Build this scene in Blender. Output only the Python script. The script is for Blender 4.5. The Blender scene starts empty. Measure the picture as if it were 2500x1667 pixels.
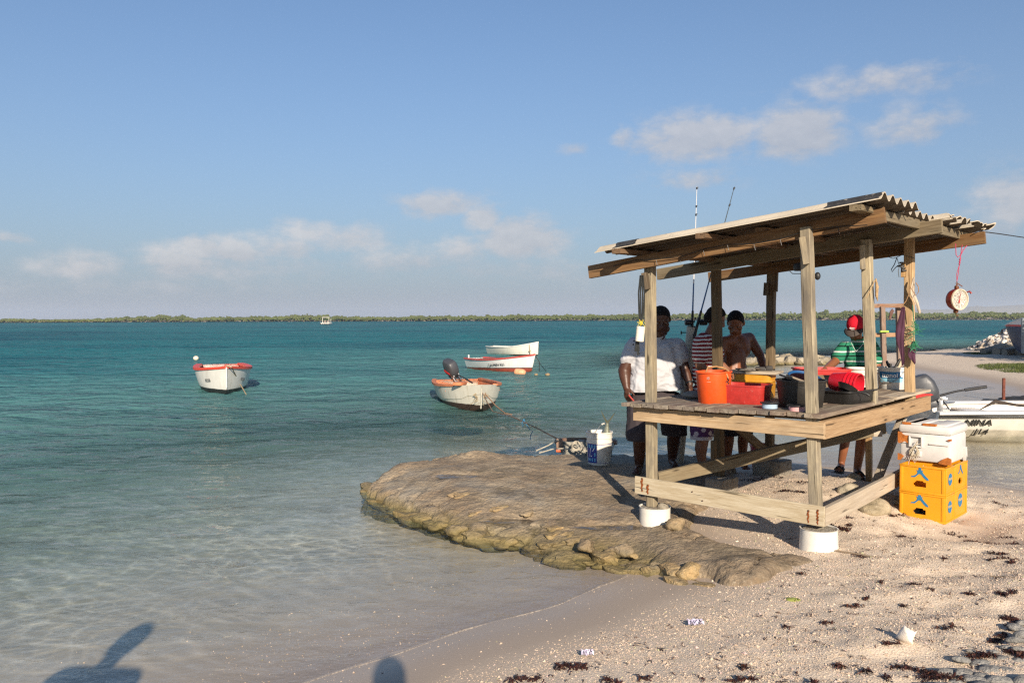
import bpy, bmesh, math, random
import numpy as np
from mathutils import Vector, Matrix, noise as mnoise
rng = random.Random(7)
nrg = np.random.default_rng(11)
sc = bpy.context.scene
COL = sc.collection
R = math.radians

# ------------------------------------------------------------------ camera
F = 2000.0                      # focal length in pixels of a 2500 px wide frame
CAM = Vector((0.0, 0.0, 1.9))
cd = bpy.data.cameras.new('camera'); cam = bpy.data.objects.new('camera', cd); COL.objects.link(cam)
cd.sensor_width = 36.0; cd.lens = F / 2500.0 * 36.0
cd.clip_start = 0.05; cd.clip_end = 20000
ROT = Matrix.Rotation(R(90 - 1.62), 3, 'X') @ Matrix.Rotation(R(-0.17), 3, 'Z')
cam.matrix_world = Matrix.Translation(CAM) @ ROT.to_4x4()
sc.camera = cam
sc.render.resolution_x, sc.render.resolution_y = 1024, 682

def ray(px, py):
    return ROT @ Vector(((px - 1250) / F, (833.5 - py) / F, -1.0))
def P(px, py, d):               # measured point: photo pixel at distance d along the view
    v = ray(px, py); return CAM + v * (d / v.y)
def G(px, py, z=0.0):           # measured point: photo pixel on the level z
    v = ray(px, py); return CAM + v * ((z - CAM.z) / v.z)
def proj(p):
    v = ROT.transposed() @ (Vector(p) - CAM)
    return (1250 + F * v.x / -v.z, 833.5 - F * v.y / -v.z)

# ------------------------------------------------------------------ node helper
class NT:
    def __init__(s, tree): s.t = tree
    def n(s, kind, _props=None, **inp):
        nd = s.t.nodes.new(kind)
        for k, v in (_props or {}).items(): setattr(nd, k, v)
        for k, v in inp.items():
            key = int(k[1:]) if k[0] == 'i' and k[1:].isdigit() else k.replace('_', ' ')
            s.set(nd.inputs[key], v)
        return nd
    def set(s, sock, v):
        if isinstance(v, bpy.types.NodeSocket): s.t.links.new(v, sock)
        elif isinstance(v, bpy.types.Node): s.t.links.new(v.outputs[0], sock)
        else:
            if hasattr(sock, 'default_value'):
                try: sock.default_value = v
                except Exception: sock.default_value = tuple(v) + (1.0,)
    def m(s, op, a, b=0.0, c=0.0, clamp=False):
        nd = s.t.nodes.new('ShaderNodeMath'); nd.operation = op; nd.use_clamp = clamp
        s.set(nd.inputs[0], a); s.set(nd.inputs[1], b); s.set(nd.inputs[2], c); return nd.outputs[0]
    def vm(s, op, a, b=(0, 0, 0)):
        nd = s.t.nodes.new('ShaderNodeVectorMath'); nd.operation = op
        s.set(nd.inputs[0], a); s.set(nd.inputs[1], b); return nd.outputs[0]
    def mix(s, f, a, b, blend='MIX'):
        nd = s.t.nodes.new('ShaderNodeMix'); nd.data_type = 'RGBA'; nd.blend_type = blend
        s.set(nd.inputs[0], f); s.set(nd.inputs[6], a); s.set(nd.inputs[7], b); return nd.outputs[2]
    def ramp(s, f, stops, interp='LINEAR'):
        nd = s.t.nodes.new('ShaderNodeValToRGB'); cr = nd.color_ramp; cr.interpolation = interp
        while len(cr.elements) < len(stops): cr.elements.new(0.5)
        for e, (p, c) in zip(cr.elements, stops):
            e.position = p
            if not hasattr(c, '__len__'): c = (c, c, c)
            e.color = tuple(c) + ((1.0,) if len(c) == 3 else ())
        s.set(nd.inputs[0], f); return nd.outputs[0]
    def sep(s, v):
        nd = s.t.nodes.new('ShaderNodeSeparateXYZ'); s.set(nd.inputs[0], v); return nd.outputs
    def comb(s, x, y, z):
        nd = s.t.nodes.new('ShaderNodeCombineXYZ')
        for i, q in enumerate((x, y, z)): s.set(nd.inputs[i], q)
        return nd.outputs[0]
    def noise(s, v, scale, detail=4, rough=0.55, dist=0.0):
        return s.n('ShaderNodeTexNoise', Vector=v, Scale=scale, Detail=detail, Roughness=rough, Distortion=dist).outputs[0]
    def voro(s, v, scale, feat='F1', out=0):
        return s.n('ShaderNodeTexVoronoi', {'feature': feat}, Vector=v, Scale=scale).outputs[out]
    def maprange(s, v, a, b, c=0.0, d=1.0):
        return s.n('ShaderNodeMapRange', Value=v, From_Min=a, From_Max=b, To_Min=c, To_Max=d).outputs[0]
def C4(c): return tuple(c[:3]) + (1.0,)

# ------------------------------------------------------------------ sky and clouds (the world), sun, exposure
SUN_EL = 23.0
SUN_DIR = Vector((0.157, -0.988, 0.0)).normalized() * math.cos(R(SUN_EL)) + Vector((0, 0, math.sin(R(SUN_EL))))   # towards the sun
world = bpy.data.worlds.new('World'); sc.world = world; world.use_nodes = True
world.cycles.sampling_method = 'NONE'; wt = world.node_tree; wt.nodes.clear(); W = NT(wt)
sky = W.n('ShaderNodeTexSky', {'sky_type': 'NISHITA', 'sun_disc': False, 'sun_elevation': R(SUN_EL),
        'sun_rotation': math.atan2(SUN_DIR.x, SUN_DIR.y), 'altitude': 0.0, 'air_density': 1.0, 'dust_density': 0.6, 'ozone_density': 1.6})
D = W.n('ShaderNodeTexCoord').outputs['Generated']
dx, dy, dz = W.sep(D)
az = W.m('ARCTAN2', dx, dy); el = W.m('ARCSINE', dz)
base = sky.outputs[0]
def build_clouds():
    # each cloud: centre and half size in photo pixels -> direction (azimuth, elevation), brightness
    cl = [(1945, 330, 110, 62, 1.0), (1700, 345, 140, 62, .85), (1530, 338, 38, 32, .6), (2130, 205, 200, 45, .55), (2230, 312, 110, 50, .6),
          (1690, 440, 120, 34, .5), (1075, 505, 110, 38, .75), (1270, 588, 110, 52, .95), (1120, 610, 90, 40, .6), (860, 590, 110, 42, .65),
          (575, 612, 60, 32, .9), (440, 640, 90, 46, .8), (200, 655, 120, 36, .6), (720, 610, 70, 40, .6), (2470, 490, 90, 70, .7),
          (20, 580, 70, 18, .45), (1395, 370, 40, 22, .45), (990, 640, 160, 36, .55), (560, 655, 330, 55, .45), (1020, 630, 300, 60, .42), (2100, 600, 420, 60, .38), (300, 700, 500, 34, .36), (1350, 660, 420, 50, .40), (760, 570, 110, 40, .62), (1180, 545, 60, 40, .8), (500, 600, 60, 36, .85), (660, 600, 60, 34, .7), (2380, 560, 90, 36, .55)]
    vec = W.comb(W.m('MULTIPLY', az, 1.0), W.m('MULTIPLY', el, 1.7), 0.0)
    w1 = W.noise(vec, 9.0, 6, .6); w2 = W.noise(W.vm('ADD', vec, (3.1, 7.7, 0)), 9.0, 6, .6)
    fb = W.noise(vec, 26.0, 8, .62)
    wx = W.m('ADD', az, W.m('MULTIPLY', W.m('SUBTRACT', w1, .5), .045))
    wy = W.m('ADD', el, W.m('MULTIPLY', W.m('SUBTRACT', w2, .5), .028))
    tot = None; sh = None
    for (px, py, rx, ry, b) in cl:
        v = ray(px, py).normalized(); a0 = math.atan2(v.x, v.y); e0 = math.asin(v.z)
        ex = W.m('DIVIDE', W.m('SUBTRACT', wx, a0), rx / F * 1.25)
        ey0 = W.m('DIVIDE', W.m('SUBTRACT', wy, e0), ry / F * 1.32)
        # flatter base: squeeze below the centre
        ey = W.m('MULTIPLY', ey0, W.m('ADD', 1.0, W.m('MULTIPLY', W.m('LESS_THAN', ey0, 0.0), .35)))
        g = W.m('EXPONENT', W.m('MULTIPLY', W.m('ADD', W.m('MULTIPLY', ex, ex), W.m('MULTIPLY', ey, ey)), -1.3))
        gb = W.m('MULTIPLY', g, b)
        tot = gb if tot is None else W.m('MAXIMUM', tot, gb)
        s_ = W.m('MULTIPLY', g, W.m('ADD', W.m('MULTIPLY', ey0, .5), W.m('MULTIPLY', ex, -.25)))
        sh = s_ if sh is None else W.m('ADD', sh, s_)
    # clouds of the same kind low all round the rest of the sky
    rest = W.noise(W.vm('ADD', vec, (11.0, 2.0, 0)), 3.2, 5, .55)
    away = W.maprange(W.m('ABSOLUTE', az), .62, .95)
    low = W.m('MULTIPLY', W.maprange(el, .0, .05), W.maprange(el, .34, .12))
    restm = W.m('MULTIPLY', W.m('MULTIPLY', W.maprange(rest, .46, .74), away), low)
    tot = W.m('MAXIMUM', tot, restm)
    dens = W.m('ADD', W.m('MULTIPLY', tot, 1.0), W.m('MULTIPLY', W.m('SUBTRACT', fb, .5), 1.35))
    mask = W.maprange(dens, .18, .68)
    mask = W.m('MULTIPLY', mask, W.maprange(tot, .06, .42))
    return mask, sh, fb
mask, sh, fb = build_clouds()
# thin grey-lilac haze low over the water
hz = W.m('EXPONENT', W.m('MULTIPLY', W.m('MAXIMUM', el, 0.0), -4.6))
HAZE = (2.08, 2.38, 3.02)
SKYT = W.mix(1.0, base, (.61, .765, .92, 1.0), 'MULTIPLY')
skyc = W.mix(W.m('MULTIPLY', hz, .96), SKYT, C4(HAZE))
lit = W.m('ADD', .50, W.m('ADD', W.m('MULTIPLY', sh, .62), W.m('MULTIPLY', W.m('SUBTRACT', fb, .5), .9)), 0.0, True)
cloudc = W.mix(lit, C4((2.5, 2.65, 3.1)), C4((5.2, 5.0, 4.95)))
out = W.mix(W.m('MULTIPLY', mask, .74), skyc, cloudc)
bg = W.n('ShaderNodeBackground', Color=out, Strength=0.092)
W.n('ShaderNodeOutputWorld', Surface=bg)

sd = bpy.data.lights.new('sun', 'SUN'); sun = bpy.data.objects.new('sun', sd); COL.objects.link(sun)
sd.energy = 5.0; sd.angle = R(0.5); sd.color = (1.0, .86, .69)
sun.rotation_euler = SUN_DIR.to_track_quat('Z', 'Y').to_euler()
sun.location = (3, -8, 9)
sc.view_settings.view_transform = 'Standard'; sc.view_settings.look = 'None'
sc.view_settings.exposure = 0.62; sc.view_settings.gamma = 1.0; sc.view_settings.use_curve_mapping = False
sc.render.engine = 'CYCLES'
cy = sc.cycles
cy.use_denoising = False; cy.use_adaptive_sampling = False; cy.sampling_pattern = 'BLUE_NOISE'; cy.filter_width = 1.3; cy.denoiser = 'OPENIMAGEDENOISE'
cy.max_bounces = 8; cy.diffuse_bounces = 3; cy.glossy_bounces = 3; cy.transmission_bounces = 6; cy.transparent_max_bounces = 12; cy.volume_bounces = 1
cy.sample_clamp_indirect = 6.0; cy.blur_glossy = 0.3
cy.caustics_reflective = False; cy.caustics_refractive = True
# ------------------------------------------------------------------ numpy noise
def _hash(ix, iy, iz):
    h = (ix.astype(np.int64) * 374761393 + iy.astype(np.int64) * 668265263 + iz.astype(np.int64) * 2147483647 // 3) & 0x7fffffff
    h = ((h ^ (h >> 13)) * 1274126177) & 0x7fffffff
    return ((h ^ (h >> 16)) & 0xffff) / 65535.0
def vnoise(x, y, z=0.0):
    x, y, z = np.broadcast_arrays(np.asarray(x, float), np.asarray(y, float), np.asarray(z, float))
    ix, iy, iz = np.floor(x), np.floor(y), np.floor(z)
    fx, fy, fz = x - ix, y - iy, z - iz
    u, v, w = [f * f * f * (f * (f * 6 - 15) + 10) for f in (fx, fy, fz)]
    def c(a, b, d): return _hash(ix + a, iy + b, iz + d)
    x00 = c(0,0,0)*(1-u)+c(1,0,0)*u; x10 = c(0,1,0)*(1-u)+c(1,1,0)*u
    x01 = c(0,0,1)*(1-u)+c(1,0,1)*u; x11 = c(0,1,1)*(1-u)+c(1,1,1)*u
    return ((x00*(1-v)+x10*v)*(1-w) + (x01*(1-v)+x11*v)*w) * 2 - 1
def fbm(x, y, z=0.0, octv=4, gain=.5):
    s = 0; a = 1; t = 0
    for i in range(octv):
        f = 2.03 ** i
        s = s + a * vnoise(x * f + 17.3 * i, y * f - 9.1 * i, np.asarray(z) * f + 3.7 * i); t += a; a *= gain
    return s / t
def sdf_poly(x, y, poly):       # signed distance, positive inside
    x = np.asarray(x, float); y = np.asarray(y, float)
    d = np.full(x.shape, 1e18); inside = np.zeros(x.shape, bool)
    n = len(poly)
    for i in range(n):
        ax, ay = poly[i]; bx, by = poly[(i + 1) % n]
        ex, ey = bx - ax, by - ay
        t = np.clip(((x - ax) * ex + (y - ay) * ey) / (ex * ex + ey * ey + 1e-12), 0, 1)
        d = np.minimum(d, (x - ax - ex * t) ** 2 + (y - ay - ey * t) ** 2)
        cond = (ay > y) != (by > y)
        xi = ex * (y - ay) / (ey if abs(ey) > 1e-12 else 1e-12) + ax
        inside ^= cond & (x < xi)
    return np.where(inside, 1, -1) * np.sqrt(d)

# ------------------------------------------------------------------ mesh helpers
class MB:
    """collects vertices and faces of ONE mesh object"""
    def __init__(s): s.v = []; s.f = []; s.mi = []; s.cur = 0
    def add(s, vs, fs, M=None):
        b = len(s.v)
        s.v += [tuple(M @ Vector(v)) if M is not None else tuple(v) for v in vs]
        s.f += [tuple(b + i for i in f) for f in fs]; s.mi += [s.cur] * len(fs); return s
    def box(s, c, size, M=None, bev=0.0):
        x, y, z = [q / 2 for q in size]
        if bev <= 0:
            vs = [(c[0]+a*x, c[1]+b*y, c[2]+d*z) for a in (-1,1) for b in (-1,1) for d in (-1,1)]
            fs = [(0,1,3,2),(4,6,7,5),(0,4,5,1),(2,3,7,6),(0,2,6,4),(1,5,7,3)]
            return s.add(vs, fs, M)
        bm = bmesh.new(); bmesh.ops.create_cube(bm, size=1.0)
        for v in bm.verts: v.co = Vector((v.co.x*2*x, v.co.y*2*y, v.co.z*2*z))
        bmesh.ops.bevel(bm, geom=bm.edges[:], offset=bev, segments=2, affect='EDGES', profile=.5)
        vs = [(v.co + Vector(c))[:] for v in bm.verts]; bm.verts.index_update()
        fs = [tuple(v.index for v in f.verts) for f in bm.faces]; bm.free()
        return s.add(vs, fs, M)
    def tube(s, pts, r, n=8, cap=True):
        pts = [Vector(p) for p in pts]; rs = r if hasattr(r, '__len__') else [r] * len(pts)
        up = None; rings = []
        for i, p in enumerate(pts):
            t = (pts[min(i+1, len(pts)-1)] - pts[max(i-1, 0)]).normalized()
            if up is None:
                up = t.orthogonal().normalized()
            up = (up - t * up.dot(t))
            up = up.normalized() if up.length > 1e-6 else t.orthogonal().normalized()
            sd_ = t.cross(up)
            rings.append([p + (up * math.cos(2*math.pi*k/n) + sd_ * math.sin(2*math.pi*k/n)) * rs[i] for k in range(n)])
        vs = [v for rg in rings for v in rg]; fs = []
        for i in range(len(rings)-1):
            for k in range(n):
                a = i*n+k; b = i*n+(k+1) % n
                fs.append((a, b, b+n, a+n))
        if cap: fs.append(tuple(range(n))[::-1]); fs.append(tuple(range((len(rings)-1)*n, len(rings)*n)))
        return s.add(vs, fs)
    def lathe(s, prof, n=32, M=None, close=False):     # prof: list of (r, z)
        vs = []; fs = []
        for (r, z) in prof:
            for k in range(n):
                a = 2*math.pi*k/n; vs.append((r*math.cos(a), r*math.sin(a), z))
        m = len(prof)
        for i in range(m if close else m-1):
            j = (i+1) % m
            for k in range(n):
                a = i*n+k; b = i*n+(k+1) % n
                fs.append((a, b, j*n+(k+1) % n, j*n+k))
        if not close:
            if prof[0][0] > 1e-4: fs.append(tuple(range(n))[::-1])
            if prof[-1][0] > 1e-4: fs.append(tuple(range((m-1)*n, m*n)))
        return s.add(vs, fs, M)
    def ball(s, c, rad, M=None, nu=14, nv=9, jit=0.0):
        if not hasattr(rad, '__len__'): rad = (rad,)*3
        vs = [(c[0], c[1], c[2]-rad[2])]; fs = []
        for i in range(1, nv):
            ph = math.pi*i/nv
            for k in range(nu):
                a = 2*math.pi*k/nu
                vs.append((c[0]+rad[0]*math.sin(ph)*math.cos(a), c[1]+rad[1]*math.sin(ph)*math.sin(a), c[2]-rad[2]*math.cos(ph)))
        vs.append((c[0], c[1], c[2]+rad[2])); t = len(vs)-1
        for k in range(nu):
            fs.append((0, 1+(k+1) % nu, 1+k)); fs.append((t, t-nu+k, t-nu+(k+1) % nu))
        for i in range(nv-2):
            for k in range(nu):
                a = 1+i*nu+k; b = 1+i*nu+(k+1) % nu
                fs.append((a, b, b+nu, a+nu))
        return s.add(vs, fs, M)
    def cone(s, p0, r0, p1, r1, n=12):                  # round cone (tapered capsule)
        p0 = Vector(p0); p1 = Vector(p1); ax = p1-p0; L = max(ax.length, 1e-5)
        M = Matrix.Translation(p0) @ ax.to_track_quat('Z', 'Y').to_matrix().to_4x4()
        prof = [(1e-5, -r0)] + [(r0*math.cos(a), r0*math.sin(a)) for a in (-1.1, -.7, -.3, 0)] + [(r1*math.cos(a), L+r1*math.sin(a)) for a in (0, .3, .7, 1.1)] + [(1e-5, L+r1)]
        return s.lathe(prof, n, M)
    def prism(s, outline, th, M=None):                  # outline in XY, thickness along Z
        n = len(outline)
        vs = [(x, y, 0) for x, y in outline] + [(x, y, th) for x, y in outline]
        fs = [tuple(range(n))[::-1], tuple(range(n, 2*n))] + [(i, (i+1) % n, n+(i+1) % n, n+i) for i in range(n)]
        return s.add(vs, fs, M)
    def mesh(s, name, mats=(), smooth=None):
        me = bpy.data.meshes.new(name); me.from_pydata(s.v, [], s.f); me.update()
        for m in (mats if isinstance(mats, (list, tuple)) else [mats]):
            if m: me.materials.append(m)
        if any(s.mi): me.polygons.foreach_set('material_index', s.mi)
        bm = bmesh.new(); bm.from_mesh(me); bmesh.ops.recalc_face_normals(bm, faces=bm.faces[:]); bm.to_mesh(me); bm.free()
        if smooth is not None: shade(me, smooth)
        return me
def shade(me, ang=40):
    me.polygons.foreach_set('use_smooth', [True]*len(me.polygons))
    if ang < 180:
        bm = bmesh.new(); bm.from_mesh(me)
        for e in bm.edges:
            e.smooth = not (len(e.link_faces) == 2 and e.calc_face_angle(0) > R(ang))
        bm.to_mesh(me); bm.free()
def np_mesh(name, verts, faces, mats=(), smooth=True):
    me = bpy.data.meshes.new(name)
    verts = np.asarray(verts, np.float32); faces = np.asarray(faces, np.int32)
    k = faces.shape[1]
    me.vertices.add(len(verts)); me.vertices.foreach_set('co', verts.ravel())
    me.loops.add(faces.size); me.loops.foreach_set('vertex_index', faces.ravel())
    me.polygons.add(len(faces)); me.polygons.foreach_set('loop_start', np.arange(0, faces.size, k, dtype=np.int32))
    me.update(calc_edges=True); me.validate()
    me.polygons.foreach_set('use_smooth', np.full(len(me.polygons), smooth))
    for m in (mats if isinstance(mats, (list, tuple)) else [mats]): me.materials.append(m)
    return me
def grid_faces(nx, ny):
    i = np.arange(nx-1)[None, :]; j = np.arange(ny-1)[:, None]
    a = j*nx+i
    return np.stack([a, a+1, a+nx+1, a+nx], -1).reshape(-1, 4)

# ------------------------------------------------------------------ objects: things, parts, setting
def link(name, data, M=None, parent=None):
    o = bpy.data.objects.new(name, data); COL.objects.link(o)
    if parent is not None:
        o.parent = parent
        pm = parent.get('_w'); 
        inv = Matrix.Translation(-Vector(parent['_loc'])) if '_loc' in parent else Matrix.Identity(4)
        o.matrix_basis = inv @ (M if M is not None else Matrix.Identity(4))
    elif M is not None: o.matrix_basis = M
    return o
def tag(o, label=None, cat=None, group=None, kind=None):
    if label: o['label'] = label
    if cat: o['category'] = cat
    if group: o['group'] = group
    if kind: o['kind'] = kind
    return o
def thing(name, label, cat, loc, group=None):           # Empty at the base of a thing; parts are given in world space
    o = bpy.data.objects.new(name, None); COL.objects.link(o); o.empty_display_size = .1
    o.location = loc; o['_loc'] = tuple(loc)
    return tag(o, label, cat, group)
def part(name, mb, mat, root, smooth=40, M=None, kind=None, label=None):
    me = mb.mesh(name, mat, smooth) if isinstance(mb, MB) else mb
    o = link(name, me, M, root); o['_loc'] = (0.0, 0.0, 0.0)
    if M is None:
        # keep geometry near its own origin: parts share the origin of their thing
        pass
    return tag(o, label, None, None, kind)
def sub(name, mb, mat, pt, smooth=40, M=None):          # sub-part: world space given, parent is a part whose world matrix is its basis under the root
    me = mb.mesh(name, mat, smooth) if isinstance(mb, MB) else mb
    o = bpy.data.objects.new(name, me); COL.objects.link(o); o.parent = pt
    W_ = pt.matrix_basis if pt.parent is None else Matrix.Translation(pt.parent.location) @ pt.matrix_basis
    o.matrix_basis = W_.inverted() @ (M if M is not None else Matrix.Identity(4))
    return o
def single(name, mb, mat, label, cat, group=None, smooth=40, M=None):
    me = mb.mesh(name, mat, smooth) if isinstance(mb, MB) else mb
    return tag(link(name, me, M), label, cat, group)

# ------------------------------------------------------------------ materials
MATS = {}
def newmat(name):
    m = bpy.data.materials.new(name); m.use_nodes = True; t = m.node_tree; t.nodes.clear()
    n = NT(t); o = t.nodes.new('ShaderNodeOutputMaterial')
    return m, n, o
def finish(n, o, color, rough=.6, bump=None, bstr=.3, bdist=.01, metal=0.0, spec=.5, **kw):
    b = n.n('ShaderNodeBsdfPrincipled', Base_Color=color, Roughness=rough, Metallic=metal)
    b.inputs['Specular IOR Level'].default_value = spec
    for k, v in kw.items(): n.set(b.inputs[k.replace('_', ' ')], v)
    if bump is not None:
        bp = n.n('ShaderNodeBump', Height=bump, Strength=bstr, Distance=bdist); n.set(b.inputs['Normal'], bp.outputs[0])
    n.set(o.inputs[0], b); return b
def objco(n): return n.n('ShaderNodeTexCoord').outputs['Object']
def geoco(n): return n.n('ShaderNodeNewGeometry').outputs['Position']
def rnd(n): return n.n('ShaderNodeObjectInfo').outputs['Random']
def hsv(n, c, h=.5, s=1.0, v=1.0): return n.n('ShaderNodeHueSaturation', Hue=h, Saturation=s, Value=v, Color=c).outputs[0]

def m_plain(name, col, rough=.5, var=.16, scale=14, bstr=.12, metal=0.0, dirt=None, spec=.5):
    """painted, plastic or metal surface with patchy tone, scuffs and grime"""
    if name in MATS: return MATS[name]
    m, n, o = newmat(name); co = objco(n)
    a = n.noise(co, scale, 5, .65); b = n.noise(co, scale*5, 3, .6)
    c = n.mix(n.maprange(a, .3, .7), C4([q*(1-var) for q in col]), C4([min(1, q*(1+var*.6)) for q in col]))
    dc = dirt if dirt else [q*.45+.02 for q in col]
    c = n.mix(n.m('MULTIPLY', n.maprange(n.noise(co, scale*2.3, 6, .7), .58, .78), .55), c, C4(dc))
    finish(n, o, c, n.maprange(b, .2, .8, max(.05, rough-.12), min(1, rough+.15)), b, bstr, .004, metal, spec)
    MATS[name] = m; return m
def m_wood(name, c1, c2, c3=None, grain=1.0, weather=.3, rough=.8, gray=(.30,.27,.22)):
    """timber, grain along the local X axis"""
    if name in MATS: return MATS[name]
    m, n, o = newmat(name); co = objco(n); r = rnd(n)
    off = n.comb(n.m('MULTIPLY', r, 37.0), n.m('MULTIPLY', r, 13.0), n.m('MULTIPLY', r, 71.0))
    p = n.vm('ADD', co, off)
    st = n.vm('MULTIPLY', p, (1.6, 26*grain, 26*grain))
    ring = n.noise(st, 1.6, 5, .65, .6)
    fine = n.noise(n.vm('MULTIPLY', p, (6, 190, 190)), 1.0, 3, .6)
    blot = n.noise(n.vm('MULTIPLY', p, (3, 7, 7)), 1.2, 5, .6)
    c = n.mix(n.maprange(ring, .36, .62), C4(c1), C4(c2))
    c = n.mix(n.m('MULTIPLY', n.maprange(fine, .42, .70), .62), c, C4(c3 or [q*.45 for q in c1]))
    c = n.mix(n.m('MULTIPLY', n.maprange(blot, .42, .66), weather), c, C4(gray))
    # knots and nail holes
    kn = n.voro(n.vm('MULTIPLY', p, (2.2, 9, 9)), 1.0)
    c = n.mix(n.maprange(kn, .13, .06), c, C4([q*.28 for q in c1]))
    cr = n.noise(n.vm('MULTIPLY', p, (2.2, 60, 60)), 1.0, 2, .5)
    crack = n.maprange(cr, .64, .70)
    c = n.mix(n.m('MULTIPLY', crack, .85), c, C4([q*.2 for q in c1]))
    c = hsv(n, c, .5, n.maprange(r, 0, 1, .85, 1.12), n.maprange(n.m('FRACT', n.m('MULTIPLY', r, 7.31)), 0, 1, .82, 1.14))
    h = n.m('SUBTRACT', n.m('ADD', n.m('MULTIPLY', ring, .5), n.m('MULTIPLY', fine, .5)), crack)
    finish(n, o, c, rough, h, .5, .004, 0, .25)
    MATS[name] = m; return m
def m_cloth(name, col, scale=120, rough=.9, var=.15):
    if name in MATS: return MATS[name]
    m, n, o = newmat(name); co = objco(n)
    a = n.noise(co, 6, 4, .6)
    c = n.mix(n.maprange(a, .3, .7), C4([q*(1-var) for q in col]), C4([min(1, q*(1+var*.5)) for q in col]))
    finish(n, o, c, rough, n.noise(co, scale, 3, .6), .25, .002, 0, .15)
    MATS[name] = m; return m
def m_skin(name, col):
    if name in MATS: return MATS[name]
    m, n, o = newmat(name); co = objco(n)
    a = n.noise(co, 9, 4, .6)
    c = n.mix(n.maprange(a, .3, .7), C4([q*.8 for q in col]), C4([q*1.12 for q in col]))
    b = finish(n, o, c, .42, n.noise(co, 220, 3, .6), .12, .002, 0, .4)
    b.inputs['Subsurface Weight'].default_value = .06; b.inputs['Subsurface Radius'].default_value = (.012, .005, .003)
    MATS[name] = m; return m

# ------------------------------------------------------------------ the lie of the land
SHORE = [(-40,-40),(-12,-5.2),(-4,1.7),(-1.17,4.27),(-.8,4.56),(.27,5.48),(.75,6.02),(1.0,6.6),(.9,8.0),(1.2,9.5),(2.2,10.3),(3.0,10.6),(3.6,10.65),(4.5,10.3),
         (5.1,9.75),(5.45,9.3),(5.75,8.95),(6.5,8.7),(9,8.8),(12,11),(12.5,15),(11.4,18.3),(12.8,21.3),(13.7,25),(13.8,27.5),(14.4,32),(13.0,35),(14.4,38),(18.8,42),(22,43.5),(40,50),(140,70),(140,-60),(-40,-60)]
def seg(x, a, b): 
    t = np.clip((x-a)/(b-a), 0, 1); return t*t*(3-2*t)
def ground_z(x, y):
    x = np.asarray(x, float); y = np.asarray(y, float)
    s = sdf_poly(x, y, SHORE) + fbm(x*.7, y*.7, 5.0, 3)*.12
    land = .36*(1-np.exp(-np.maximum(s, 0)/2.3)) + .02*np.maximum(s-6, 0).clip(0, 30)*.4
    # undulating dry sand: tracks and small humps, none on the wet strip
    dry = seg(s, .9, 2.2)
    land = land + dry*(fbm(x*1.7, y*2.6, 1.0, 4)*.045 + fbm(x*6, y*8, 2.0, 3)*.024)
    land = land + .10*np.exp(-(((x-2.95)/.75)**2+((y-7.6)/.8)**2)) - .19*np.exp(-(((x-3.85)/.75)**2+((y-6.75)/.7)**2))
    o = np.maximum(-s, 0)
    inlet = seg(x, 3.0, 6.0)*(1-seg(y, 34, 48))
    sea = -(3.2*(1-np.exp(-(o/24.0)**1.3)))*(1-.72*inlet)-.012*np.minimum(o*4, 1)
    sea = sea + fbm(x*.9, y*.9, 8.0, 3)*.02*np.clip(o, 0, 1)
    z = np.where(s > 0, land, sea)
    far = seg(y, 538, 566)
    return z*(1-far) + 1.2*far
def axis(segs):
    out = [segs[0][0]]
    for (a, b, h0, h1) in segs:
        x = a
        while x < b - 1e-6:
            t = (x-a)/(b-a); x += h0+(h1-h0)*t; out.append(min(x, b))
    return np.unique(np.array(out))
gx = axis([(-6000,-700,1500,600),(-700,-60,60,8),(-60,-8,6,.3),(-8,-3.2,.3,.045),(-3.2,6.5,.04,.04),(6.5,30,.06,1.6),(30,700,2.5,60),(700,6000,600,1500)])
gy = axis([(-400,-6,60,.6),(-6,2.4,.5,.05),(2.4,11.5,.035,.05),(11.5,50,.06,1.6),(50,600,2,14),(600,4000,60,900)])
GX, GY = np.meshgrid(gx, gy)
GZ = ground_z(GX, GY)
from bisect import bisect_right
_gx, _gy = gx.tolist(), gy.tolist()
def lut(xs, ys, A, x, y):
    i = min(max(bisect_right(xs, x)-1, 0), len(xs)-2); j = min(max(bisect_right(ys, y)-1, 0), len(ys)-2)
    u = (x-xs[i])/(xs[i+1]-xs[i]); v = (y-ys[j])/(ys[j+1]-ys[j])
    return float((A[j, i]*(1-u)+A[j, i+1]*u)*(1-v)+(A[j+1, i]*(1-u)+A[j+1, i+1]*u)*v)
def gz(x, y): return lut(_gx, _gy, GZ, x, y)

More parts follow.
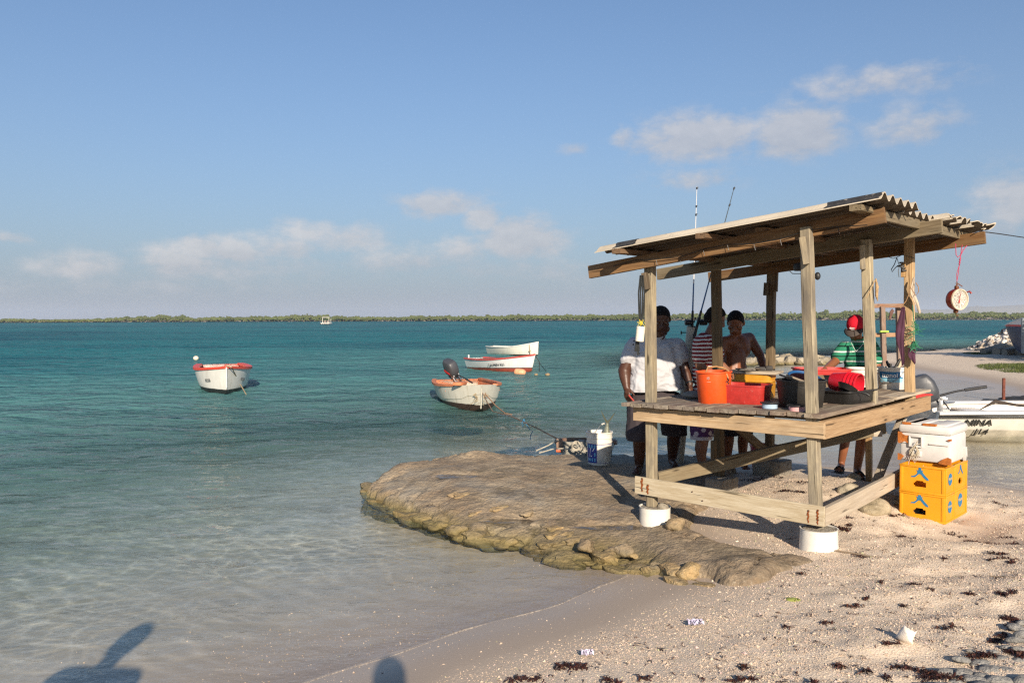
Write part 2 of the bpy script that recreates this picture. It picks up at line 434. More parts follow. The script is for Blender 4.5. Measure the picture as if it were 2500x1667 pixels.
def m_sand():
    m, n, o = newmat('sand'); p = geoco(n); x, y, z = n.sep(p)
    xy = n.comb(x, y, 0.0)
    big = n.noise(xy, 1.1, 4, .6); mid = n.noise(xy, 9, 4, .6)
    grit = n.noise(xy, 150, 3, .7); grain2 = n.voro(xy, 95); speck = n.voro(xy, 60)
    dryc = n.mix(n.maprange(mid, .3, .7), C4((.60,.49,.37)), C4((.72,.605,.475)))
    dryc = n.mix(n.m('MULTIPLY', n.maprange(grit, .42, .72), .5), dryc, C4((.42,.31,.225)))
    dryc = n.mix(n.m('MULTIPLY', n.maprange(speck, .20, .08), .35), dryc, C4((.80,.72,.60)))
    wetc = n.mix(n.maprange(grit, .35, .7), C4((.37,.295,.225)), C4((.50,.405,.315)))
    wl = n.m('ADD', z, n.m('MULTIPLY', n.m('SUBTRACT', big, .5), .05))
    dry = n.maprange(wl, .085, .15)
    near = n.mix(dry, wetc, dryc)
    # sea bed: pale coral sand with beds of dark weed further out
    bedn = n.noise(n.comb(n.m('MULTIPLY', x, .035), n.m('MULTIPLY', y, .05), 0.0), 1.0, 5, .62)
    bed2 = n.noise(xy, .5, 5, .6)
    bedc = n.mix(n.maprange(bed2, .3, .7), C4((.44,.375,.28)), C4((.56,.48,.365)))
    bedc = n.mix(n.m('MULTIPLY', n.maprange(grit, .5, .8), .35), bedc, C4((.28,.24,.17)))
    weed = n.m('MULTIPLY', n.maprange(bedn, .50, .60), n.maprange(z, -1.35, -2.1))
    bedc = n.mix(n.m('MULTIPLY', weed, .8), bedc, C4((.10,.12,.085)))
    c = n.mix(n.maprange(z, -.005, -.06), near, bedc)
    b = n.m('ADD', n.m('MULTIPLY', grit, .6), n.m('MULTIPLY', grain2, .5))
    rough = n.maprange(n.m('ADD', z, n.m('MULTIPLY', n.m('SUBTRACT', big, .5), .03)), .03, .10, .32, .95)
    finish(n, o, c, rough, b, n.m('ADD', .12, n.m('MULTIPLY', dry, .5)), .012, 0, .3)
    return m
sand = np_mesh('sand', np.stack([GX, GY, GZ], -1).reshape(-1, 3), grid_faces(len(gx), len(gy)), m_sand())
sand_o = tag(link('sand', sand), kind='structure')

# ------------------------------------------------------------------ water
def m_water():
    m, n, o = newmat('sea_water'); p = geoco(n); x, y, z = n.sep(p)
    r = n.m('SQRT', n.m('ADD', n.m('MULTIPLY', x, x), n.m('MULTIPLY', y, y)))
    dep = n.n('ShaderNodeAttribute', {'attribute_name': 'depth'}).outputs['Fac']
    caustic_mul = n.n('ShaderNodeAttribute', {'attribute_name': 'painted_caustic'}).outputs['Fac']
    q = n.comb(n.m('MULTIPLY', x, .75), y, 0.0)
    w0 = n.noise(q, 9.0, 3, .6, .3); w1 = n.noise(q, 3.4, 4, .6, .3); w2 = n.noise(q, 1.1, 3, .55, .2); w3 = n.noise(n.comb(n.m('MULTIPLY', x, .3), y, 0), .25, 3, .6)
    h = n.m('ADD', n.m('MULTIPLY', w1, .42), n.m('MULTIPLY', w2, .75))
    h = n.m('ADD', h, n.m('MULTIPLY', w3, 1.5))
    h = n.m('ADD', h, n.m('MULTIPLY', w0, .10))
    st = n.maprange(r, 5, 22, 0.30, 1.0)
    bp = n.n('ShaderNodeBump', Height=h, Strength=n.m('MULTIPLY', st, 1.0), Distance=.46)
    # clear in the shallows, milky turquoise as it deepens
    op = n.m('SUBTRACT', 1.0, n.m('EXPONENT', n.m('MULTIPLY', n.m('POWER', n.m('MULTIPLY', dep, 1.15), 1.8), -1.0)))
    # caustic light net painted into the transparent colour, drawn from Voronoi edges
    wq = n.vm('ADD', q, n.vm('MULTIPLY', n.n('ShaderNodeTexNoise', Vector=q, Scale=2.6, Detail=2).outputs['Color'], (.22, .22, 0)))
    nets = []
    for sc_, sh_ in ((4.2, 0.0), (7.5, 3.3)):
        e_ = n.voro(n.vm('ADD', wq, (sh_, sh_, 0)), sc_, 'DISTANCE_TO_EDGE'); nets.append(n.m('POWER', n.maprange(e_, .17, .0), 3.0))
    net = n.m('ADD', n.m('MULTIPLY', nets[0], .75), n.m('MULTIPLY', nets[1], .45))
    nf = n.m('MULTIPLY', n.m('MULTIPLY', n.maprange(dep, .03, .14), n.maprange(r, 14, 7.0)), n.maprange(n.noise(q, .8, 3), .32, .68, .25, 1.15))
    caustic_mul = n.m('ADD', n.m('SUBTRACT', caustic_mul, n.m('MULTIPLY', nf, .10)), n.m('MULTIPLY', n.m('MULTIPLY', net, nf), .58))
    tr = n.comb(*[n.m('MULTIPLY', n.m('EXPONENT', n.m('MULTIPLY', dep, -k)), caustic_mul) for k in (.42, .10, .13)])
    patch = n.noise(n.comb(n.m('MULTIPLY', x, .022), n.m('MULTIPLY', y, .03), 0.0), 1.0, 5, .6)
    streak = n.noise(n.comb(n.m('MULTIPLY', x, .02), n.m('MULTIPLY', y, .12), 0.0), 1.0, 4, .6)
    body = n.mix(n.maprange(dep, .7, 2.8), C4((.115, .255, .235)), C4((.014, .150, .172)))
    body = n.mix(n.m('MULTIPLY', n.maprange(n.m('ADD', n.m('MULTIPLY', patch, .6), n.m('MULTIPLY', streak, .4)), .47, .60), n.maprange(dep, 1.2, 2.2)), body, C4((.003, .070, .105)))
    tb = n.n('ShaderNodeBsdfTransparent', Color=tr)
    db = n.n('ShaderNodeBsdfDiffuse', Color=body); n.set(db.inputs['Normal'], bp.outputs[0])
    gl = n.n('ShaderNodeBsdfGlossy', Color=(1, 1, 1, 1), Roughness=.04); n.set(gl.inputs['Normal'], bp.outputs[0])
    dt = n.t.nodes.new('ShaderNodeVectorMath'); dt.operation = 'DOT_PRODUCT'
    n.set(dt.inputs[0], bp.outputs[0]); n.set(dt.inputs[1], n.n('ShaderNodeNewGeometry').outputs['Incoming'])
    fr = n.m('ADD', .02, n.m('MULTIPLY', .98, n.m('POWER', n.m('SUBTRACT', 1.0, n.m('ABSOLUTE', dt.outputs['Value']), 0, True), 5.0)))
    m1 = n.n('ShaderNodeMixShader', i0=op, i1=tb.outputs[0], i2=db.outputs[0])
    fac = n.m('MULTIPLY', fr, n.maprange(r, 6, 45, .46, .33))
    m2 = n.n('ShaderNodeMixShader', i0=fac, i1=m1.outputs[0], i2=gl.outputs[0])
    n.set(o.inputs['Surface'], m2.outputs[0])
    return m
def water_mesh():
    th = np.concatenate([np.linspace(-80, -38, 40, endpoint=False), np.linspace(-38, 38, 520), np.linspace(38, 80, 40)[1:]])*math.pi/180
    rr = [1.2]
    while rr[-1] < 580: rr.append(rr[-1] + max(.022, rr[-1]*.0052)*(1 if rr[-1] < 60 else 1.8))
    rr = np.array(rr); TH, RR = np.meshgrid(th, rr)
    X = RR*np.sin(TH); Y = RR*np.cos(TH)
    sp = np.maximum(RR*.0026, .02)
    Z = np.zeros_like(X)
    wr = np.random.default_rng(3)
    s = sdf_poly(X, Y, SHORE)
    for i in range(46):
        lam = .09*(1.135**i)*(.9+.2*wr.random())
        if lam > 16: break
        a = wr.normal(math.pi*.42, .75); k = 2*math.pi/lam
        amp = .0042*lam**.95*(1 if lam < 3 else (3/lam)**.8)
        f = np.clip((lam-3.2*sp)/(3*sp), 0, 1)
        ph = k*(X*math.cos(a)+Y*math.sin(a))+wr.random()*6.28+1.2*vnoise(X/lam*.35, Y/lam*.35, i*3.1)
        Z += amp*f*np.sin(ph)*(.65+.5*vnoise(X/lam*.22+9, Y/lam*.22, i*1.7))
    calm = .62+.38*seg(-s, 1.0, 14)
    edge = seg(-s, -.3, .5)*.8+.2
    Z *= calm*edge
    # wave curvature becomes painted caustic brightness, later multiplied into the transparent colour
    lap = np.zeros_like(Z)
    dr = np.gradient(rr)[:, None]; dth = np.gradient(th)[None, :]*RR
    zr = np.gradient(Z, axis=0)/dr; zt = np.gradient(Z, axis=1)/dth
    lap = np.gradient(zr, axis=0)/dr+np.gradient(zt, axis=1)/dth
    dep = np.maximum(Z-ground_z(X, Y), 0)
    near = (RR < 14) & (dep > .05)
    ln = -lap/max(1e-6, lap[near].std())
    # painted caustic highlights: brighter on the crests, slightly darker in the troughs
    caustic_mul = .90+np.clip(dep*5, 0, 1)*(.10*np.clip(ln-.35, 0, 2.6)**1.3-.03*np.clip(-ln, 0, 2))
    fade = seg(RR, 11, 20); caustic_mul = np.clip(caustic_mul, .74, 2.0)*(1-fade)+.97*fade
    return X, Y, Z, len(th), len(rr), dep, caustic_mul
X, Y, Z, na, nr_, DEP, CAUSTIC_MUL = water_mesh()
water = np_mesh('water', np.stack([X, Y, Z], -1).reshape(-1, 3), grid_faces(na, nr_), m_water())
for nm, A in (('depth', DEP), ('painted_caustic', CAUSTIC_MUL)):
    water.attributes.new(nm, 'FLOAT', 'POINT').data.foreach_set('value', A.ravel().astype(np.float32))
water_o = tag(link('water', water), kind='structure')
# ------------------------------------------------------------------ rocks
def m_rock(name, ca, cb, cc, wet=True, scale=1.0):
    m, n, o = newmat(name); p = geoco(n); x, y, z = n.sep(p); r = rnd(n)
    q = n.vm('MULTIPLY', p, (1, 1, 1.6))
    a = n.noise(q, 2.2*scale, 6, .62, .4); b = n.noise(n.vm('MULTIPLY', p, (5, 8, 8)), 1.3*scale, 8, .72); f = n.noise(p, 55*scale, 5, .7); pit = n.voro(p, 26*scale)
    c = n.mix(n.maprange(a, .36, .64), C4(ca), C4(cb))
    c = n.mix(n.m('MULTIPLY', n.maprange(b, .44, .62), .8), c, C4(cc))
    c = n.mix(n.m('MULTIPLY', n.maprange(f, .52, .74), .55), c, C4([q_*.42 for q_ in ca]))
    c = n.mix(n.m('MULTIPLY', n.maprange(n.noise(n.vm('MULTIPLY', p, (.5, 1, 1)), 70*scale, 3, .7), .58, .70), .55), c, (.56, .49, .38, 1))
    if wet:
        c = n.mix(n.m('MULTIPLY', n.maprange(n.noise(q, 1.5, 5, .6), .52, .66), .6), c, (.33, .30, .245, 1)); c = n.mix(n.m('MULTIPLY', n.maprange(n.noise(n.vm('ADD', q, (5, 3, 1)), 2.0, 7, .68), .54, .66), .65), c, (.115, .092, .058, 1))
    c = hsv(n, c, .5, n.maprange(r, 0, 1, .85, 1.15), n.maprange(r, 0, 1, .82, 1.12))
    rough = .88
    if wet:      # weed and slime near the water line, damp film on the low parts
        zz = n.m('ADD', z, n.m('MULTIPLY', n.m('SUBTRACT', a, .5), .12))
        c = n.mix(n.m('MULTIPLY', n.maprange(zz, .11, .03), .6), c, (.185, .15, .045, 1))
        c = n.mix(n.m('MULTIPLY', n.maprange(zz, .03, -.03), .8), c, (.05, .05, .02, 1))
        wetm = n.m('MULTIPLY', n.maprange(n.noise(n.vm('MULTIPLY', p, (1, 2, 1)), 1.3, 4, .55), .52, .66), n.maprange(z, .26, .2))
        c = n.mix(n.m('MULTIPLY', wetm, .45), c, C4([q_*.4 for q_ in ca]))
        rough = n.maprange(wetm, 0, 1, .88, .35)
    h = n.m('ADD', n.m('ADD', n.m('MULTIPLY', f, .7), n.m('MULTIPLY', pit, .5)), n.m('MULTIPLY', n.noise(p, 14*scale, 5, .7), .8))
    finish(n, o, c, rough, h, .9, .022, 0, .3)
    return m
M_LEDGE = m_rock('ledge_rock', (.285, .205, .13), (.42, .33, .22), (.165, .135, .10))
M_STONE = m_rock('edge_stone', (.36, .25, .13), (.42, .31, .18), (.24, .19, .11))
M_PALE = m_rock('pale_boulder', (.33, .27, .18), (.44, .38, .28), (.20, .165, .11), True, .6)
M_GREY = m_rock('grey_cobble', (.27, .265, .25), (.42, .40, .36), (.17, .165, .16), False, 2.0)
M_BLOCK = m_rock('concrete', (.33, .29, .23), (.40, .36, .29), (.22, .19, .15), False, 1.5)
def rock_mesh(name, seed, mat, sub=2, rough=.22, flat=.7, facet=False):
    bm = bmesh.new(); bmesh.ops.create_icosphere(bm, subdivisions=sub, radius=1.0)
    co = np.array([v.co[:] for v in bm.verts])
    d = 1+rough*1.6*vnoise(co[:, 0]*1.1+seed*7.1, co[:, 1]*1.1, co[:, 2]*1.1)+rough*.7*vnoise(co[:, 0]*2.6+seed, co[:, 1]*2.6+3, co[:, 2]*2.6)+rough*.25*vnoise(co[:, 0]*7, co[:, 1]*7+seed, co[:, 2]*7)
    co = co*d[:, None]
    if facet: co = np.sign(co)*np.abs(co)**.8
    for v, c in zip(bm.verts, co): v.co = (c[0], c[1], c[2]*flat)
    me = bpy.data.meshes.new(name); bm.to_mesh(me); bm.free(); me.materials.append(mat); shade(me, 70 if not facet else 25)
    return me
LEDGE = [(-1.56,9.12),(-1.50,8.75),(-1.24,8.25),(-.99,7.95),(-.62,7.45),(-.39,7.13),(-.02,6.9),(.2,6.72),(.42,6.42),(.69,6.25),(.98,6.1),(1.09,5.85),(1.3,5.68),(1.45,5.42),(1.62,5.36),(1.74,5.45),(1.82,5.62),(2.0,5.68),(2.14,5.83),(2.12,6.0),(1.8,6.15),(1.62,6.5),(1.5,6.95),(1.75,7.5),(2.25,8.4),(2.5,9.3),(2.3,9.8),(1.87,9.95),(1.2,9.92),(.73,9.95),(.3,9.9),(-.1,9.95),(-.41,10.0),(-.7,9.8),(-1.1,9.62),(-1.36,9.40)]
PUD = [(.08, 7.25, .34, .10), (.95, 7.0, .42, .085), (-.55, 8.6, .3, .12)]
_s = np.random.default_rng(5); VS = np.array([(-2.1+.42*i+_s.uniform(-.19, .19), 5.0+.38*j+_s.uniform(-.17, .17)) for i in range(12) for j in range(14)])
def cracks(x, y):
    x = np.asarray(x, float); y = np.asarray(y, float); wx = x+fbm(x*5, y*5, 2.0, 2)*.07; wy = y+fbm(x*5, y*5, 6.0, 2)*.07
    f1 = np.full(x.shape, 9.0); f2 = f1.copy()
    for (a, b) in VS:
        d = np.hypot(wx-a, wy-b); f2 = np.minimum(f2, np.maximum(d, f1)); f1 = np.minimum(f1, d)
    return np.exp(-((f2-f1)/.030)**2)
def ledge_top(x, y):
    z = .085+.175*seg(y, 6.1, 9.0)+.075*np.exp(-(((x-1.55)/.34)**2+((y-5.62)/.26)**2))+.10*seg(x, .7, 1.9)*seg(-y, -7.6, -6.2)-.07*seg(-x, .6, 1.7)
    z = z+fbm(x*1.3, y*1.6, 3.0, 3)*.022+fbm(x*4, y*4.5, 9.0, 3)*.006+fbm(x*13, y*14, 9.0, 3)*.006+fbm(x*26, y*28, 4.0, 2)*.005
    z = z+.07*np.exp(-(((x+.42)/.28)**2+((y-9.72)/.14)**2))+.05*np.exp(-(((x+1.2)/.35)**2+((y-9.3)/.2)**2))
    return z
def ledge_z(x, y):
    x = np.asarray(x, float); y = np.asarray(y, float)
    s = sdf_poly(x, y, LEDGE)+fbm(x*2.2, y*2.2, 1.0, 3)*.10+fbm(x*6, y*6, 2.0, 3)*.06
    z = ledge_top(x, y)
    for (px_, py_, a, b) in PUD:
        z = z-.030*np.exp(-(((x-px_)/a)**2+((y-py_)/b)**2)**2)
    z = z-.075*np.exp(-(np.maximum(s, 0)/.42)**2)*(1-seg(y, 8.5, 9.3))*(1-seg(x, .9, 1.3))
    t = np.clip(1-s/.15, 0, 1)
    if x.size > 50: z = z-cracks(x, y)*(.002+.050*np.clip(1-s/.34, 0, 1))
    return z-.05*t**2.4+np.minimum(s, 0)*3.2, s
def surf(x, y):                  # what one stands on: ledge or sand
    g = gz(x, y)
    if not (-1.95 < x < 2.7 and 5.15 < y < 10.2): return g
    return max(g, lut(_lx, _ly, LZ, x, y))
lx = np.arange(-2.0, 2.75, .026); ly = np.arange(5.1, 10.3, .028)
_lx, _ly = lx.tolist(), ly.tolist(); LX, LY = np.meshgrid(lx, ly); LZ, LS = ledge_z(LX, LY)
fc = grid_faces(len(lx), len(ly)); keep = (LS.ravel()[fc] > -.16).all(1)
fc = fc[keep]; used, inv = np.unique(fc, return_inverse=True)
ledge_o = tag(link('rock_ledge', np_mesh('rock_ledge', np.stack([LX, LY, LZ], -1).reshape(-1, 3)[used], inv.reshape(fc.shape), M_LEDGE)), kind='structure')
ledge_o['_loc'] = (0., 0., 0.)
stones = [rock_mesh('stone', k+1, M_STONE, 3, .30, .70, k % 2 == 0) for k in range(8)]
def edge_pts():
    front = LEDGE[0:17]; acc = []
    for i in range(len(front)-1):
        a = Vector(front[i]); b = Vector(front[i+1]); L = (b-a).length; k = max(1, int(L/.125))
        for j in range(k): acc.append((a.lerp(b, (j+rng.random()*.8)/k), (b-a).normalized()))
    return acc
for (q, t) in edge_pts():
    nrm = Vector((-t.y, t.x)); r = rng.choice((.05, .07, .09, .12, .16))*rng.uniform(.85, 1.15); q2 = q+nrm*(-.02-r*.25*rng.random())*1.0+Vector((0, .0))
    o = link('stone', rng.choice(stones), Matrix.Translation((q2.x, q2.y, rng.uniform(-.035, .012)+.25*max(0, gz(q2.x, q2.y)))) @ Matrix.Rotation(math.atan2(t.y, t.x)+rng.uniform(-.5, .5), 4, 'Z') @ Matrix.Rotation(rng.uniform(-.3, .3), 4, 'X') @ Matrix.Diagonal((r*1.4, r*.85, r*.60, 1)), ledge_o)
for k in range(20):              # cobbles set in the top near the water
    px_ = rng.uniform(1010, 1400); py_ = 1180+(px_-1010)*.22+rng.uniform(-8, 42); g = G(px_, py_, .2)
    zz = float(ledge_z(np.array([g.x]), np.array([g.y]))[0][0]); r = rng.uniform(.05, .085)
    link('stone', rng.choice(stones), Matrix.Translation((g.x, g.y, zz-.012)) @ Matrix.Rotation(.7+rng.uniform(-.4, .4), 4, 'Z') @ Matrix.Diagonal((r*1.3, r*.8, .038, 1)), ledge_o)
for (px_, py_, r, zc) in ((1435, 1332, .085, .09), (1515, 1345, .085, .08), (1545, 1355, .05, .07), (1475, 1365, .11, .03), (1605, 1390, .07, .06), (1640, 1392, .09, .09), (1700, 1400, .12, .08), (1850, 1250, .0, 0), (1160, 1305, .12, .03), (1120, 1298, .08, .03)):
    if r: 
        g = G(px_, py_, zc); link('stone', rng.choice(stones), Matrix.Translation(g) @ Matrix.Rotation(rng.uniform(0, 3), 4, 'Z') @ Matrix.Diagonal((r*1.2, r*.8, r*.85, 1)), ledge_o)
def m_puddle():
    m, n, o = newmat('puddle_water')
    b = n.n('ShaderNodeBsdfPrincipled', Base_Color=(.10, .085, .07, 1), Roughness=.05, IOR=1.33, Alpha=n.maprange(n.noise(geoco(n), 9, 5, .7), .40, .60, .12, .62))
    n.set(b.inputs['Normal'], n.n('ShaderNodeBump', Height=n.noise(geoco(n), 12, 2), Strength=.05, Distance=.01).outputs[0])
    n.set(o.inputs[0], b); return m
MP = m_puddle()
for i, (px_, py_, a, b) in enumerate(PUD):
    mb = MB(); pts = [(px_+a*1.0*math.cos(k/24*6.283)*(1+.2*math.sin(k*2.1)), py_+b*1.1*math.sin(k/24*6.283)*(1+.2*math.sin(k*1.3+1))) for k in range(24)]
    zc = lut(_lx, _ly, LZ, px_, py_)+.010
    mb.v = [(x, y, zc) for x, y in pts]; mb.f = [tuple(range(24))]; mb.mi = [0]
    tag(link('puddle', mb.mesh('puddle', MP)), kind='structure')

# ------------------------------------------------------------------ gravel, weed, small beach finds
def m_tint(name, rough=.85, bs=.3):
    m, n, o = newmat(name); c = n.n('ShaderNodeAttribute', {'attribute_name': 'tint'}).outputs['Color']
    finish(n, o, c, rough, n.noise(geoco(n), 300, 2), bs, .002, 0, .3); return m
def scatter(name, pts, base_v, base_f, size, tints, mat, rot3=True, label=None):
    N = len(pts); bv = np.asarray(base_v, float); bf = np.asarray(base_f)
    a = nrg.uniform(0, 6.283, N); b = nrg.uniform(-.6, .6, N) if rot3 else np.zeros(N)
    ca, sa, cb, sb = np.cos(a), np.sin(a), np.cos(b), np.sin(b)
    v = bv[None]*size[:, None, :]*(1+nrg.uniform(-.22, .22, (N, len(bv), 1)))
    x, y, z = v[..., 0], v[..., 1], v[..., 2]
    y, z = y*cb[:, None]-z*sb[:, None], y*sb[:, None]+z*cb[:, None]
    x, y = x*ca[:, None]-y*sa[:, None], x*sa[:, None]+y*ca[:, None]
    vv = np.stack([x, y, z], -1)+pts[:, None, :]
    ff = bf[None]+(np.arange(N)*len(bv))[:, None, None]
    me = np_mesh(name, vv.reshape(-1, 3), ff.reshape(-1, bf.shape[1]), mat, False)
    ca_ = me.color_attributes.new('tint', 'FLOAT_COLOR', 'POINT')
    col = np.ones((N, len(bv), 4), np.float32); col[..., :3] = tints[:, None, :]; ca_.data.foreach_set('color', col.ravel())
    return tag(link(name, me), label, None, None, 'stuff')
OCT_V = [(1,0,0),(-1,0,0),(0,1,0),(0,-1,0),(0,0,1),(0,0,-1)]; OCT_F = [(0,2,4),(2,1,4),(1,3,4),(3,0,4),(2,0,5),(1,2,5),(3,1,5),(0,3,5)]
def gravel():
    N = 330000
    d = 3.0*np.exp(nrg.uniform(0, 1, N)*math.log(8.6/3.0)); x = nrg.uniform(-.62, .66, N)*d
    s = sdf_poly(x, d, SHORE)+fbm(x*.8, d*.8, 5.0, 3)*.15; ls = sdf_poly(x, d, LEDGE)
    dens = np.clip(seg(s, .55, 1.1)*(.58+.75*fbm(x*1.1, d*1.6, 7.0, 3)+.35*fbm(x*4, d*5, 2.0, 2)), 0.0, 1)+.012*(s > .05)+.05*np.clip(1-np.abs(s+.55)/.9, 0, 1)*(fbm(x*1.5, d*2.5, 4.0, 3) > .0)
    ok = (nrg.uniform(0, 1, N) < dens) & (ls < .03)
    x, d = x[ok], d[ok]; N = len(x); z = ground_z(x, d)
    r = np.minimum(.0014+nrg.exponential(.0010, N), .008)*(.75+.1*d)
    big = nrg.uniform(0, 1, N) < .0035; r = np.where(big, r+nrg.uniform(.003, .011, N), r)
    size = np.stack([r*nrg.uniform(.8, 1.6, N), r*nrg.uniform(.7, 1.1, N), r*nrg.uniform(.5, .9, N)], -1)
    pal = np.array([(.63,.50,.38),(.54,.42,.315),(.68,.56,.43),(.50,.39,.30),(.33,.25,.185),(.13,.09,.07),(.66,.48,.42),(.42,.40,.24)])
    k = nrg.choice(len(pal), N, p=[.34,.24,.08,.17,.07,.03,.04,.03]); t = pal[k]*nrg.uniform(.8, 1.1, (N, 1))
    return scatter('gravel', np.stack([x, d, z+r*.15], -1), OCT_V, OCT_F, size, t, m_tint('coral_gravel'))
gravel()
WEED = [(1400,1625,70,22),(1470,1655,45,12),(1345,1652,50,10),(1802,1625,45,9),(1782,1659,40,8),(2159,1589,45,9),(2040,1627,26,8),(2122,1463,26,10),(2064,1477,38,6),(2203,1479,20,8),(2285,1528,16,8),(1918,1528,16,5),(2027,1516,22,4),(2339,1317,48,9),(2404,1317,36,9),(2411,1346,28,9),(2418,1368,28,6),(2373,1456,22,9),(2476,1446,40,12),(2465,1514,50,34),(2470,1590,50,16),(2385,1612,48,14),(2292,1645,46,16),(2440,1560,26,18),(2113,1365,16,7),(2305,1367,16,4),(1840,1172,60,8),(1905,1200,40,7),(1960,1180,26,6),(1905,1268,40,6),(2090,1288,36,8),(2065,1300,30,14),(2185,1272,28,8),(2040,1262,22,6),(1985,1238,30,6),(2330,1290,26,3),(2215,1300,24,3),(2480,1300,24,5),(2350,1660,40,12),(2170,1660,22,8),(2120,1640,14,6),(1560,1650,20,6),(1990,1668,26,6),(1770,1240,26,6),(1830,1255,22,5),(1700,1228,22,5),(2290,1275,20,3),(2430,1250,24,4),(2245,1425,14,4),(2150,1415,12,4),(1960,1400,10,4),(2480,1375,16,6),(2270,1440,12,4),(2035,1335,16,5)]
def ux_tilt(p): return math.sin(p*.7)
def weed():
    V = []; Fc = []; T = []
    def strand(x, y, L, w, h, t):
        a = rng.uniform(0, 6.283); z = surf(x, y); b0 = len(V); bend = rng.uniform(-1.2, 1.2)
        for i in range(4):
            u = i/3; ang = a+bend*u; cx = x+L*u*math.cos(ang); cyy = y+L*u*math.sin(ang); zz = z+.004+h*math.sin(u*3.14)*rng.uniform(.5, 1.2)
            nx, ny = -math.sin(ang)*w*(1-.5*u), math.cos(ang)*w*(1-.5*u)
            V.append((cx+nx, cyy+ny, zz+rng.uniform(-.3, .3)*w)); V.append((cx-nx, cyy-ny, zz+rng.uniform(-.6, .6)*w)); T.extend([t, t])
        for i in range(3): Fc.append((b0+2*i, b0+2*i+1, b0+2*i+3, b0+2*i+2))
    cols = [(.040,.015,.012),(.028,.012,.011),(.065,.020,.014),(.018,.011,.010),(.09,.035,.018)]
    for wi, (px_, py_, w, h) in enumerate(WEED):
        if px_ < 2380 and py_ > 1300 and wi % 2 == 1: w *= .45; h *= .6
        f_ = .8 if px_ < 2280 and py_ > 1300 else 1.0; w *= rng.uniform(.7, 1.4)*f_; h *= rng.uniform(.45, .9)*f_; n_ = int(14+w*h*.24)
        nodes = []; qx, qy, dr = rng.gauss(0, .3), rng.gauss(0, .3), rng.choice((-1, 1))
        for _ in range(rng.randint(3, 9)): nodes.append((qx, qy, rng.uniform(.03, .22))); qx += dr*rng.uniform(.05, .45); qy += rng.gauss(0, .38)
        for k in range(n_):
            q = rng.choice(nodes); ux, uy = q[0]+rng.gauss(0, q[2]), q[1]+rng.gauss(0, q[2]*.8)+.25*ux_tilt(px_)*q[0]
            g = G(px_+ux*w, min(py_+uy*h, 1700), .25); g = G(px_+ux*w, min(py_+uy*h, 1700), gz(g.x, g.y))
            d = g.y
            strand(g.x, g.y, rng.uniform(.012, .05), rng.uniform(.0022, .006), rng.uniform(.002, .018), rng.choice(cols))
    for k in range(900):
        d = 3.0*math.exp(rng.random()*math.log(9.5/3.0)); x = rng.uniform(-.2, .64)*d
        if gz(x, d) < .12 or surf(x, d) > gz(x, d)+.004: continue
        for j in range(rng.choice((1, 1, 2, 4))): strand(x+rng.gauss(0, .015), d+rng.gauss(0, .015), rng.uniform(.01, .045), rng.uniform(.0015, .004), rng.uniform(.002, .012), rng.choice(cols))
    me = np_mesh('seaweed', V, Fc, m_tint('dried_weed', .55, .1), False)
    ca_ = me.color_attributes.new('tint', 'FLOAT_COLOR', 'POINT'); ca_.data.foreach_set('color', np.array([t+(1.0,) for t in T], np.float32).ravel())
    tag(link('seaweed', me), kind='stuff')
weed()
cobs = [rock_mesh('cobble', 20+k, M_GREY, 2, .16, .5) for k in range(5)]
COB = [(2310,1640,18),(2345,1608,17),(2352,1640,18),(2395,1618,22),(2420,1635,26),(2445,1610,20),(2470,1640,24),(2490,1612,20),(2380,1660,28),(2440,1660,26),(2495,1660,24),(2335,1668,18),(2300,1676,20),(2265,1672,15),(2480,1530,16),(2495,1548,18),(2478,1562,16),(2497,1520,14),(2425,1592,13),(2455,1580,13),(2492,1585,18),(2500,1630,24),(2410,1680,28),(2465,1684,28),(2230,1678,14),(2370,1588,10),(2150,1676,9),(2399,1648,16)]
for (px_, py_, r) in COB:
    g = G(px_, py_, .34); g = G(px_, py_, gz(g.x, g.y)+.01); rr = r*g.y/F*1.05
    single('cobble', rng.choice(cobs), None, 'rounded grey cobble half sunk in wet seaweed in the bottom right corner', 'stone', 'grey cobbles in the bottom right corner', M=Matrix.Translation(g) @ Matrix.Rotation(rng.uniform(-.5, .5), 4, 'Z') @ Matrix.Rotation(rng.uniform(-.3, .3), 4, 'X') @ Matrix.Diagonal((rr*1.35, rr*.9, rr*.95, 1)))
def on_sand(px_, py_, dz=0.0):
    g = G(px_, py_, .25)
    for _ in range(3): g = G(px_, py_, gz(g.x, g.y)+dz)
    return g
M_SHELL = m_plain('bleached_shell', (.78, .70, .60), .6, .12, 25, .4)
def conch(name, s):
    """spiral shell: body whorl, spire with knobs and a flared lip"""
    mb = MB(); N = 26; pts = []
    prof = [(.02, -.55), (.16, -.45), (.34, -.2), (.46, .05), (.48, .16), (.34, .22), (.33, .3), (.2, .35), (.19, .42), (.08, .48), (.01, .6)]
    mb.lathe([(r*s, z*s) for r, z in prof], N)
    for i, v in enumerate(mb.v):
        x, y, z = v; a = math.atan2(y, x); r = math.hypot(x, y); zz = z/s
        k = 1+.16*max(0, math.sin(a*5))*math.exp(-((zz-.14)/.12)**2)
        if abs(a) < .9 and -.5 < zz < .2: k *= 1+.55*math.cos(a*1.7)*(1-abs(zz+.12)/.4 if abs(zz+.12) < .4 else 0)
        mb.v[i] = (x*k, y*k, z)
    return mb
g = on_sand(2212, 1566); single('conch_shell', conch('conch_shell', .088), M_SHELL, 'bleached white conch shell lying alone on the gravel', 'shell', M=Matrix.Translation(g+Vector((0, 0, .035))) @ Matrix.Rotation(1.1, 4, 'Y') @ Matrix.Rotation(.4, 4, 'X'), smooth=85)
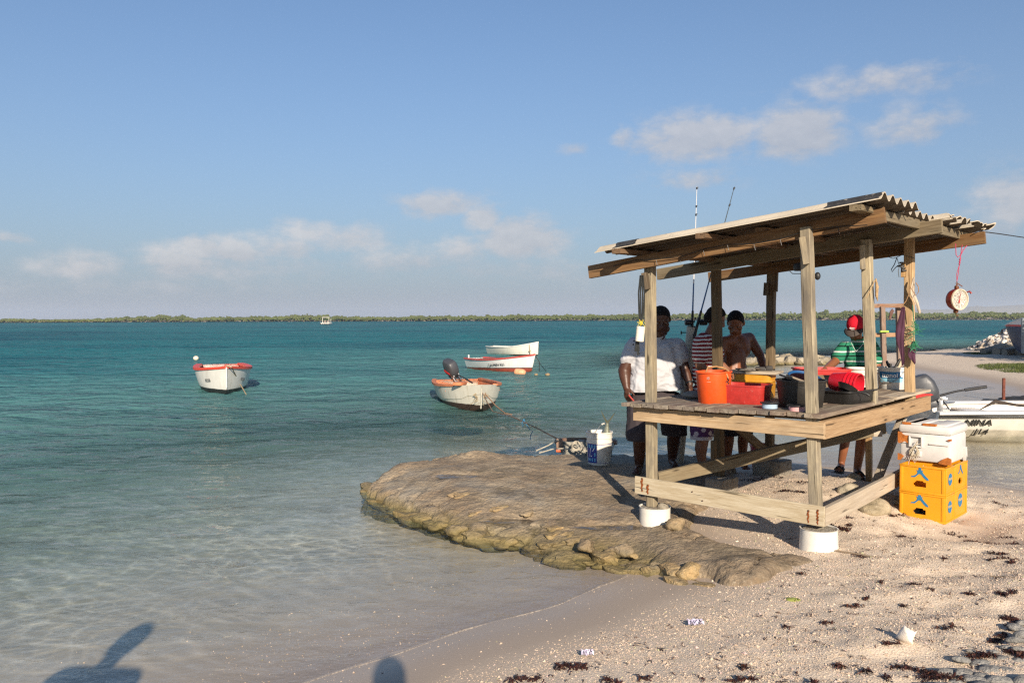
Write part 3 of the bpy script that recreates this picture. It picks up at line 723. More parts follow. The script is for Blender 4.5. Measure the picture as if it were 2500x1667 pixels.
g = on_sand(1936, 1463); single('green_stone', rock_mesh('green_stone', 61, m_plain('algae_green', (.30, .33, .07), .8, .3, 30, .4), 2, .12, .4), None, 'flat yellow green stone on the gravel', 'stone', M=Matrix.Translation(g) @ Matrix.Diagonal((.045, .035, .03, 1)))
for (px_, py_, lab, sx) in ((1698, 1528, 'crumpled lilac plastic scrap at the gravel edge near the ledge', .036), (1434, 1603, 'pale lilac plastic scrap above dark seaweed at the bottom edge', .026)):
    mb = MB(); nn = 9
    vs = [((i/(nn-1)-.5)*2*sx*(1+.3*math.sin(j)), (j/(nn-1)-.5)*1.6*sx, .018*abs(math.sin(i*1.9+j*.7))+.02*abs(math.cos(j*1.3+i*.5))) for j in range(nn) for i in range(nn)]
    mb.add(vs, [tuple(q) for q in grid_faces(nn, nn)])
    g = on_sand(px_, py_); single('plastic_scrap', mb, m_plain('lilac_film', (.48, .44, .56), .3, .15, 30), lab, 'litter', 'scraps of lilac plastic', M=Matrix.Translation(g+Vector((0, 0, .003))), smooth=70)
mb = MB(); a_, b_ = on_sand(2415, 1408), on_sand(2520, 1418); mb.tube([a_+Vector((0, 0, .006)), (a_+b_)/2+Vector((0, 0, .012)), b_+Vector((0, 0, .006))], [.003, .005, .006], 6)
single('stick', mb, m_wood('driftwood', (.30, .22, .15), (.40, .32, .23)), 'thin dry stick lying on the sand at the right edge', 'stick')
mb = MB(); a_, b_ = on_sand(2040, 1346), on_sand(2160, 1366); mb.tube([a_+Vector((0, 0, .008)), (a_+b_)/2+Vector((0, 0, .010)), b_+Vector((0, 0, .006))], [.006, .008, .004], 6)
single('stick', mb, MATS['driftwood'], 'dark stick on the gravel beside the large white bucket footing', 'stick')

def foam_line():
    mb = MB(); pts = []
    for t in np.linspace(-.9, 1.02, 220):
        a = Vector((-1.17, 4.27)); b = Vector((.75, 6.02)); q = a.lerp(b, t); n_ = Vector((.673, -.739))
        for k in range(90):
            p = q+n_*(-.45+.01*k); 
            if gz(p.x, p.y) > .006: break
        pts.append(p)
    xs = np.array([p.x for p in pts]); ys = np.array([p.y for p in pts]); ker = np.ones(5)/5
    xs[2:-2] = np.convolve(xs, ker, 'valid'); ys[2:-2] = np.convolve(ys, ker, 'valid')
    n_ = len(pts); prof = ((-.030, .002), (-.012, .011), (.0, .013), (.010, .006), (.016, -.004))
    for i in range(n_):
        w = .55+.6*mnoise.noise((i*.09, 2, 3)); w = max(.12, w)
        for (o_, z) in prof: x, y = xs[i]+.673*o_*w, ys[i]-.739*o_*w; mb.v.append((x, y, max(gz(x, y), 0)*.6+z*w))
    mb.f = [tuple(q) for q in grid_faces(5, n_)]; mb.mi = [0]*len(mb.f)
    m, n, o = newmat('wave_lip'); fo = n.noise(geoco(n), 60, 4, .7); b = n.n('ShaderNodeBsdfPrincipled', Base_Color=(.62, .53, .42, 1), Roughness=.35, Alpha=n.maprange(fo, .38, .64, .0, .60)); n.set(o.inputs[0], b)
    tag(link('wave_foam', mb.mesh('wave_foam', m, 80)), kind='stuff')
foam_line()
# ------------------------------------------------------------------ far shore: mangrove wood, hills
def ico_faces(v):
    d = np.linalg.norm(v[:, None]-v[None], axis=-1); e = np.sort(d[d > 1e-6])[0]*1.05; F_ = []
    for i in range(12):
        for j in range(i+1, 12):
            for k in range(j+1, 12):
                if d[i, j] < e and d[j, k] < e and d[i, k] < e:
                    F_.append((i, j, k) if np.dot(np.cross(v[j]-v[i], v[k]-v[i]), v[i]) > 0 else (i, k, j))
    return np.array(F_)
def mangroves():
    prof = [(-1500,10),(0,9),(200,9),(300,13),(380,20),(450,18),(480,12),(600,15),(700,16),(760,19),(850,13),(1000,14),(1100,15),(1250,16),(1500,17),(1700,18),(1900,20),(2000,22),(2100,25),(2150,23),(2250,20),(2500,18),(4000,16)]
    N = 42000
    px_ = nrg.uniform(-1300, 3800, N); hh = np.interp(px_, [p[0] for p in prof], [p[1] for p in prof])
    hh = hh*(1+.16*vnoise(px_/14.0, 0.0)+.12*vnoise(px_/5.0, 3.0))
    d = 552+nrg.uniform(0, 1, N)**1.5*40; x = (px_-1250)/F*d
    top = hh/F*560*1.0; z = .5+(top-.9)*nrg.uniform(0, 1, N)**.4*(.55+.45*(d-552)/40)
    r = nrg.uniform(.38, .85, N); z = np.maximum(z, .4)
    bm = bmesh.new(); bmesh.ops.create_icosphere(bm, subdivisions=1, radius=1.0)
    bm.free(); bm = bmesh.new(); bmesh.ops.create_icosphere(bm, subdivisions=1, radius=1.0); bmesh.ops.dissolve_degenerate(bm, dist=1e-4, edges=bm.edges[:]); bv = np.array([v.co[:] for v in bm.verts][:12]); bm.free()
    bf = ico_faces(bv)
    pal = np.array([(.095,.115,.034),(.080,.100,.032),(.112,.128,.040),(.10,.105,.045),(.118,.118,.06)])
    t = pal[nrg.choice(5, N, p=[.32,.26,.24,.12,.06])]*(1+.25*vnoise(px_/40., z, 2.0))[:, None]
    o = scatter('mangrove_wood', np.stack([x, d, z], -1), bv, bf, np.stack([r*1.15, r, r*.75], -1), t, m_tint('mangrove_leaf', .8))
mangroves()
def hills():
    xs = np.linspace(-2600, 5200, 240); V = []; Fc = []
    h = 30*np.exp(-((xs-2100)/900)**2)+60*np.exp(-((xs-3100)/700)**2)+4*vnoise(xs/150, 0.)+3*vnoise(xs/50, 2.)+2
    h = np.maximum(h, 0)
    for j, (k, dy) in enumerate(((0, 0), (.6, 120), (1, 300), (0, 900))):
        V += [(x_, 4200+dy, k*h_-2*(j in (0, 3))) for x_, h_ in zip(xs, h)]
    me = np_mesh('hills', V, grid_faces(240, 4), m_plain('dry_hill', (.22, .19, .13), .9, .2, .02), True)
    tag(link('hills', me), kind='structure')
hills()

# ------------------------------------------------------------------ breakwater, shell heap, logs, grass on the far spit
pb = [rock_mesh('boulder', 40+k, M_PALE, 2, .28, .8, True) for k in range(6)]
for k in range(46):
    px_ = 1715+k*6.6+rng.uniform(-4, 4); big = rng.random() < .25
    r = rng.uniform(.22, .34) if big else rng.uniform(.10, .20)
    g = G(px_, rng.uniform(882, 890), .02); 
    single('boulder', rng.choice(pb), None, 'pale boulder in the low row of rocks across the shallow inlet', 'boulder', 'boulders of the low breakwater beyond the hut', M=Matrix.Translation((g.x, g.y, r*.35)) @ Matrix.Rotation(rng.uniform(0, 6), 4, 'Z') @ Matrix.Rotation(rng.uniform(-.5, .5), 4, 'X') @ Matrix.Diagonal((r*1.15, r, r, 1)))
HC = P(2608, 850, 38.5); HC.z = 0; hz0 = gz(HC.x, HC.y)
def heap_z(x, y):
    r = np.hypot(x-HC.x, y-HC.y); return hz0-.15+2.35*np.clip(1-r/4.1, 0, 1)**.9+.10*vnoise(x*2.2, y*2.2)
hx = np.linspace(-4.4, 4.4, 50); HX, HY = np.meshgrid(hx+HC.x, hx+HC.y)
heap = np_mesh('shell_heap', np.stack([HX, HY, heap_z(HX, HY)], -1).reshape(-1, 3), grid_faces(50, 50), m_plain('shell_rubble', (.34, .31, .27), .9, .5, 9, .8, dirt=(.08, .075, .07)))
tag(link('shell_heap', heap), kind='stuff')
cm = []
for k in range(4):
    me = conch('conch_shell', .24).mesh('conch_shell', [M_SHELL, m_plain('grey_shell', (.40, .37, .34), .8, .3, 20), m_plain('tan_shell', (.55, .45, .33), .8, .25, 20), m_plain('dark_shell', (.10, .095, .09), .8, .3, 20)][k], 60); cm.append(me)
cnt = 0
while cnt < 230:
    a = rng.uniform(math.pi*.80, math.pi*1.62); r = 4.05*math.sqrt(rng.uniform(.02, 1)); x = HC.x+r*math.cos(a); y = HC.y+r*math.sin(a)
    q = proj((x, y, 1.0))
    if q[0] > 2515: continue
    pz = float(heap_z(np.array([x]), np.array([y]))[0]); q = proj((x, y, pz))
    if q[0] > 2515: continue
    single('conch_shell', rng.choices(cm, (5, 3, 2, 2))[0], None, 'bleached conch shell in the heap at the right edge of the far spit', 'shell', 'bleached conch shells in the heap on the spit', M=Matrix.Translation((x, y, pz+.03)) @ Matrix.Rotation(rng.uniform(0, 6.28), 4, 'Z') @ Matrix.Rotation(rng.uniform(.4, 2.4), 4, 'X') @ Matrix.Scale(rng.uniform(.6, 1.15), 4)); cnt += 1
M_LOG = m_wood('log_wood', (.34, .29, .22), (.44, .38, .30), None, .7, .5)
for (pa, pbx, da, db, r) in (((2400, 853), (2475, 838), 34.6, 35.6, .13), ((2432, 858), (2452, 845), 33.8, 34.4, .15), ((2452, 860), (2490, 857), 33.5, 33.8, .13), ((2484, 862), (2530, 858), 33.4, 33.6, .13), ((2452, 846), (2530, 838), 34.5, 35.0, .12)):
    a_, b_ = P(*pa, da), P(*pbx, db); a_.z = gz(a_.x, a_.y)+r*.8; b_.z = gz(b_.x, b_.y)+r*.9+.25*(pbx[1] < 842)
    ax = (b_-a_); mb = MB(); mb.tube([(0, 0, 0), (ax.length*.5, 0, .03), (ax.length, 0, 0)], [r*1.1, r, r*.85], 12)
    single('log', mb, M_LOG, {2400: 'long pale log sloping up at the left end of the driftwood row', 2432: 'stubby curved log second from the left in the driftwood row', 2484: 'log lying flat at the frame edge in the driftwood row', 2452: 'middle log of the driftwood row' if pa[1] == 860 else 'upper log lying behind the driftwood row'}[pa[0]], 'log', 'driftwood logs below the shell heap', M=Matrix.Translation(a_) @ ax.to_track_quat('X', 'Z').to_matrix().to_4x4())
def grass():
    V = []; Fc = []; T = []
    def patch(cx, cy, rx, ry, n_, hmax):
        for k in range(n_):
            u, a = math.sqrt(rng.random()), rng.uniform(0, 6.283); x = cx+rx*u*math.cos(a); y = cy+ry*u*math.sin(a); z = gz(x, y)
            h = rng.uniform(.3, 1)*hmax*(1.1-.6*u); b = rng.uniform(0, 6.283); lx_, ly_ = rng.gauss(0, .06), rng.gauss(0, .06); w = .010; i0 = len(V)
            V.extend([(x-w*math.cos(b), y-w*math.sin(b), z-.01), (x+w*math.cos(b), y+w*math.sin(b), z-.01), (x+lx_, y+ly_, z+h)]); Fc.append((i0, i0+1, i0+2)); t = rng.choice([(.075,.10,.022),(.05,.08,.016),(.11,.125,.035)]); T.extend([t]*3)
    c = P(2560, 900, 25.5); patch(c.x, c.y, 1.35, 3.2, 9000, .14)
    c = P(2390, 850, 35); patch(c.x, c.y, .55, .8, 900, .12)
    c = P(2475, 848, 35); patch(c.x, c.y, .5, .3, 250, .1)
    me = np_mesh('grass', V, Fc, m_tint('grass_blade', .7), False)
    ca_ = me.color_attributes.new('tint', 'FLOAT_COLOR', 'POINT'); ca_.data.foreach_set('color', np.array([t+(1.0,) for t in T], np.float32).ravel())
    tag(link('grass', me), kind='stuff')
grass()

# ------------------------------------------------------------------ the air: thin sea haze
mb = MB(); mb.box((0, 2750, 33), (12600, 6900, 84)); m, n, o = newmat('sea_haze')
n.set(o.inputs['Volume'], n.n('ShaderNodeVolumePrincipled', Color=(.74, .84, .98, 1), Density=.00018, Anisotropy=.2))
tag(link('haze', mb.mesh('haze', m)), kind='stuff')

# ------------------------------------------------------------------ the tree just outside the frame that shades the far spit
def shade_tree():
    bx_, by_ = 21.3, 25.5; z0 = gz(bx_, by_); rt = thing('tree', 'low spreading tree outside the right edge, shading the sand of the far spit', 'tree', (bx_, by_, z0))
    bk = m_wood('bark', (.16, .12, .08), (.24, .19, .13)); mb = MB(); b = Vector((bx_, by_, z0-.1))
    mb.tube([b, b+Vector((.1, .05, .9)), b+Vector((.05, .1, 1.9)), b+Vector((-.2, .1, 2.8))], [.20, .16, .13, .08], 9)
    for k in range(7): a = k*.9; mb.tube([b+Vector((.05, .1, 1.6+.12*k)), b+Vector((.9*math.cos(a), .9*math.sin(a), 2.5+.1*k)), b+Vector((2.0*math.cos(a), 2.0*math.sin(a), 3.0+.12*k))], [.09, .06, .02], 6)
    part('trunk', mb, bk, rt, 60)
    N = 5200; cl = [(rng.uniform(-2.3, 2.3), rng.uniform(-1.7, 1.7), rng.uniform(2.4, 4.2)) for _ in range(34)]
    V = []; Fc = []
    for k in range(N):
        c = rng.choice(cl); p = Vector((bx_+c[0]+rng.gauss(0, .32), by_+c[1]+rng.gauss(0, .32), z0+c[2]+rng.gauss(0, .2))); u = Vector((rng.gauss(0, 1), rng.gauss(0, 1), rng.gauss(0, .6))).normalized()*.11; w = u.orthogonal().normalized()*.05; i0 = len(V); V.extend([(p-u)[:], (p+w)[:], (p+u)[:], (p-w)[:]]); Fc.append((i0, i0+1, i0+2, i0+3))
    part('crown', np_mesh('crown', V, Fc, m_plain('tree_leaf', (.07, .10, .025), .7, .3, 2), False), None, rt)
shade_tree()
# ------------------------------------------------------------------ boats
def m_hull(name, upper, lower, zline, streak=.35, rough=.45, line=None):
    """boat paint: topside colour over bottom paint, parted at a painted line, with runs and scuffs"""
    m, n, o = newmat(name); co = objco(n); x, y, z = n.sep(co)
    zz = n.m('ADD', z, n.m('MULTIPLY', n.m('SUBTRACT', n.noise(co, 5, 3), .5), .03))
    a = n.noise(co, 4, 5, .65); run = n.noise(n.vm('MULTIPLY', co, (9, 9, .9)), 1.0, 4, .6); sc_ = n.noise(co, 22, 5, .7)
    c = n.mix(n.maprange(a, .3, .7), C4([q*.84 for q in upper]), C4(upper))
    c = n.mix(n.m('MULTIPLY', n.maprange(run, .52, .72), streak), c, (.36, .29, .18, 1))
    c = n.mix(n.m('MULTIPLY', n.maprange(sc_, .62, .74), streak), c, (.22, .19, .14, 1))
    lo = n.mix(n.maprange(a, .35, .65), C4([q*.6 for q in lower]), C4(lower))
    k = n.maprange(zz, zline-.006, zline+.006)
    c = n.mix(k, lo, c)
    if line: c = n.mix(n.m('MULTIPLY', n.m('GREATER_THAN', zz, zline), n.m('LESS_THAN', zz, zline+.022)), c, C4(line))
    finish(n, o, c, rough, sc_, .12, .004, 0, .45); MATS[name] = m; return m
def lettering(name, text, size, mat, M, root, subp=False, ext=.0012, bend=None, align='CENTER', shear=0.0, bold=0.0):
    cu = bpy.data.curves.new(name, 'FONT'); cu.body = text; cu.size = size; cu.extrude = ext; cu.align_x = align; cu.align_y = 'CENTER'; cu.shear = shear; cu.offset = bold; cu.resolution_u = 3
    tmp = bpy.data.objects.new('tmp', cu); COL.objects.link(tmp)
    dg = bpy.context.evaluated_depsgraph_get(); me = bpy.data.meshes.new_from_object(tmp.evaluated_get(dg)); bpy.data.objects.remove(tmp); bpy.data.curves.remove(cu)
    if bend:                      # wrap round a cylinder of this radius (axis Z, text upright)
        for v in me.vertices:
            a = v.co.x/bend; r = bend+v.co.z; v.co = (r*math.sin(a), -r*math.cos(a), v.co.y)
    me.materials.clear(); me.materials.append(mat)
    return sub(name, me, None, root, M=M) if subp else part(name, me, None, root, M=M)
BLK = m_plain('black_paint', (.018, .018, .018), .5, .2, 20)
ROPE = m_plain('tan_rope', (.36, .28, .17), .9, .25, 60, .4)
ROPEB = m_plain('blue_rope', (.03, .16, .30), .8, .25, 60, .4)
class Hull:
    """hull in its own frame: X forward, Y port, Z up, water line at Z = 0"""
    def __init__(h, L, B, bow, mid, stern, keel=.22, tb=.72, full=2.2, rake=.25, strakes=0, n=22, flare=.55):
        h.L, h.B = L, B; h.n = n; h.ns = 9
        h.T = np.linspace(0, 1, n)
        h.par = (bow, mid, stern, keel, tb, full, rake, strakes, flare)
    def half(h, t):
        bow, mid, stern, keel, tb, full, rake, st, fl = h.par
        return h.B/2*(tb+(1-tb)*math.sin(min(t/.45, 1)*math.pi/2)) if t < .45 else h.B/2*(1-((t-.45)/.55)**full)
    def sheer(h, t):
        bow, mid, stern = h.par[:3]; a = (bow+stern-2*mid)*2; 
        return mid+(stern-mid)*(1-t/.45)**2 if t < .45 else mid+(bow-mid)*((t-.45)/.55)**2
    def pt(h, t, s, side, off=0.0):
        """t along, s from keel (0) to gunwale (1)"""
        keel, rake, st, fl = h.par[3], h.par[6], h.par[7], h.par[8]
        b = max(h.half(t)-off, .004); zt = h.sheer(t); zk = -keel*(1-max(0, (t-.55)/.45)**3)*(.75+.25*min(t/.3, 1))+off
        f = min(1, (t/.5)) ; p = fl*(1-.55*max(0, (t-.5)/.5))
        yy = b*(s**p); z = zk+(zt-zk)*(s**1.55 if t < .9 else s**1.25)
        if st:
            k = s*st; yy += .012*(1-(k-math.floor(k)))*(1 if s < .999 else 0)
        x = -h.L/2+h.L*t+rake*(max(0, (t-.6)/.4)**2)*(z/ max(h.par[0], .1))-off*(1 if t > .9 else 0)
        return (x, side*yy, z)
    def shell(h, off=0.0, s0=0.0, nsv=None, top=1.0, tr=True):
        mb = MB(); S = nsv or [0, .04, .1, .18, .28, .333, .334, .45, .56, .666, .667, .78, .9, .999, 1.0]
        S = [q for q in S if s0 <= q <= top]
        P_ = [-1]*0
        cols = [(-1, s) for s in S[::-1]]+[(1, s) for s in S]
        for t in h.T:
            for (sd_, s) in cols: mb.v.append(h.pt(t, s, sd_, off))
        m = len(cols)
        for i in range(len(h.T)-1):
            for j in range(m-1): mb.f.append((i*m+j, i*m+j+1, (i+1)*m+j+1, (i+1)*m+j))
        if tr: mb.f.append(tuple(range(m)))          # transom
        mb.mi = [0]*len(mb.f); return mb
    def rail(h, w=.05, th=.035, t0=0.0, t1=1.0, out=.015, cover=None):
        mb = MB()
        for sd_ in (-1, 1):
            ts = np.linspace(t0, t1, 26); i0 = len(mb.v)
            for t in ts:
                x, y, z = h.pt(t, 1.0, sd_); y0 = y+sd_*out; y1 = y-sd_*min(w, max(abs(y), .01))
                for (yy, zz) in ((y0, z-th*.5), (y0, z+th*.5), (y1, z+th*.5), (y1, z-th*.5)): mb.v.append((x, yy, zz))
            for i in range(len(ts)-1):
                for k in range(4):
                    a = i0+i*4+k; b = i0+i*4+(k+1) % 4; mb.f.append((a, b, b+4, a+4))
            mb.f.append((i0, i0+1, i0+2, i0+3)); e = i0+4*(len(ts)-1); mb.f.append((e, e+1, e+2, e+3))
        mb.mi = [0]*len(mb.f); return mb
    def thwart(h, t, z, w=.2, th=.03):
        y = h.half(t)*.93; mb = MB(); mb.box((-h.L/2+h.L*t, 0, z), (w, 2*y, th), bev=.005); return mb
    def deck(h, t0, dz=-.01):
        mb = MB(); ts = np.linspace(t0, 1, 10)
        for t in ts:
            x, y, z = h.pt(t, 1.0, 1, .01); mb.v += [(x, -y, z+dz), (x, 0, z+dz+.03), (x, y, z+dz)]
        for i in range(9):
            for k in range(2): mb.f.append((i*3+k, i*3+k+1, i*3+k+4, i*3+k+3))
        mb.mi = [0]*len(mb.f); return mb
    def floor(h, z): 
        mb = MB(); ts = np.linspace(.02, .86, 12)
        for t in ts: 
            y = h.half(t)*.72; x = -h.L/2+h.L*t; mb.v += [(x, -y, z), (x, y, z)]
        for i in range(11): mb.f.append((2*i, 2*i+1, 2*i+3, 2*i+2))
        mb.mi = [0]*len(mb.f); return mb
def frame(loc, heading, pitch=0.0, roll=0.0):
    hx_ = Vector((heading[0], heading[1], 0)).normalized(); a = math.atan2(hx_.y, hx_.x)
    return Matrix.Translation((loc[0], loc[1], loc[2] if len(loc) > 2 else 0)) @ Matrix.Rotation(a, 4, 'Z') @ Matrix.Rotation(pitch, 4, 'Y') @ Matrix.Rotation(roll, 4, 'X')
def bow_at(p, heading, L, rake=.12):          # centre of a boat whose stem meets the water at p
    h_ = Vector((heading[0], heading[1], 0)).normalized(); return Vector((p.x, p.y, 0))-h_*(L/2-rake)
def outboard(name, M, root=None, label=None, cat='outboard motor', s=1.0, cowlcol=(.055, .058, .065), tilt=0.0):
    """outboard motor: origin at the clamp on top of the transom, X forward (into the boat)"""
    rt = thing(name, label, cat, M.translation) 
    Mt = M @ Matrix.Rotation(tilt, 4, 'Y') @ Matrix.Scale(s, 4)
    cm_ = m_plain('motor_cowl', cowlcol, .42, .2, 8, .05); red = m_plain('motor_red', (.50, .02, .018), .4, .2, 20); al = m_plain('motor_alloy', (.40, .40, .40), .35, .2, 30, .1, .7)
    def sect(z, fx, bx, w, p=.55, n_=20):
        pts = []
        for k in range(n_):
            a = 2*math.pi*k/n_; c, s_ = math.cos(a), math.sin(a)
            x = (math.copysign(abs(c)**p, c)); y = math.copysign(abs(s_)**p, s_)*w
            pts.append((x*(fx if x > 0 else bx), y, z))
        return pts
    mb = MB(); secs = [(.06, .13, .16, .095), (.09, .165, .20, .120), (.20, .18, .225, .135), (.31, .165, .235, .132), (.385, .125, .235, .122), (.42, .10, .225, .105), (.432, .06, .19, .07)]
    for q in secs: mb.v += sect(*q)
    for i in range(len(secs)-1):
        for k in range(20): mb.f.append((i*20+k, i*20+(k+1) % 20, (i+1)*20+(k+1) % 20, (i+1)*20+k))
    mb.f += [tuple(range(20))[::-1], tuple(range(20*(len(secs)-1), 20*len(secs)))]; mb.mi = [0]*len(mb.f)
    ctr = Matrix.Translation((-.12, 0, 0))
    me = mb.mesh('cowl', cm_, 45); me.transform(ctr); cw = part('cowl', me, None, rt, M=Mt)
    mb = MB()
    for sd_ in (-1, 1):
        i0 = len(mb.v)
        for (x, z) in ((-.27, .20), (-.23, .15), (-.10, .14), (-.03, .15), (-.06, .172), (-.21, .21)): mb.v += [(x, sd_*.112, z), (x, sd_*.1415, z)]
        mb.f += [tuple(i0+2*k for k in range(6)), tuple(i0+2*k+1 for k in range(6))[::-1]]+[(i0+2*k, i0+2*((k+1) % 6), i0+2*((k+1) % 6)+1, i0+2*k+1) for k in range(6)]
    mb.mi = [0]*len(mb.f); sub('red_stripe', mb, red, cw, M=Mt)
    mb = MB(); mb.box((-.30, 0, .32), (.10, .20, .08), bev=.02); sub('air_vent', mb, m_plain('motor_dark', (.02, .02, .022), .5, .2, 20), cw, M=Mt)
    mb = MB(); mb.box((-.12, 0, .02), (.22, .15, .10), bev=.02); mb.cone((-.14, 0, 0), .055, (-.17, 0, -.55), .045); mb.box((-.20, 0, -.60), (.34, .05, .10), bev=.02); mb.box((-.22, 0, -.46), (.34, .16, .018)); mb.prism([(-.06, -.62), (-.22, -.82), (-.28, -.62)], .02, Matrix.Rotation(math.pi/2, 4, 'X'))
    part('leg', mb, cm_, rt, M=Mt)
    mb = MB()
    for sd_ in (-.07, .07):
        mb.box((.02, sd_, -.02), (.05, .03, .22), bev=.006); mb.box((.05, sd_, .07), (.10, .03, .04), bev=.006); mb.tube([(.05, sd_, -.06), (.12, sd_, -.06)], .008); mb.box((.12, sd_, -.06), (.012, .07, .014))
    mb.tube([(0, -.1, .06), (0, .1, .06)], .018)
    part('clamp_bracket', mb, al, rt, M=M @ Matrix.Scale(s, 4))
    mb = MB(); mb.tube([(.02, .03, .10), (.25, .04, .10), (.36, .045, .09)], [.016, .013, .013], 10); mb.tube([(.36, .045, .09), (.62, .06, .06)], [.021, .02], 12)
    part('tiller', mb, m_plain('motor_dark', (.02, .02, .022), .5), rt, M=Mt)
    mb = MB(); mb.tube([(.02, 0, .10), (.08, .05, .0), (.12, .06, -.12), (.20, .02, -.22)], .008, 6); mb.tube([(-.02, -.05, .05), (.06, -.06, .03), (.10, -.02, -.08)], .007, 6)
    part('fuel_hose', mb, BLK, rt, M=Mt)
    return rt
def boat_root(name, label, M, cat='boat', group='small boats moored in the lagoon'):
    return thing(name, label, cat, M.translation, group)

# white boat with a red rail, bow-on, far left
h = Hull(4.2, 1.50, .68, .55, .54, .2, .84, 2.4, .10, flare=.30)
hd = (.37, -.93); M = frame(bow_at(G(553, 960), hd, 4.2), hd)
r = boat_root('rowing_boat', 'white boat with broad red rail seen bow-on, moored alone at left', M)
hu = part('hull', h.shell(), m_hull('white_black_hull', (.74, .72, .66), (.02, .022, .02), .10, .22), r, 35, M)
part('inner_lining', h.shell(.05, .1), m_plain('red_lining', (.66, .08, .035), .6, .2, 6), r, 35, M)
part('rail', h.rail(.13, .06, 0, .995, .03), m_plain('red_rail', (.70, .065, .03), .45, .15, 6), r, 30, M)
part('bow_deck', h.deck(.86, .02), MATS['red_rail'], r, 60, M); part('floor', h.floor(.05), MATS['red_lining'], r, 60, M)
part('seat', h.thwart(.45, .38), MATS['red_lining'], r, 40, M)
mb = MB(); mb.tube([(h.pt(1, s, 1)[0]+.012, 0, h.pt(1, s, 1)[2]) for s in (.3, .45, .6, .8, 1)], .016, 8); part('stem', mb, m_plain('white_trim', (.74, .72, .66), .5), r, 60, M)
for sd_ in (1, -1):
    a = Vector(h.pt(.80, .72, sd_)); b_ = Vector(h.pt(.86, .72, sd_)); c = Vector(h.pt(.83, .80, sd_)); ax = (b_-a).normalized()*(1 if sd_ < 0 else -1); nn = (b_-a).cross(c-a).normalized(); nn = nn if nn.y*sd_ > 0 else -nn
    up = nn.cross(ax); T = Matrix((ax, up, nn)).transposed().to_4x4(); T.translation = (a+b_)/2+nn*.028
    lettering('lettering', 'ROSA', .125, BLK, M @ T, hu, True)
mb = MB(); A_ = M @ Vector((h.pt(1, 1, 1)[0], 0, .72)); mb.tube([A_, A_+Vector((.16, -.1, -.03)), G(585, 935, .2), G(604, 968, -.03)], .014, 6)
single('mooring_rope', mb, ROPE, 'pale rope from the bow of the red railed boat into the water', 'rope', 'mooring ropes')
mb = MB()
for px_ in (552, 563): mb.tube([G(px_-3, 945, .05), G(px_, 960, -.05)], .012, 6)
single('mooring_rope', mb, ROPE, 'two short rope ends hanging under the bow of the red railed boat', 'rope', 'mooring ropes')
g = G(478.5, 879); mb = MB(); mb.ball((0, 0, .09), (.125, .125, .11), nv=10); rt = thing('mooring_buoy', 'small round white buoy floating behind the red railed boat', 'buoy', (g.x, g.y, 0)); part('float', mb, m_plain('buoy_white', (.78, .68, .52), .5, .2, 8, dirt=(.4, .25, .1)), rt, 60, Matrix.Translation((g.x, g.y, 0)))
mb = MB(); mb.tube([(g.x, g.y, .19), (g.x+.02, g.y, .24), (g.x-.02, g.y, .19)], .012, 6); part('eye', mb, BLK, rt)

# worn boat with the outboard, nearest the ledge
h = Hull(3.6, 1.50, .50, .41, .42, .22, .80, 2.1, .14, 3, flare=.40)
hd = (.20, -.98); M = frame(bow_at(G(1172, 1000), hd, 3.6, .10), hd, -.02)
r = boat_root('motor_boat', 'worn white plank boat with orange inside and outboard, moored nearest the ledge', M)
part('hull', h.shell(), m_hull('worn_hull', (.72, .68, .57), (.055, .030, .020), .07, .6, .65), r, 30, M)
part('inner_lining', h.shell(.05, .1), m_plain('orange_lining', (.62, .20, .085), .7, .3, 5, .2, dirt=(.30, .16, .07)), r, 35, M)
part('rail', h.rail(.08, .045, 0, .80, .02), m_plain('orange_rail', (.58, .19, .08), .7, .35, 9, .3, dirt=(.32, .20, .07)), r, 30, M)
mb = MB(); mb.box((1.25, .28, .49), (.36, .20, .07), Matrix.Rotation(-.5, 4, 'Z'), .02); part('bow_rail_piece', mb, MATS['orange_rail'], r, 40, M)
part('floor', h.floor(.02), MATS['orange_lining'], r, 60, M)
for t in (.38, .66): part('seat', h.thwart(t, .30), MATS['orange_lining'], r, 40, M)
mb = MB(); mb.tube([(h.pt(1, s, 1)[0]+.01, 0, h.pt(1, s, 1)[2]) for s in (0, .25, .5, .75, 1)], .014, 8); part('stem', mb, m_plain('worn_trim', (.56, .52, .43), .7, .4), r, 60, M)
mb = MB(); q0 = Vector((1.72, .02, .38)); mb.ball(q0, .05); 
for k in range(7): mb.tube([q0, q0+Vector((.06, rng.uniform(-.18, .18), -.1)), q0+Vector((.05, rng.uniform(-.25, .2), rng.uniform(-.32, -.12))), q0+Vector((.02, rng.uniform(-.05, .05), -.05))], .007, 5)
part('rope_knot', mb, ROPE, r, 60, M)
ob = outboard('outboard_motor', M @ Matrix.Translation((-1.74, -.04, .45)) @ Matrix.Rotation(.42, 4, 'X') @ Matrix.Rotation(.35, 4, 'Z'), None, 'grey and red outboard motor tilted up on the orange lined boat', s=1.02, tilt=.45)

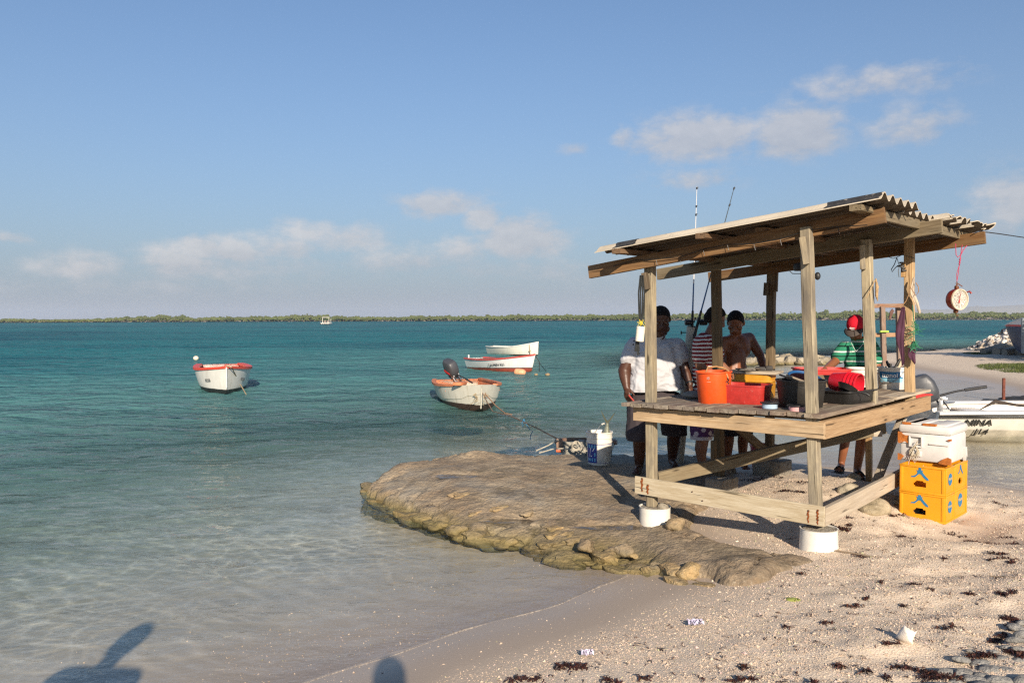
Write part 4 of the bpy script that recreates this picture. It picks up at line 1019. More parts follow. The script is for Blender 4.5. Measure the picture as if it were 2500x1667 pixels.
# white and red boat with a name on its side
h = Hull(3.35, 1.35, .56, .41, .46, .25, .72, 2.2, .22, 0)
hd = (2.25, -2.75); M = frame(bow_at(G(1296, 909), hd, 3.35, .05), hd, -.035)
r = boat_root('rowing_boat', 'white boat with red bottom and red rail lettered on its side', M)
hu = part('hull', h.shell(), m_hull('white_red_hull', (.74, .74, .72), (.36, .075, .045), .10, .15, .4, (.01, .01, .01)), r, 30, M)
part('inner_lining', h.shell(.04, .1), m_plain('white_lining', (.62, .60, .56), .6, .2, 6), r, 35, M)
part('rail', h.rail(.08, .045, 0, .995, .025), m_plain('dark_red_rail', (.50, .075, .06), .5, .2, 6), r, 30, M)
part('bow_deck', h.deck(.55, .01), m_plain('red_deck', (.66, .075, .035), .5, .15, 6), r, 60, M); part('floor', h.floor(.06), MATS['white_lining'], r, 60, M)
mb = MB(); mb.box((-.75, 0, .28), (.28, .9, .32), bev=.01); part('engine_box', mb, m_plain('dark_box', (.05, .045, .04), .6), r, 40, M)
mb = MB(); mb.tube([(-1.63, -.3, .45), (-1.63, -.3, .58)], .03); part('rowlock', mb, MATS['white_trim'], r, 60, M)
def side_matrix(h, t0, t1, s, sd_, lift=.03):
    a = Vector(h.pt(t0, s, sd_)); b_ = Vector(h.pt(t1, s, sd_)); c = Vector(h.pt((t0+t1)/2, s+.1, sd_)); ax = (b_-a).normalized()*(1 if sd_ < 0 else -1)
    nn = ax.cross(c-(a+b_)/2).normalized(); up = nn.cross(ax); T = Matrix((ax, up, nn)).transposed().to_4x4(); T.translation = Vector(h.pt((t0+t1)/2, s, sd_))+nn*lift; return T
lettering('lettering', 'GAVIEN 821', .155, BLK, M @ side_matrix(h, .52, .72, .80, -1, .02), hu, True)
mb = MB(); A_ = M @ Vector((h.pt(1, .9, 1)[0]+.05, 0, .5)); mb.tube([A_, A_+Vector((.12, -.1, -.2)), Vector((A_.x+.1, A_.y-.1, -.05))], .014, 6); mb.tube([A_+Vector((.1, -.08, -.2)), G(1335, 908, -.02)], .010, 6)
single('mooring_rope', mb, BLK, 'dark rope hanging from the bow of the white and red boat', 'rope', 'mooring ropes')
g = G(1270, 914); mb = MB(); mb.lathe([(.001, -.19), (.10, -.18), (.125, -.12), (.125, .10), (.08, .18), (.001, .19)], 16, Matrix.Rotation(math.pi/2, 4, 'Y')); 
single('mooring_buoy', mb, m_plain('buoy_orange', (.72, .33, .17), .5, .25, 7, dirt=(.75, .62, .45)), 'faded orange barrel buoy beside the white and red boat', 'buoy', M=Matrix.Translation((g.x, g.y, .07)) @ Matrix.Rotation(-.3, 4, 'Z') @ Matrix.Rotation(.12, 4, 'Y'), smooth=60)
for px_, py_, sx in ((1309, 916, .07), (1337, 916, .09)):
    g = G(px_, py_); single('float', rock_mesh('float', 70, m_plain('cork_float', (.30, .22, .12), .7, .3), 2, .1, .6), None, 'small brown float on the mooring line by the white and red boat', 'float', 'brown mooring floats', M=Matrix.Translation((g.x, g.y, .02)) @ Matrix.Scale(sx, 4))

# plain white boat, farthest of the three
h = Hull(3.8, 1.4, .66, .40, .44, .22, .45, 2.2, .05)
hd = (2.45, -2.8); M = frame(bow_at(G(1311, 868), hd, 3.8, .08), hd, -.02)
r = boat_root('rowing_boat', 'plain white boat with raised bow, farthest of the three boats at centre', M)
part('hull', h.shell(), m_hull('cream_hull', (.78, .74, .64), (.05, .04, .03), .03, .25, .5), r, 30, M)
part('inner_lining', h.shell(.04, .1), m_plain('cream_lining', (.70, .60, .50), .6, .25, 6), r, 35, M); part('rail', h.rail(.09, .04, 0, .995, .02), MATS['white_trim'], r, 30, M)
part('floor', h.floor(.16), m_plain('red_floor', (.42, .10, .06), .7, .3, 6), r, 60, M)
for t in (.25, .55): part('seat', h.thwart(t, .34), MATS['cream_lining'], r, 40, M)
mb = MB(); A_ = M @ Vector((1.55, -.27, .52)); mb.tube([A_, A_+Vector((.02, -.05, -.3)), A_+Vector((.05, -.05, -.54))], .018, 6); mb.ball(A_+Vector((.02, -.06, -.3)), .05)
single('mooring_rope', mb, ROPE, 'thin rope hanging down the bow side of the farthest white boat', 'rope', 'mooring ropes')

# tour pontoon boat near the far shore
g = G(797, 793); c = Vector((g.x, g.y, 0)); r = thing('pontoon_boat', 'tiny canopied pontoon boat near the far mangrove shore', 'boat', c)
wp = m_plain('pontoon_white', (.72, .68, .60), .6, .2, 2)
mb = MB(); mb.box(c+Vector((0, 0, .45)), (2.9, 4.2, .35), bev=.1); part('hull', mb, wp, r)
mb = MB(); mb.box(c+Vector((.1, 0, 2.35)), (2.3, 3.2, .14), bev=.05); part('canopy', mb, wp, r)
for sx in (-1, 1):
    for sy in (-1, 1): mb = MB(); mb.tube([c+Vector((.1+sx*1.0, sy*1.4, .6)), c+Vector((.1+sx*1.0, sy*1.4, 2.3))], .06, 6); part('post', mb, wp, r)
mb = MB()
for k in range(5): mb.box(c+Vector((-1.0+k*.5, -.9+.3*(k % 2), .95)), (.32, .3, .7), bev=.08)
part('passenger_seat', mb, m_plain('seat_mix', (.30, .24, .20), .8, .6, 1.2), r)
for k in range(5): mb = MB(); mb.ball(c+Vector((-1.3+k*.65, -2.15, .3)), .2); part('fender', mb, m_plain('fender_dark', (.06, .05, .05), .6), r)
for px_, w in ((462, 1.6), (1483, 1.2)):
    g = G(px_, 785.5 if px_ < 1000 else 782); hh = Hull(5, 1.7, .8, .6, .6); M = frame((g.x, g.y, 0), (1, .1))
    single('skiff', hh.shell(), MATS['cream_hull'], 'speck of a white skiff close under the far shore, ' + ('left of the pontoon boat' if px_ < 1000 else 'seen beside the left hut post'), 'boat', M=M)

# white motor boat at the right edge
h = Hull(5.4, 1.75, .55, .43, .40, .18, .92, 2.6, .30)
hd = (1.0, -.10); ctr = Vector((9.42, 13.25, 0)); M = frame(ctr, hd)
r = boat_root('motor_boat', 'white fibreglass motor boat with black rubbing strake behind the cooler', M, group=None)
hu = part('hull', h.shell(), m_hull('fibreglass_hull', (.84, .80, .72), (.70, .65, .54), .13, .12, .3), r, 30, M)
part('inner_lining', h.shell(.09, .1), m_plain('fibreglass_inner', (.76, .70, .62), .4, .15, 4), r, 35, M); part('floor', h.floor(.12), MATS['fibreglass_inner'], r, 60, M)
part('rail', h.rail(.16, .04, 0, .99, .015), m_plain('fibreglass_rail', (.80, .75, .67), .4, .12, 4), r, 30, M)
mb = MB()
for sd_ in (-1, 1): mb.tube([(h.pt(t, .96, sd_)[0], h.pt(t, .96, sd_)[1]+sd_*.012, h.sheer(t)-.055) for t in np.linspace(.0, .97, 24)], .022, 6)
part('rubbing_strake', mb, BLK, r, 60, M)
for t in (.18, .45): part('seat', h.thwart(t, .33, .35), MATS['fibreglass_inner'], r, 40, M)
def at_px(px_, z):               # point on the near (starboard) side of the hull under a photo pixel
    best = None
    for t in np.linspace(.0, .8, 161):
        q = M @ Vector(h.pt(t, .78, -1)); u = proj(q)[0]
        if best is None or abs(u-px_) < best[0]: best = (abs(u-px_), t)
    return best[1]
t1 = at_px(2387, .3); lettering('lettering', 'NINA', .165, BLK, M @ side_matrix(h, t1-.02, t1+.02, .82, -1, .022), hu, True, shear=.12, bold=.004)
t2 = at_px(2401, .2); lettering('lettering', 'J14', .165, BLK, M @ side_matrix(h, t2-.02, t2+.02, .62, -1, .030), hu, True, shear=.12, bold=.004)
mb = MB(); a_ = M @ Vector((-1.75, -.72, .46)); mb.tube([a_+Vector((-.25, .15, -.02)), a_+Vector((.05, .25, .10)), a_+Vector((.35, .12, .05)), a_+Vector((.9, .1, .0)), a_+Vector((1.35, -.05, -.05))], [.006, .03, .02, .009, .006], 7)
single('rope', mb, m_plain('black_line', (.05, .035, .025), .8, .4, 30), 'dark frayed line draped over the inside of the white motor boat', 'rope')
outboard('outboard_motor', M @ Matrix.Translation((-2.38, .05, .46)) @ Matrix.Rotation(-.25, 4, 'Z'), None, 'dark blue grey outboard with red flash behind the right hut corner', s=1.25, cowlcol=(.045, .055, .075), tilt=-.30)
# little skiff tucked behind the ledge
h = Hull(1.05, .80, .17, .23, .295, .12, .92, 2.0, .05)
M = frame((P(1428, 1100, 10.6).x+.06, 11.10, 0), (.10, .99))
r = boat_root('skiff', 'small white skiff with brown rail half hidden behind the rock ledge', M, group=None)
part('hull', h.shell(), m_hull('skiff_hull', (.62, .60, .52), (.2, .18, .14), .02, .4), r, 30, M); part('inner_lining', h.shell(.04, .1), m_plain('skiff_inner', (.42, .40, .34), .7, .2), r, 35, M)
part('rail', h.rail(.06, .04, 0, .99, .02), m_wood('rail_wood', (.20, .10, .06), (.28, .16, .10)), r, 30, M)
mb = MB(); mb.box((-.53, .34, .25), (.08, .08, .18), bev=.015); part('bow_post', mb, m_plain('rusty_post', (.34, .22, .15), .8, .4, 20), r, 40, M)
bp_ = M @ Vector((-.53, .34, .32))
mb = MB(); A_ = G(1174, 950, .42); mid1 = A_.lerp(bp_, .22)+Vector((0, 0, -.28)); mb.tube([A_, A_.lerp(bp_, .08)+Vector((0, 0, -.12)), mid1, A_.lerp(bp_, .5)+Vector((0, 0, -.13)), A_.lerp(bp_, .8)+Vector((0, 0, -.04)), bp_], .009, 6)
mb.tube([A_, G(1210, 990, .12), G(1232, 1008, .05), G(1250, 1012, .0)], .012, 6)
single('mooring_rope', mb, m_plain('brown_rope', (.26, .15, .09), .9, .3, 60), 'long brown rope from the worn plank boat to the ledge', 'rope', 'mooring ropes')
mb = MB(); q = A_.lerp(bp_, .66)+Vector((0, 0, -.05)); mb.ball(q, .018); mb.tube([q, q+Vector((-.03, -.01, -.05)), q+Vector((-.02, 0, -.11)), q+Vector((0, 0, -.05))], .006, 5); mb.tube([q, q+Vector((.05, -.02, -.08)), q+Vector((.10, -.03, -.16)), q+Vector((.14, -.03, -.17)), q+Vector((.11, -.03, -.22)), q+Vector((.10, -.04, -.30))], .006, 5)
single('rope', mb, ROPEB, 'knotted blue rope end hanging from the long mooring line', 'rope')
mb = MB(); e_ = G(1320, 1104, .2); mb.tube([e_+Vector((-.06, 0, .02)), e_+Vector((.1, 0, .09)), e_+Vector((.20, 0, .15)), bp_, bp_+Vector((.15, -.1, -.05)), bp_+Vector((.32, -.15, -.12)), bp_+Vector((.55, -.2, -.12))], .008, 6); mb.tube([e_+Vector((-.02, -.05, .0)), e_+Vector((.15, -.05, .05)), e_+Vector((.3, -.06, .06)), e_+Vector((.5, -.06, .02))], .008, 6)
for k in range(3): mb.tube([bp_+Vector((.20+.05*math.cos(a), -.2+.02*math.sin(a*2), -.06+.05*math.sin(a)+.01*k)) for a in np.linspace(0, 6.28, 14)], .010, 5)
single('rope', mb, m_plain('grey_rope', (.42, .38, .30), .9, .3, 50), 'pale coiled rope over the rail of the little skiff', 'rope')
mb = MB(); mb.box(G(1363, 1100, .27), (.06, .04, .03), bev=.008); single('float', mb, m_plain('orange_plastic', (.60, .12, .04), .5), 'small orange float at the foot of the skiff post', 'float')

# blue boat drawn up by the shell heap
h = Hull(4.0, 1.7, 1.30, 1.0, .95, .05, .8, 2.0, .2)
c = P(2515, 838, 32.0); c.z = gz(c.x, c.y)+.22; hd = (-.62, -.78); M = frame(c, hd)
r = boat_root('rowing_boat', 'dark blue boat with red and white top strakes drawn up by the shell heap', M, group=None)
def m_blue():
    m, n, o = newmat('blue_hull'); z = n.sep(objco(n))[2]; a = n.noise(objco(n), 5, 4)
    c_ = n.mix(n.maprange(a, .3, .7), (.005, .012, .05, 1), (.008, .02, .08, 1)); c_ = n.mix(n.m('GREATER_THAN', z, .98), c_, (.55, .04, .03, 1)); c_ = n.mix(n.m('GREATER_THAN', z, 1.05), c_, (.72, .72, .70, 1))
    finish(n, o, c_, .4); return m
part('hull', h.shell(), m_blue(), r, 30, M); part('inner_lining', h.shell(.04, .1), m_plain('pale_green_lining', (.50, .66, .60), .6, .2), r, 35, M); part('rail', h.rail(.10, .04, 0, .99, .02), m_plain('white_rail', (.72, .72, .70), .5), r, 30, M)
mb = MB(); mb.tube([(h.pt(1, s, 1)[0]+.02, 0, h.pt(1, s, 1)[2]) for s in (0, .25, .5, .75, 1)], .06, 8); part('stem', mb, m_plain('grey_stem', (.20, .24, .27), .6), r, 60, M)

# iron stake with wrack and an old hose in the inlet
g = G(2450, 976, .0); mb = MB(); mb.tube([(g.x, g.y, -.2), (g.x, g.y, .5)], .035, 8); single('iron_stake', mb, m_plain('rust', (.17, .05, .03), .85, .4, 20, .4), 'rusty iron stake standing in the shallow inlet behind the motor boat', 'stake')
for k, (px_, py_, rx, ry) in enumerate(((2440, 982, .42, .22), (2475, 978, .3, .25), (2495, 972, .35, .3), (2420, 988, .25, .12))):
    g = G(px_, py_, .03); single('debris_lump', rock_mesh('debris_lump', 80+k, m_plain('dark_wrack', (.028, .026, .022), .7, .6, 14, .6, dirt=(.30, .22, .14)), 3, .4, .5), None, ('dark lump of wrack at the foot of the rusty stake', 'dark lump of wrack just right of the rusty stake', 'dark lump of wrack at the frame edge right of the stake', 'thin flat lump of wrack left of the rusty stake')[k], 'debris', 'dark wrack at the rusty stake', M=Matrix.Translation((g.x, g.y, .0)) @ Matrix.Diagonal((rx, ry, .16, 1)))
mb = MB(); mb.tube([G(2345, 990, .02), G(2390, 986, .03), G(2430, 979, .08), G(2470, 982, .06)], .03, 8); single('hose', mb, BLK, 'black hose lying in the shallows by the rusty stake', 'hose')

# wooden rack on the spit, seen behind the right hut post
def basis(a_dir, n_dir, o):      # local X along a_dir, Z along n_dir
    x = a_dir.normalized(); z = (n_dir-x*n_dir.dot(x)).normalized(); y = z.cross(x)
    T = Matrix((x, y, z)).transposed().to_4x4(); T.translation = o; return T
DR = 24.0; M_RACK = m_wood('rack_wood', (.22, .12, .08), (.32, .19, .12), None, .6, .4)
g0 = P(2158, 930, DR); rk = thing('drying_rack', 'tall wooden rack with two bars standing in the inlet behind the right hut post', 'rack', (g0.x, g0.y, 0))
def bar(name, pa, pb, w, hgt, mat, root, tw=0.0, face=None, **kw):
    """a timber as its own mesh, X along its length"""
    ax = pb-pa; Mx = Matrix.Translation((pa+pb)/2) @ ax.to_track_quat('X', 'Z').to_matrix().to_4x4() @ Matrix.Rotation(tw, 4, 'X')
    if face is not None: Mx = basis(ax, face, (pa+pb)/2)
    L = ax.length; c = min(w, hgt)*.07; n_ = max(4, int(L/.12)); mb = MB(); sd_ = rng.random()*50
    prof = [(-w/2+c, -hgt/2), (w/2-c, -hgt/2), (w/2, -hgt/2+c), (w/2, hgt/2-c), (w/2-c, hgt/2), (-w/2+c, hgt/2), (-w/2, hgt/2-c), (-w/2, -hgt/2+c)]
    bow = rng.uniform(-.004, .004)*L
    for i in range(n_+1):
        u = i/n_; x = -L/2+L*u+(rng.uniform(-.006, .006) if i in (0, n_) else 0)
        for k, (y, z) in enumerate(prof):
            q = .035*min(w, hgt)*mnoise.noise((x*5, k*1.7+sd_, sd_)); mb.v.append((x, y+q+bow*math.sin(u*math.pi), z+q*(1 if k % 2 else -1)))
    for i in range(n_):
        for k in range(8): mb.f.append((i*8+k, i*8+(k+1) % 8, (i+1)*8+(k+1) % 8, (i+1)*8+k))
    mb.f += [tuple(range(8))[::-1], tuple(range(n_*8, n_*8+8))]; mb.mi = [0]*len(mb.f)
    return part(name, mb, mat, root, 28, Mx, **kw)
for (px_, d_) in ((2157, DR), (2196, DR+.3)): bar('post', P(px_+2, 935, d_), P(px_-3, 748, d_), .13, .13, M_RACK, rk)
bar('top_bar', P(2118, 747, DR+.1), P(2212, 746, DR+.1), .14, .12, M_RACK, rk); bar('middle_bar', P(2118, 818, DR+.1), P(2205, 817, DR+.1), .14, .12, m_wood('rack_orange', (.36, .17, .07), (.44, .24, .11)), rk)
mb = MB(); c = P(2175, 767, DR-.2); mb.prism([(-.06, -.16), (-.02, -.14), (.08, .10), (.03, .16), (-.03, .08)], .03, Matrix.Translation(c) @ Matrix.Rotation(math.pi/2, 4, 'X')); single('dried_fish', mb, m_plain('dried_fish_skin', (.12, .05, .035), .7, .4, 20), 'small dark dried fish hanging below the top bar of the rack', 'fish')
mb = MB(); c = P(2158, 809, DR-.1); mb.box(c, (.26, .12, .06), bev=.02); single('tackle_box', mb, m_plain('neon_tackle', (.35, .55, .06), .5, .5, 12, dirt=(.02, .02, .02)), 'small neon green and black box on the middle bar of the rack', 'box')
# ------------------------------------------------------------------ the hut
HN = Vector((2.29, 6.1, 0)); up = Vector((0, 0, 1)); HA = Vector((-.785, .62, 0)).normalized(); HB = Vector((.665, .747, 0)).normalized()
def hp(a, b, z): return HN+HA*a+HB*b+Vector((0, 0, z))
def plane_hit(px_, py_, p0, nrm):
    v = ray(px_, py_); return CAM+v*((p0-CAM).dot(nrm)/v.dot(nrm))
W_RAFT = m_wood('rafter_pine', (.15, .080, .040), (.25, .152, .078), (.07, .038, .02), 1.0, .45, .75, (.17, .125, .08))
W_RAFTG = m_wood('rafter_grey', (.165, .125, .078), (.26, .21, .135), (.09, .068, .04), 1.0, .5, .8, (.22, .19, .13))
W_POST = m_wood('post_wood', (.33, .275, .19), (.47, .41, .29), (.15, .12, .085), .8, .85, .8, (.18, .158, .13))
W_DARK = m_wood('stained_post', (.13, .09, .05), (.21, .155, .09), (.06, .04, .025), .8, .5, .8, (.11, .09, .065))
W_DECK = m_wood('deck_board', (.22, .175, .125), (.36, .31, .24), (.10, .075, .055), .9, .85, .85, (.15, .105, .085))
W_EDGE = m_wood('edge_beam', (.40, .265, .13), (.52, .385, .225), (.24, .14, .07), 1.0, .65, .75, (.25, .17, .095))
W_WARM = m_wood('edge_beam_warm', (.34, .195, .075), (.46, .295, .135), (.22, .12, .05), 1.2, .12, .72, (.36, .26, .15))
W_WHITE = m_wood('washed_board', (.50, .42, .29), (.68, .61, .47), (.36, .27, .16), .5, .4, .7, (.48, .39, .26))
W_GREYB = m_wood('grey_board', (.36, .295, .215), (.48, .41, .31), (.30, .23, .16), .7, .45, .8, (.42, .36, .29))
WHITE_P = m_plain('white_plastic', (.74, .70, .62), .4, .1, 12, .1, dirt=(.40, .33, .22))
hut = thing('fishing_hut', 'open timber fish cleaning hut with corrugated roof and plank table', 'hut', (2.7, 7.3, .2))
# posts
def post(pxt, pyt, pxb, pyb, d, w, mat, name='post', db=None):
    return bar(name, P(pxb, pyb, db or d), P(pxt, pyt, d), w, w, mat, hut, face=-HB)
post(1969, 556, 1993, 1262, 6.12, .078, W_POST)
post(1587, 640, 1592, 1236, 7.09, .078, W_POST)
post(2115, 585, 2130, 985, 6.95, .078, W_POST)
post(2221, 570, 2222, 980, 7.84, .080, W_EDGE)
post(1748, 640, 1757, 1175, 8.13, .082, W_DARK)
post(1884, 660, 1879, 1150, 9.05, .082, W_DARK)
post(2121, 1050, 2122, 1212, 8.15, .055, W_WARM, 'prop_post')
post(1742, 1076, 1742, 1150, 8.02, .045, W_DARK, 'post_stub')
# rafters
RF = [(P(1440, 664.5, 7.34), P(2159, 525, 5.82)), (P(1607, 670, 8.53), P(2299, 552, 6.58)), (P(1732, 677, 9.45), P(2405, 580, 7.52))]
for (a_, b_), mt in zip(RF, (W_RAFT, W_RAFTG, W_RAFT)): bar('rafter', a_, b_, .045, .112, mt, hut)
bar('rafter', P(1448, 652, 7.42), P(1600, 622, 7.14), .035, .03, W_RAFT, hut)       # doubling strip on the first rafter
A3 = np.array([[(q-HN).dot(HA), (q-HN).dot(HB), 1.0] for r_ in RF for q in r_]); Z3 = np.array([q.z for r_ in RF for q in r_])
ca, cb, c0 = np.linalg.lstsq(A3, Z3, rcond=None)[0]
def rz(a, b): return ca*a+cb*b+c0        # height of the rafters' mid line
def rp(a, b, dz): return hp(a, b, rz(a, b)+dz)
RNRM = (HA+Vector((0, 0, ca))).cross(HB+Vector((0, 0, cb))).normalized(); RNRM = RNRM if RNRM.z > 0 else -RNRM
for (px_, py_, b0) in ((1523, 614, -.10), (1721, 576, -.12), (2092, 505, -.06)):
    q = plane_hit(px_, py_, rp(0, 0, .072), RNRM); a0 = (q-HN).dot(HA); b0 = (q-HN).dot(HB)
    bar('purlin', rp(a0, b0, .072), rp(a0, 2.7, .072), .085, .042, W_RAFTG if px_ > 2000 else W_RAFT, hut)
bar('purlin', rp(-.36, .02, .055), rp(-.36, 2.62, .055), .03, .075, W_RAFTG, hut)
bar('purlin', rp(.45, -.02, .072), rp(.45, 2.62, .072), .085, .042, W_RAFT, hut)
# cleats beside the post heads
for (pa, pb_, d_, mt) in (((1958, 578), (1969, 643), 6.06, W_POST), ((1573, 664), (1580, 705), 7.03, W_DARK), ((2105, 600), (2107, 659), 6.9, W_POST), ((1871, 690), (1869, 720), 9.0, W_DARK), ((1895, 665), (1893, 712), 9.02, W_DARK), ((2206, 640), (2205, 676), 7.78, W_WARM)):
    bar('cleat', P(*pa, d_), P(*pb_, d_), .07, .04, mt, hut, tw=.5)
# corrugated sheets
def m_sheet():
    m, n, o = newmat('fibre_cement'); p = objco(n); a = n.noise(p, 3, 5, .6); f = n.noise(p, 60, 4, .65); s_ = n.noise(n.vm('MULTIPLY', p, (1, 1, 1)), 9, 6, .7)
    c = n.mix(n.maprange(a, .35, .65), (.44, .38, .29, 1), (.56, .49, .38, 1)); c = n.mix(n.m('MULTIPLY', n.maprange(f, .5, .75), .4), c, (.30, .25, .18, 1))
    c = n.mix(n.m('MULTIPLY', n.maprange(s_, .60, .72), .7), c, (.12, .11, .10, 1))
    finish(n, o, c, .9, f, .4, .006); MATS['fibre_cement'] = m; return m
M_SHEET = m_sheet(); M_UNDER = m_plain('dirty_shaded_underside', (.085, .064, .042), .9, .35, 5, .3, dirt=(.07, .05, .03)); PITCH = .177; AMP = .026  # underside keeps its dirt brown but is darkened to deepen the roof shade
hole = plane_hit(1832, 652, rp(0, 0, .12), RNRM); hole_ab = ((hole-HN).dot(HA), (hole-HN).dot(HB))
def sheet(b0, b1, a0, a1, lift, seed, ragged=0.0, curl=0.0):
    mb = MB(); nb = int((b1-b0)/PITCH*10)+1; na_ = 26
    for j in range(na_):
        for i in range(nb):
            u, v = i/(nb-1), j/(na_-1); b = b0+(b1-b0)*u
            e0 = a0-ragged*.5*max(0, mnoise.noise((b*9, seed, 0)))*2+ragged*.15*math.sin(b*40)
            e1 = a1+.03*mnoise.noise((b*3, seed, 4))
            a = e0+(e1-e0)*v; z = -AMP*math.cos(2*math.pi*(b-b0)/PITCH)+lift+.006*mnoise.noise((a*2, b*2, seed))
            z += curl*max(0, (u-.55))*max(0, 1-v*5)*(.5+mnoise.noise((b*7, seed, 2)))*1.4
            mb.v.append(rp(a, b, .118+z)[:])
    nv = len(mb.v)
    for k in range(nv): q = Vector(mb.v[k])-Vector((0, 0, .0075)); mb.v.append(q[:])
    skip = set()
    for j in range(na_-1):
        for i in range(nb-1):
            b = b0+(b1-b0)*(i+.5)/(nb-1); a = a0+(a1-a0)*(j+.5)/(na_-1)
            if abs(a-hole_ab[0]) < .09 and abs(b-hole_ab[1]+(a-hole_ab[0])*.3) < .10: skip.add((i, j))
            elif ragged and j < 1 and u_rand(b, seed) > .8: skip.add((i, j))
    for j in range(na_-1):
        for i in range(nb-1):
            if (i, j) in skip: continue
            a = j*nb+i; mb.f.append((a, a+1, a+nb+1, a+nb)); mb.f.append((a+nv+nb, a+nb+1+nv, a+1+nv, a+nv))
            for (di, dj, p, q) in ((-1, 0, a, a+nb), (1, 0, a+1, a+nb+1), (0, -1, a, a+1), (0, 1, a+nb, a+nb+1)):
                ii, jj = i+di, j+dj
                if (ii, jj) in skip or ii < 0 or jj < 0 or ii >= nb-1 or jj >= na_-1: mb.f.append((p, q, q+nv, p+nv))
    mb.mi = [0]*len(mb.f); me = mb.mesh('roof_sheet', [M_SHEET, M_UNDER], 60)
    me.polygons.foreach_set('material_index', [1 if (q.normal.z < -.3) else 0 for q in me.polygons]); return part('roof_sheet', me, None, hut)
def u_rand(b, s): return (math.sin(b*91.7+s*7.3)*43758.5) % 1.0
sheet(-.26, -.26+PITCH*5.0, -.50, 1.80, .014, 1)
sheet(-.26+PITCH*4.6, -.26+PITCH*9.6, -.41, 1.78, .004, 2)
sheet(-.26+PITCH*9.2, -.26+PITCH*14.2, -.50, 1.80, .014, 3, .06, .03)
sheet(-.26+PITCH*13.8, -.26+PITCH*18.2, -.52, 1.76, .004, 4, .16, .12)
TAR = m_plain('tar_patch', (.035, .034, .034), .7, .5, 30, .5, dirt=(.35, .32, .28))
def patch_strip(a0, a1, b0, b1):
    mb = MB(); na_, nb = 14, 8
    for j in range(na_):
        for i in range(nb):
            u, v = i/(nb-1), j/(na_-1); b = b0+(b1-b0)*u+.012*mnoise.noise((v*9, u*3, a0)); a = a0+(a1-a0)*v+.02*mnoise.noise((u*5, v, b0))
            mb.v.append(rp(a, b, .118+.014+-AMP*math.cos(2*math.pi*(b+.26)/PITCH)+.0035)[:])
    mb.f = [tuple(q) for q in grid_faces(nb, na_)]; mb.mi = [0]*len(mb.f); part('tar_patch', mb, TAR, hut, 60)
patch_strip(-.49, -.12, -.258, -.12); patch_strip(1.42, 1.62, -.258, -.16)
# wires under the roof
mb = MB(); pts = [rp(1.75-.21*k, -.05+.008*math.sin(k*2.3), -.015+.02*math.sin(k*1.7)) for k in range(11)]; mb.tube(pts, .0035, 5)
for k in range(2, 10): mb.tube([pts[k], pts[k]+Vector((.01, -.01, -.05))], .0025, 4)
part('wire', mb, BLK, hut, 60)
mb = MB(); mb.tube([rp(-.32+.0*k, .1+.28*k, .02+.012*math.sin(k*2.)) for k in range(9)], .003, 5); mb.tube([P(1926, 660, 6.2), P(1935, 668, 6.2), P(1960, 668, 6.2)], .003, 5); part('wire', mb, BLK, hut, 60)
mb = MB(); mb.ball((0, 0, 0), (.022, .022, .03)); part('lamp_bulb', mb, BLK, hut, 60, P(1996, 674, 6.15) and Matrix.Translation(P(1996, 674, 6.2)))
mb = MB(); mb.box((0, 0, 0), (.07, .06, .06), bev=.012); part('lamp_bulb', mb, BLK, hut, 40, Matrix.Translation(P(1950, 652, 6.25)))
# table frame
DZ = [P(1559.7, 994, 7.1), P(2003, 1027, 6.05), P(2254.6, 962.5, 8.09)]
pLd, pNd, pRd = P(1592, 1010, 7.09), P(1990, 1047, 6.12), P(2222, 984, 7.84)
bar('edge_beam', pLd-HB*.066+HA*.13, pNd-HB*.066-HA*.09, .042, .118, W_EDGE, hut, face=up)
bar('edge_beam', pNd-HA*.068-HB*.043, pRd-HA*.068+HB*.36-Vector((0, 0, .02)), .042, .135, W_WARM, hut, face=up)
FL, FN, FR = P(1559.7, 1010, 7.1), P(2004, 1046, 6.05), P(2254.6, 981.5, 8.09)
zdk = lambda a, b: 1.130+(.020*(1-a/1.6))
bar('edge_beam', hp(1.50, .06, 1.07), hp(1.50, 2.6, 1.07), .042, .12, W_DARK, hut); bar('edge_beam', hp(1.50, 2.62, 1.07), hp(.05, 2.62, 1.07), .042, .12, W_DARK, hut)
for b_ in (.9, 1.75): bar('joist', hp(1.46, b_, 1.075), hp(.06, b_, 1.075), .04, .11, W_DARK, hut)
a = -.055; k = 0
while a < 1.60:
    w = rng.uniform(.105, .15); w = min(w, 1.64-a); b0 = -.085+rng.uniform(-.03, .03); b1 = 2.70+rng.uniform(-.05, .05)
    if k == 0: w = .135; b1 = 1.62
    c = a+w/2; z = zdk(c, 0)+.023+rng.uniform(-.003, .004)
    bar('plank', hp(c, b0+(.0 if k else .0), z), hp(c+rng.uniform(-.004, .004), b1, z-.002), w-.009, .032, W_DECK, hut, tw=rng.uniform(-.015, .015))
    if k == 0: bar('plank', hp(c+.005, 1.64, z+.004), hp(c+.01, 2.74, z), w+.02, .026, W_GREYB, hut)
    a += w; k += 1
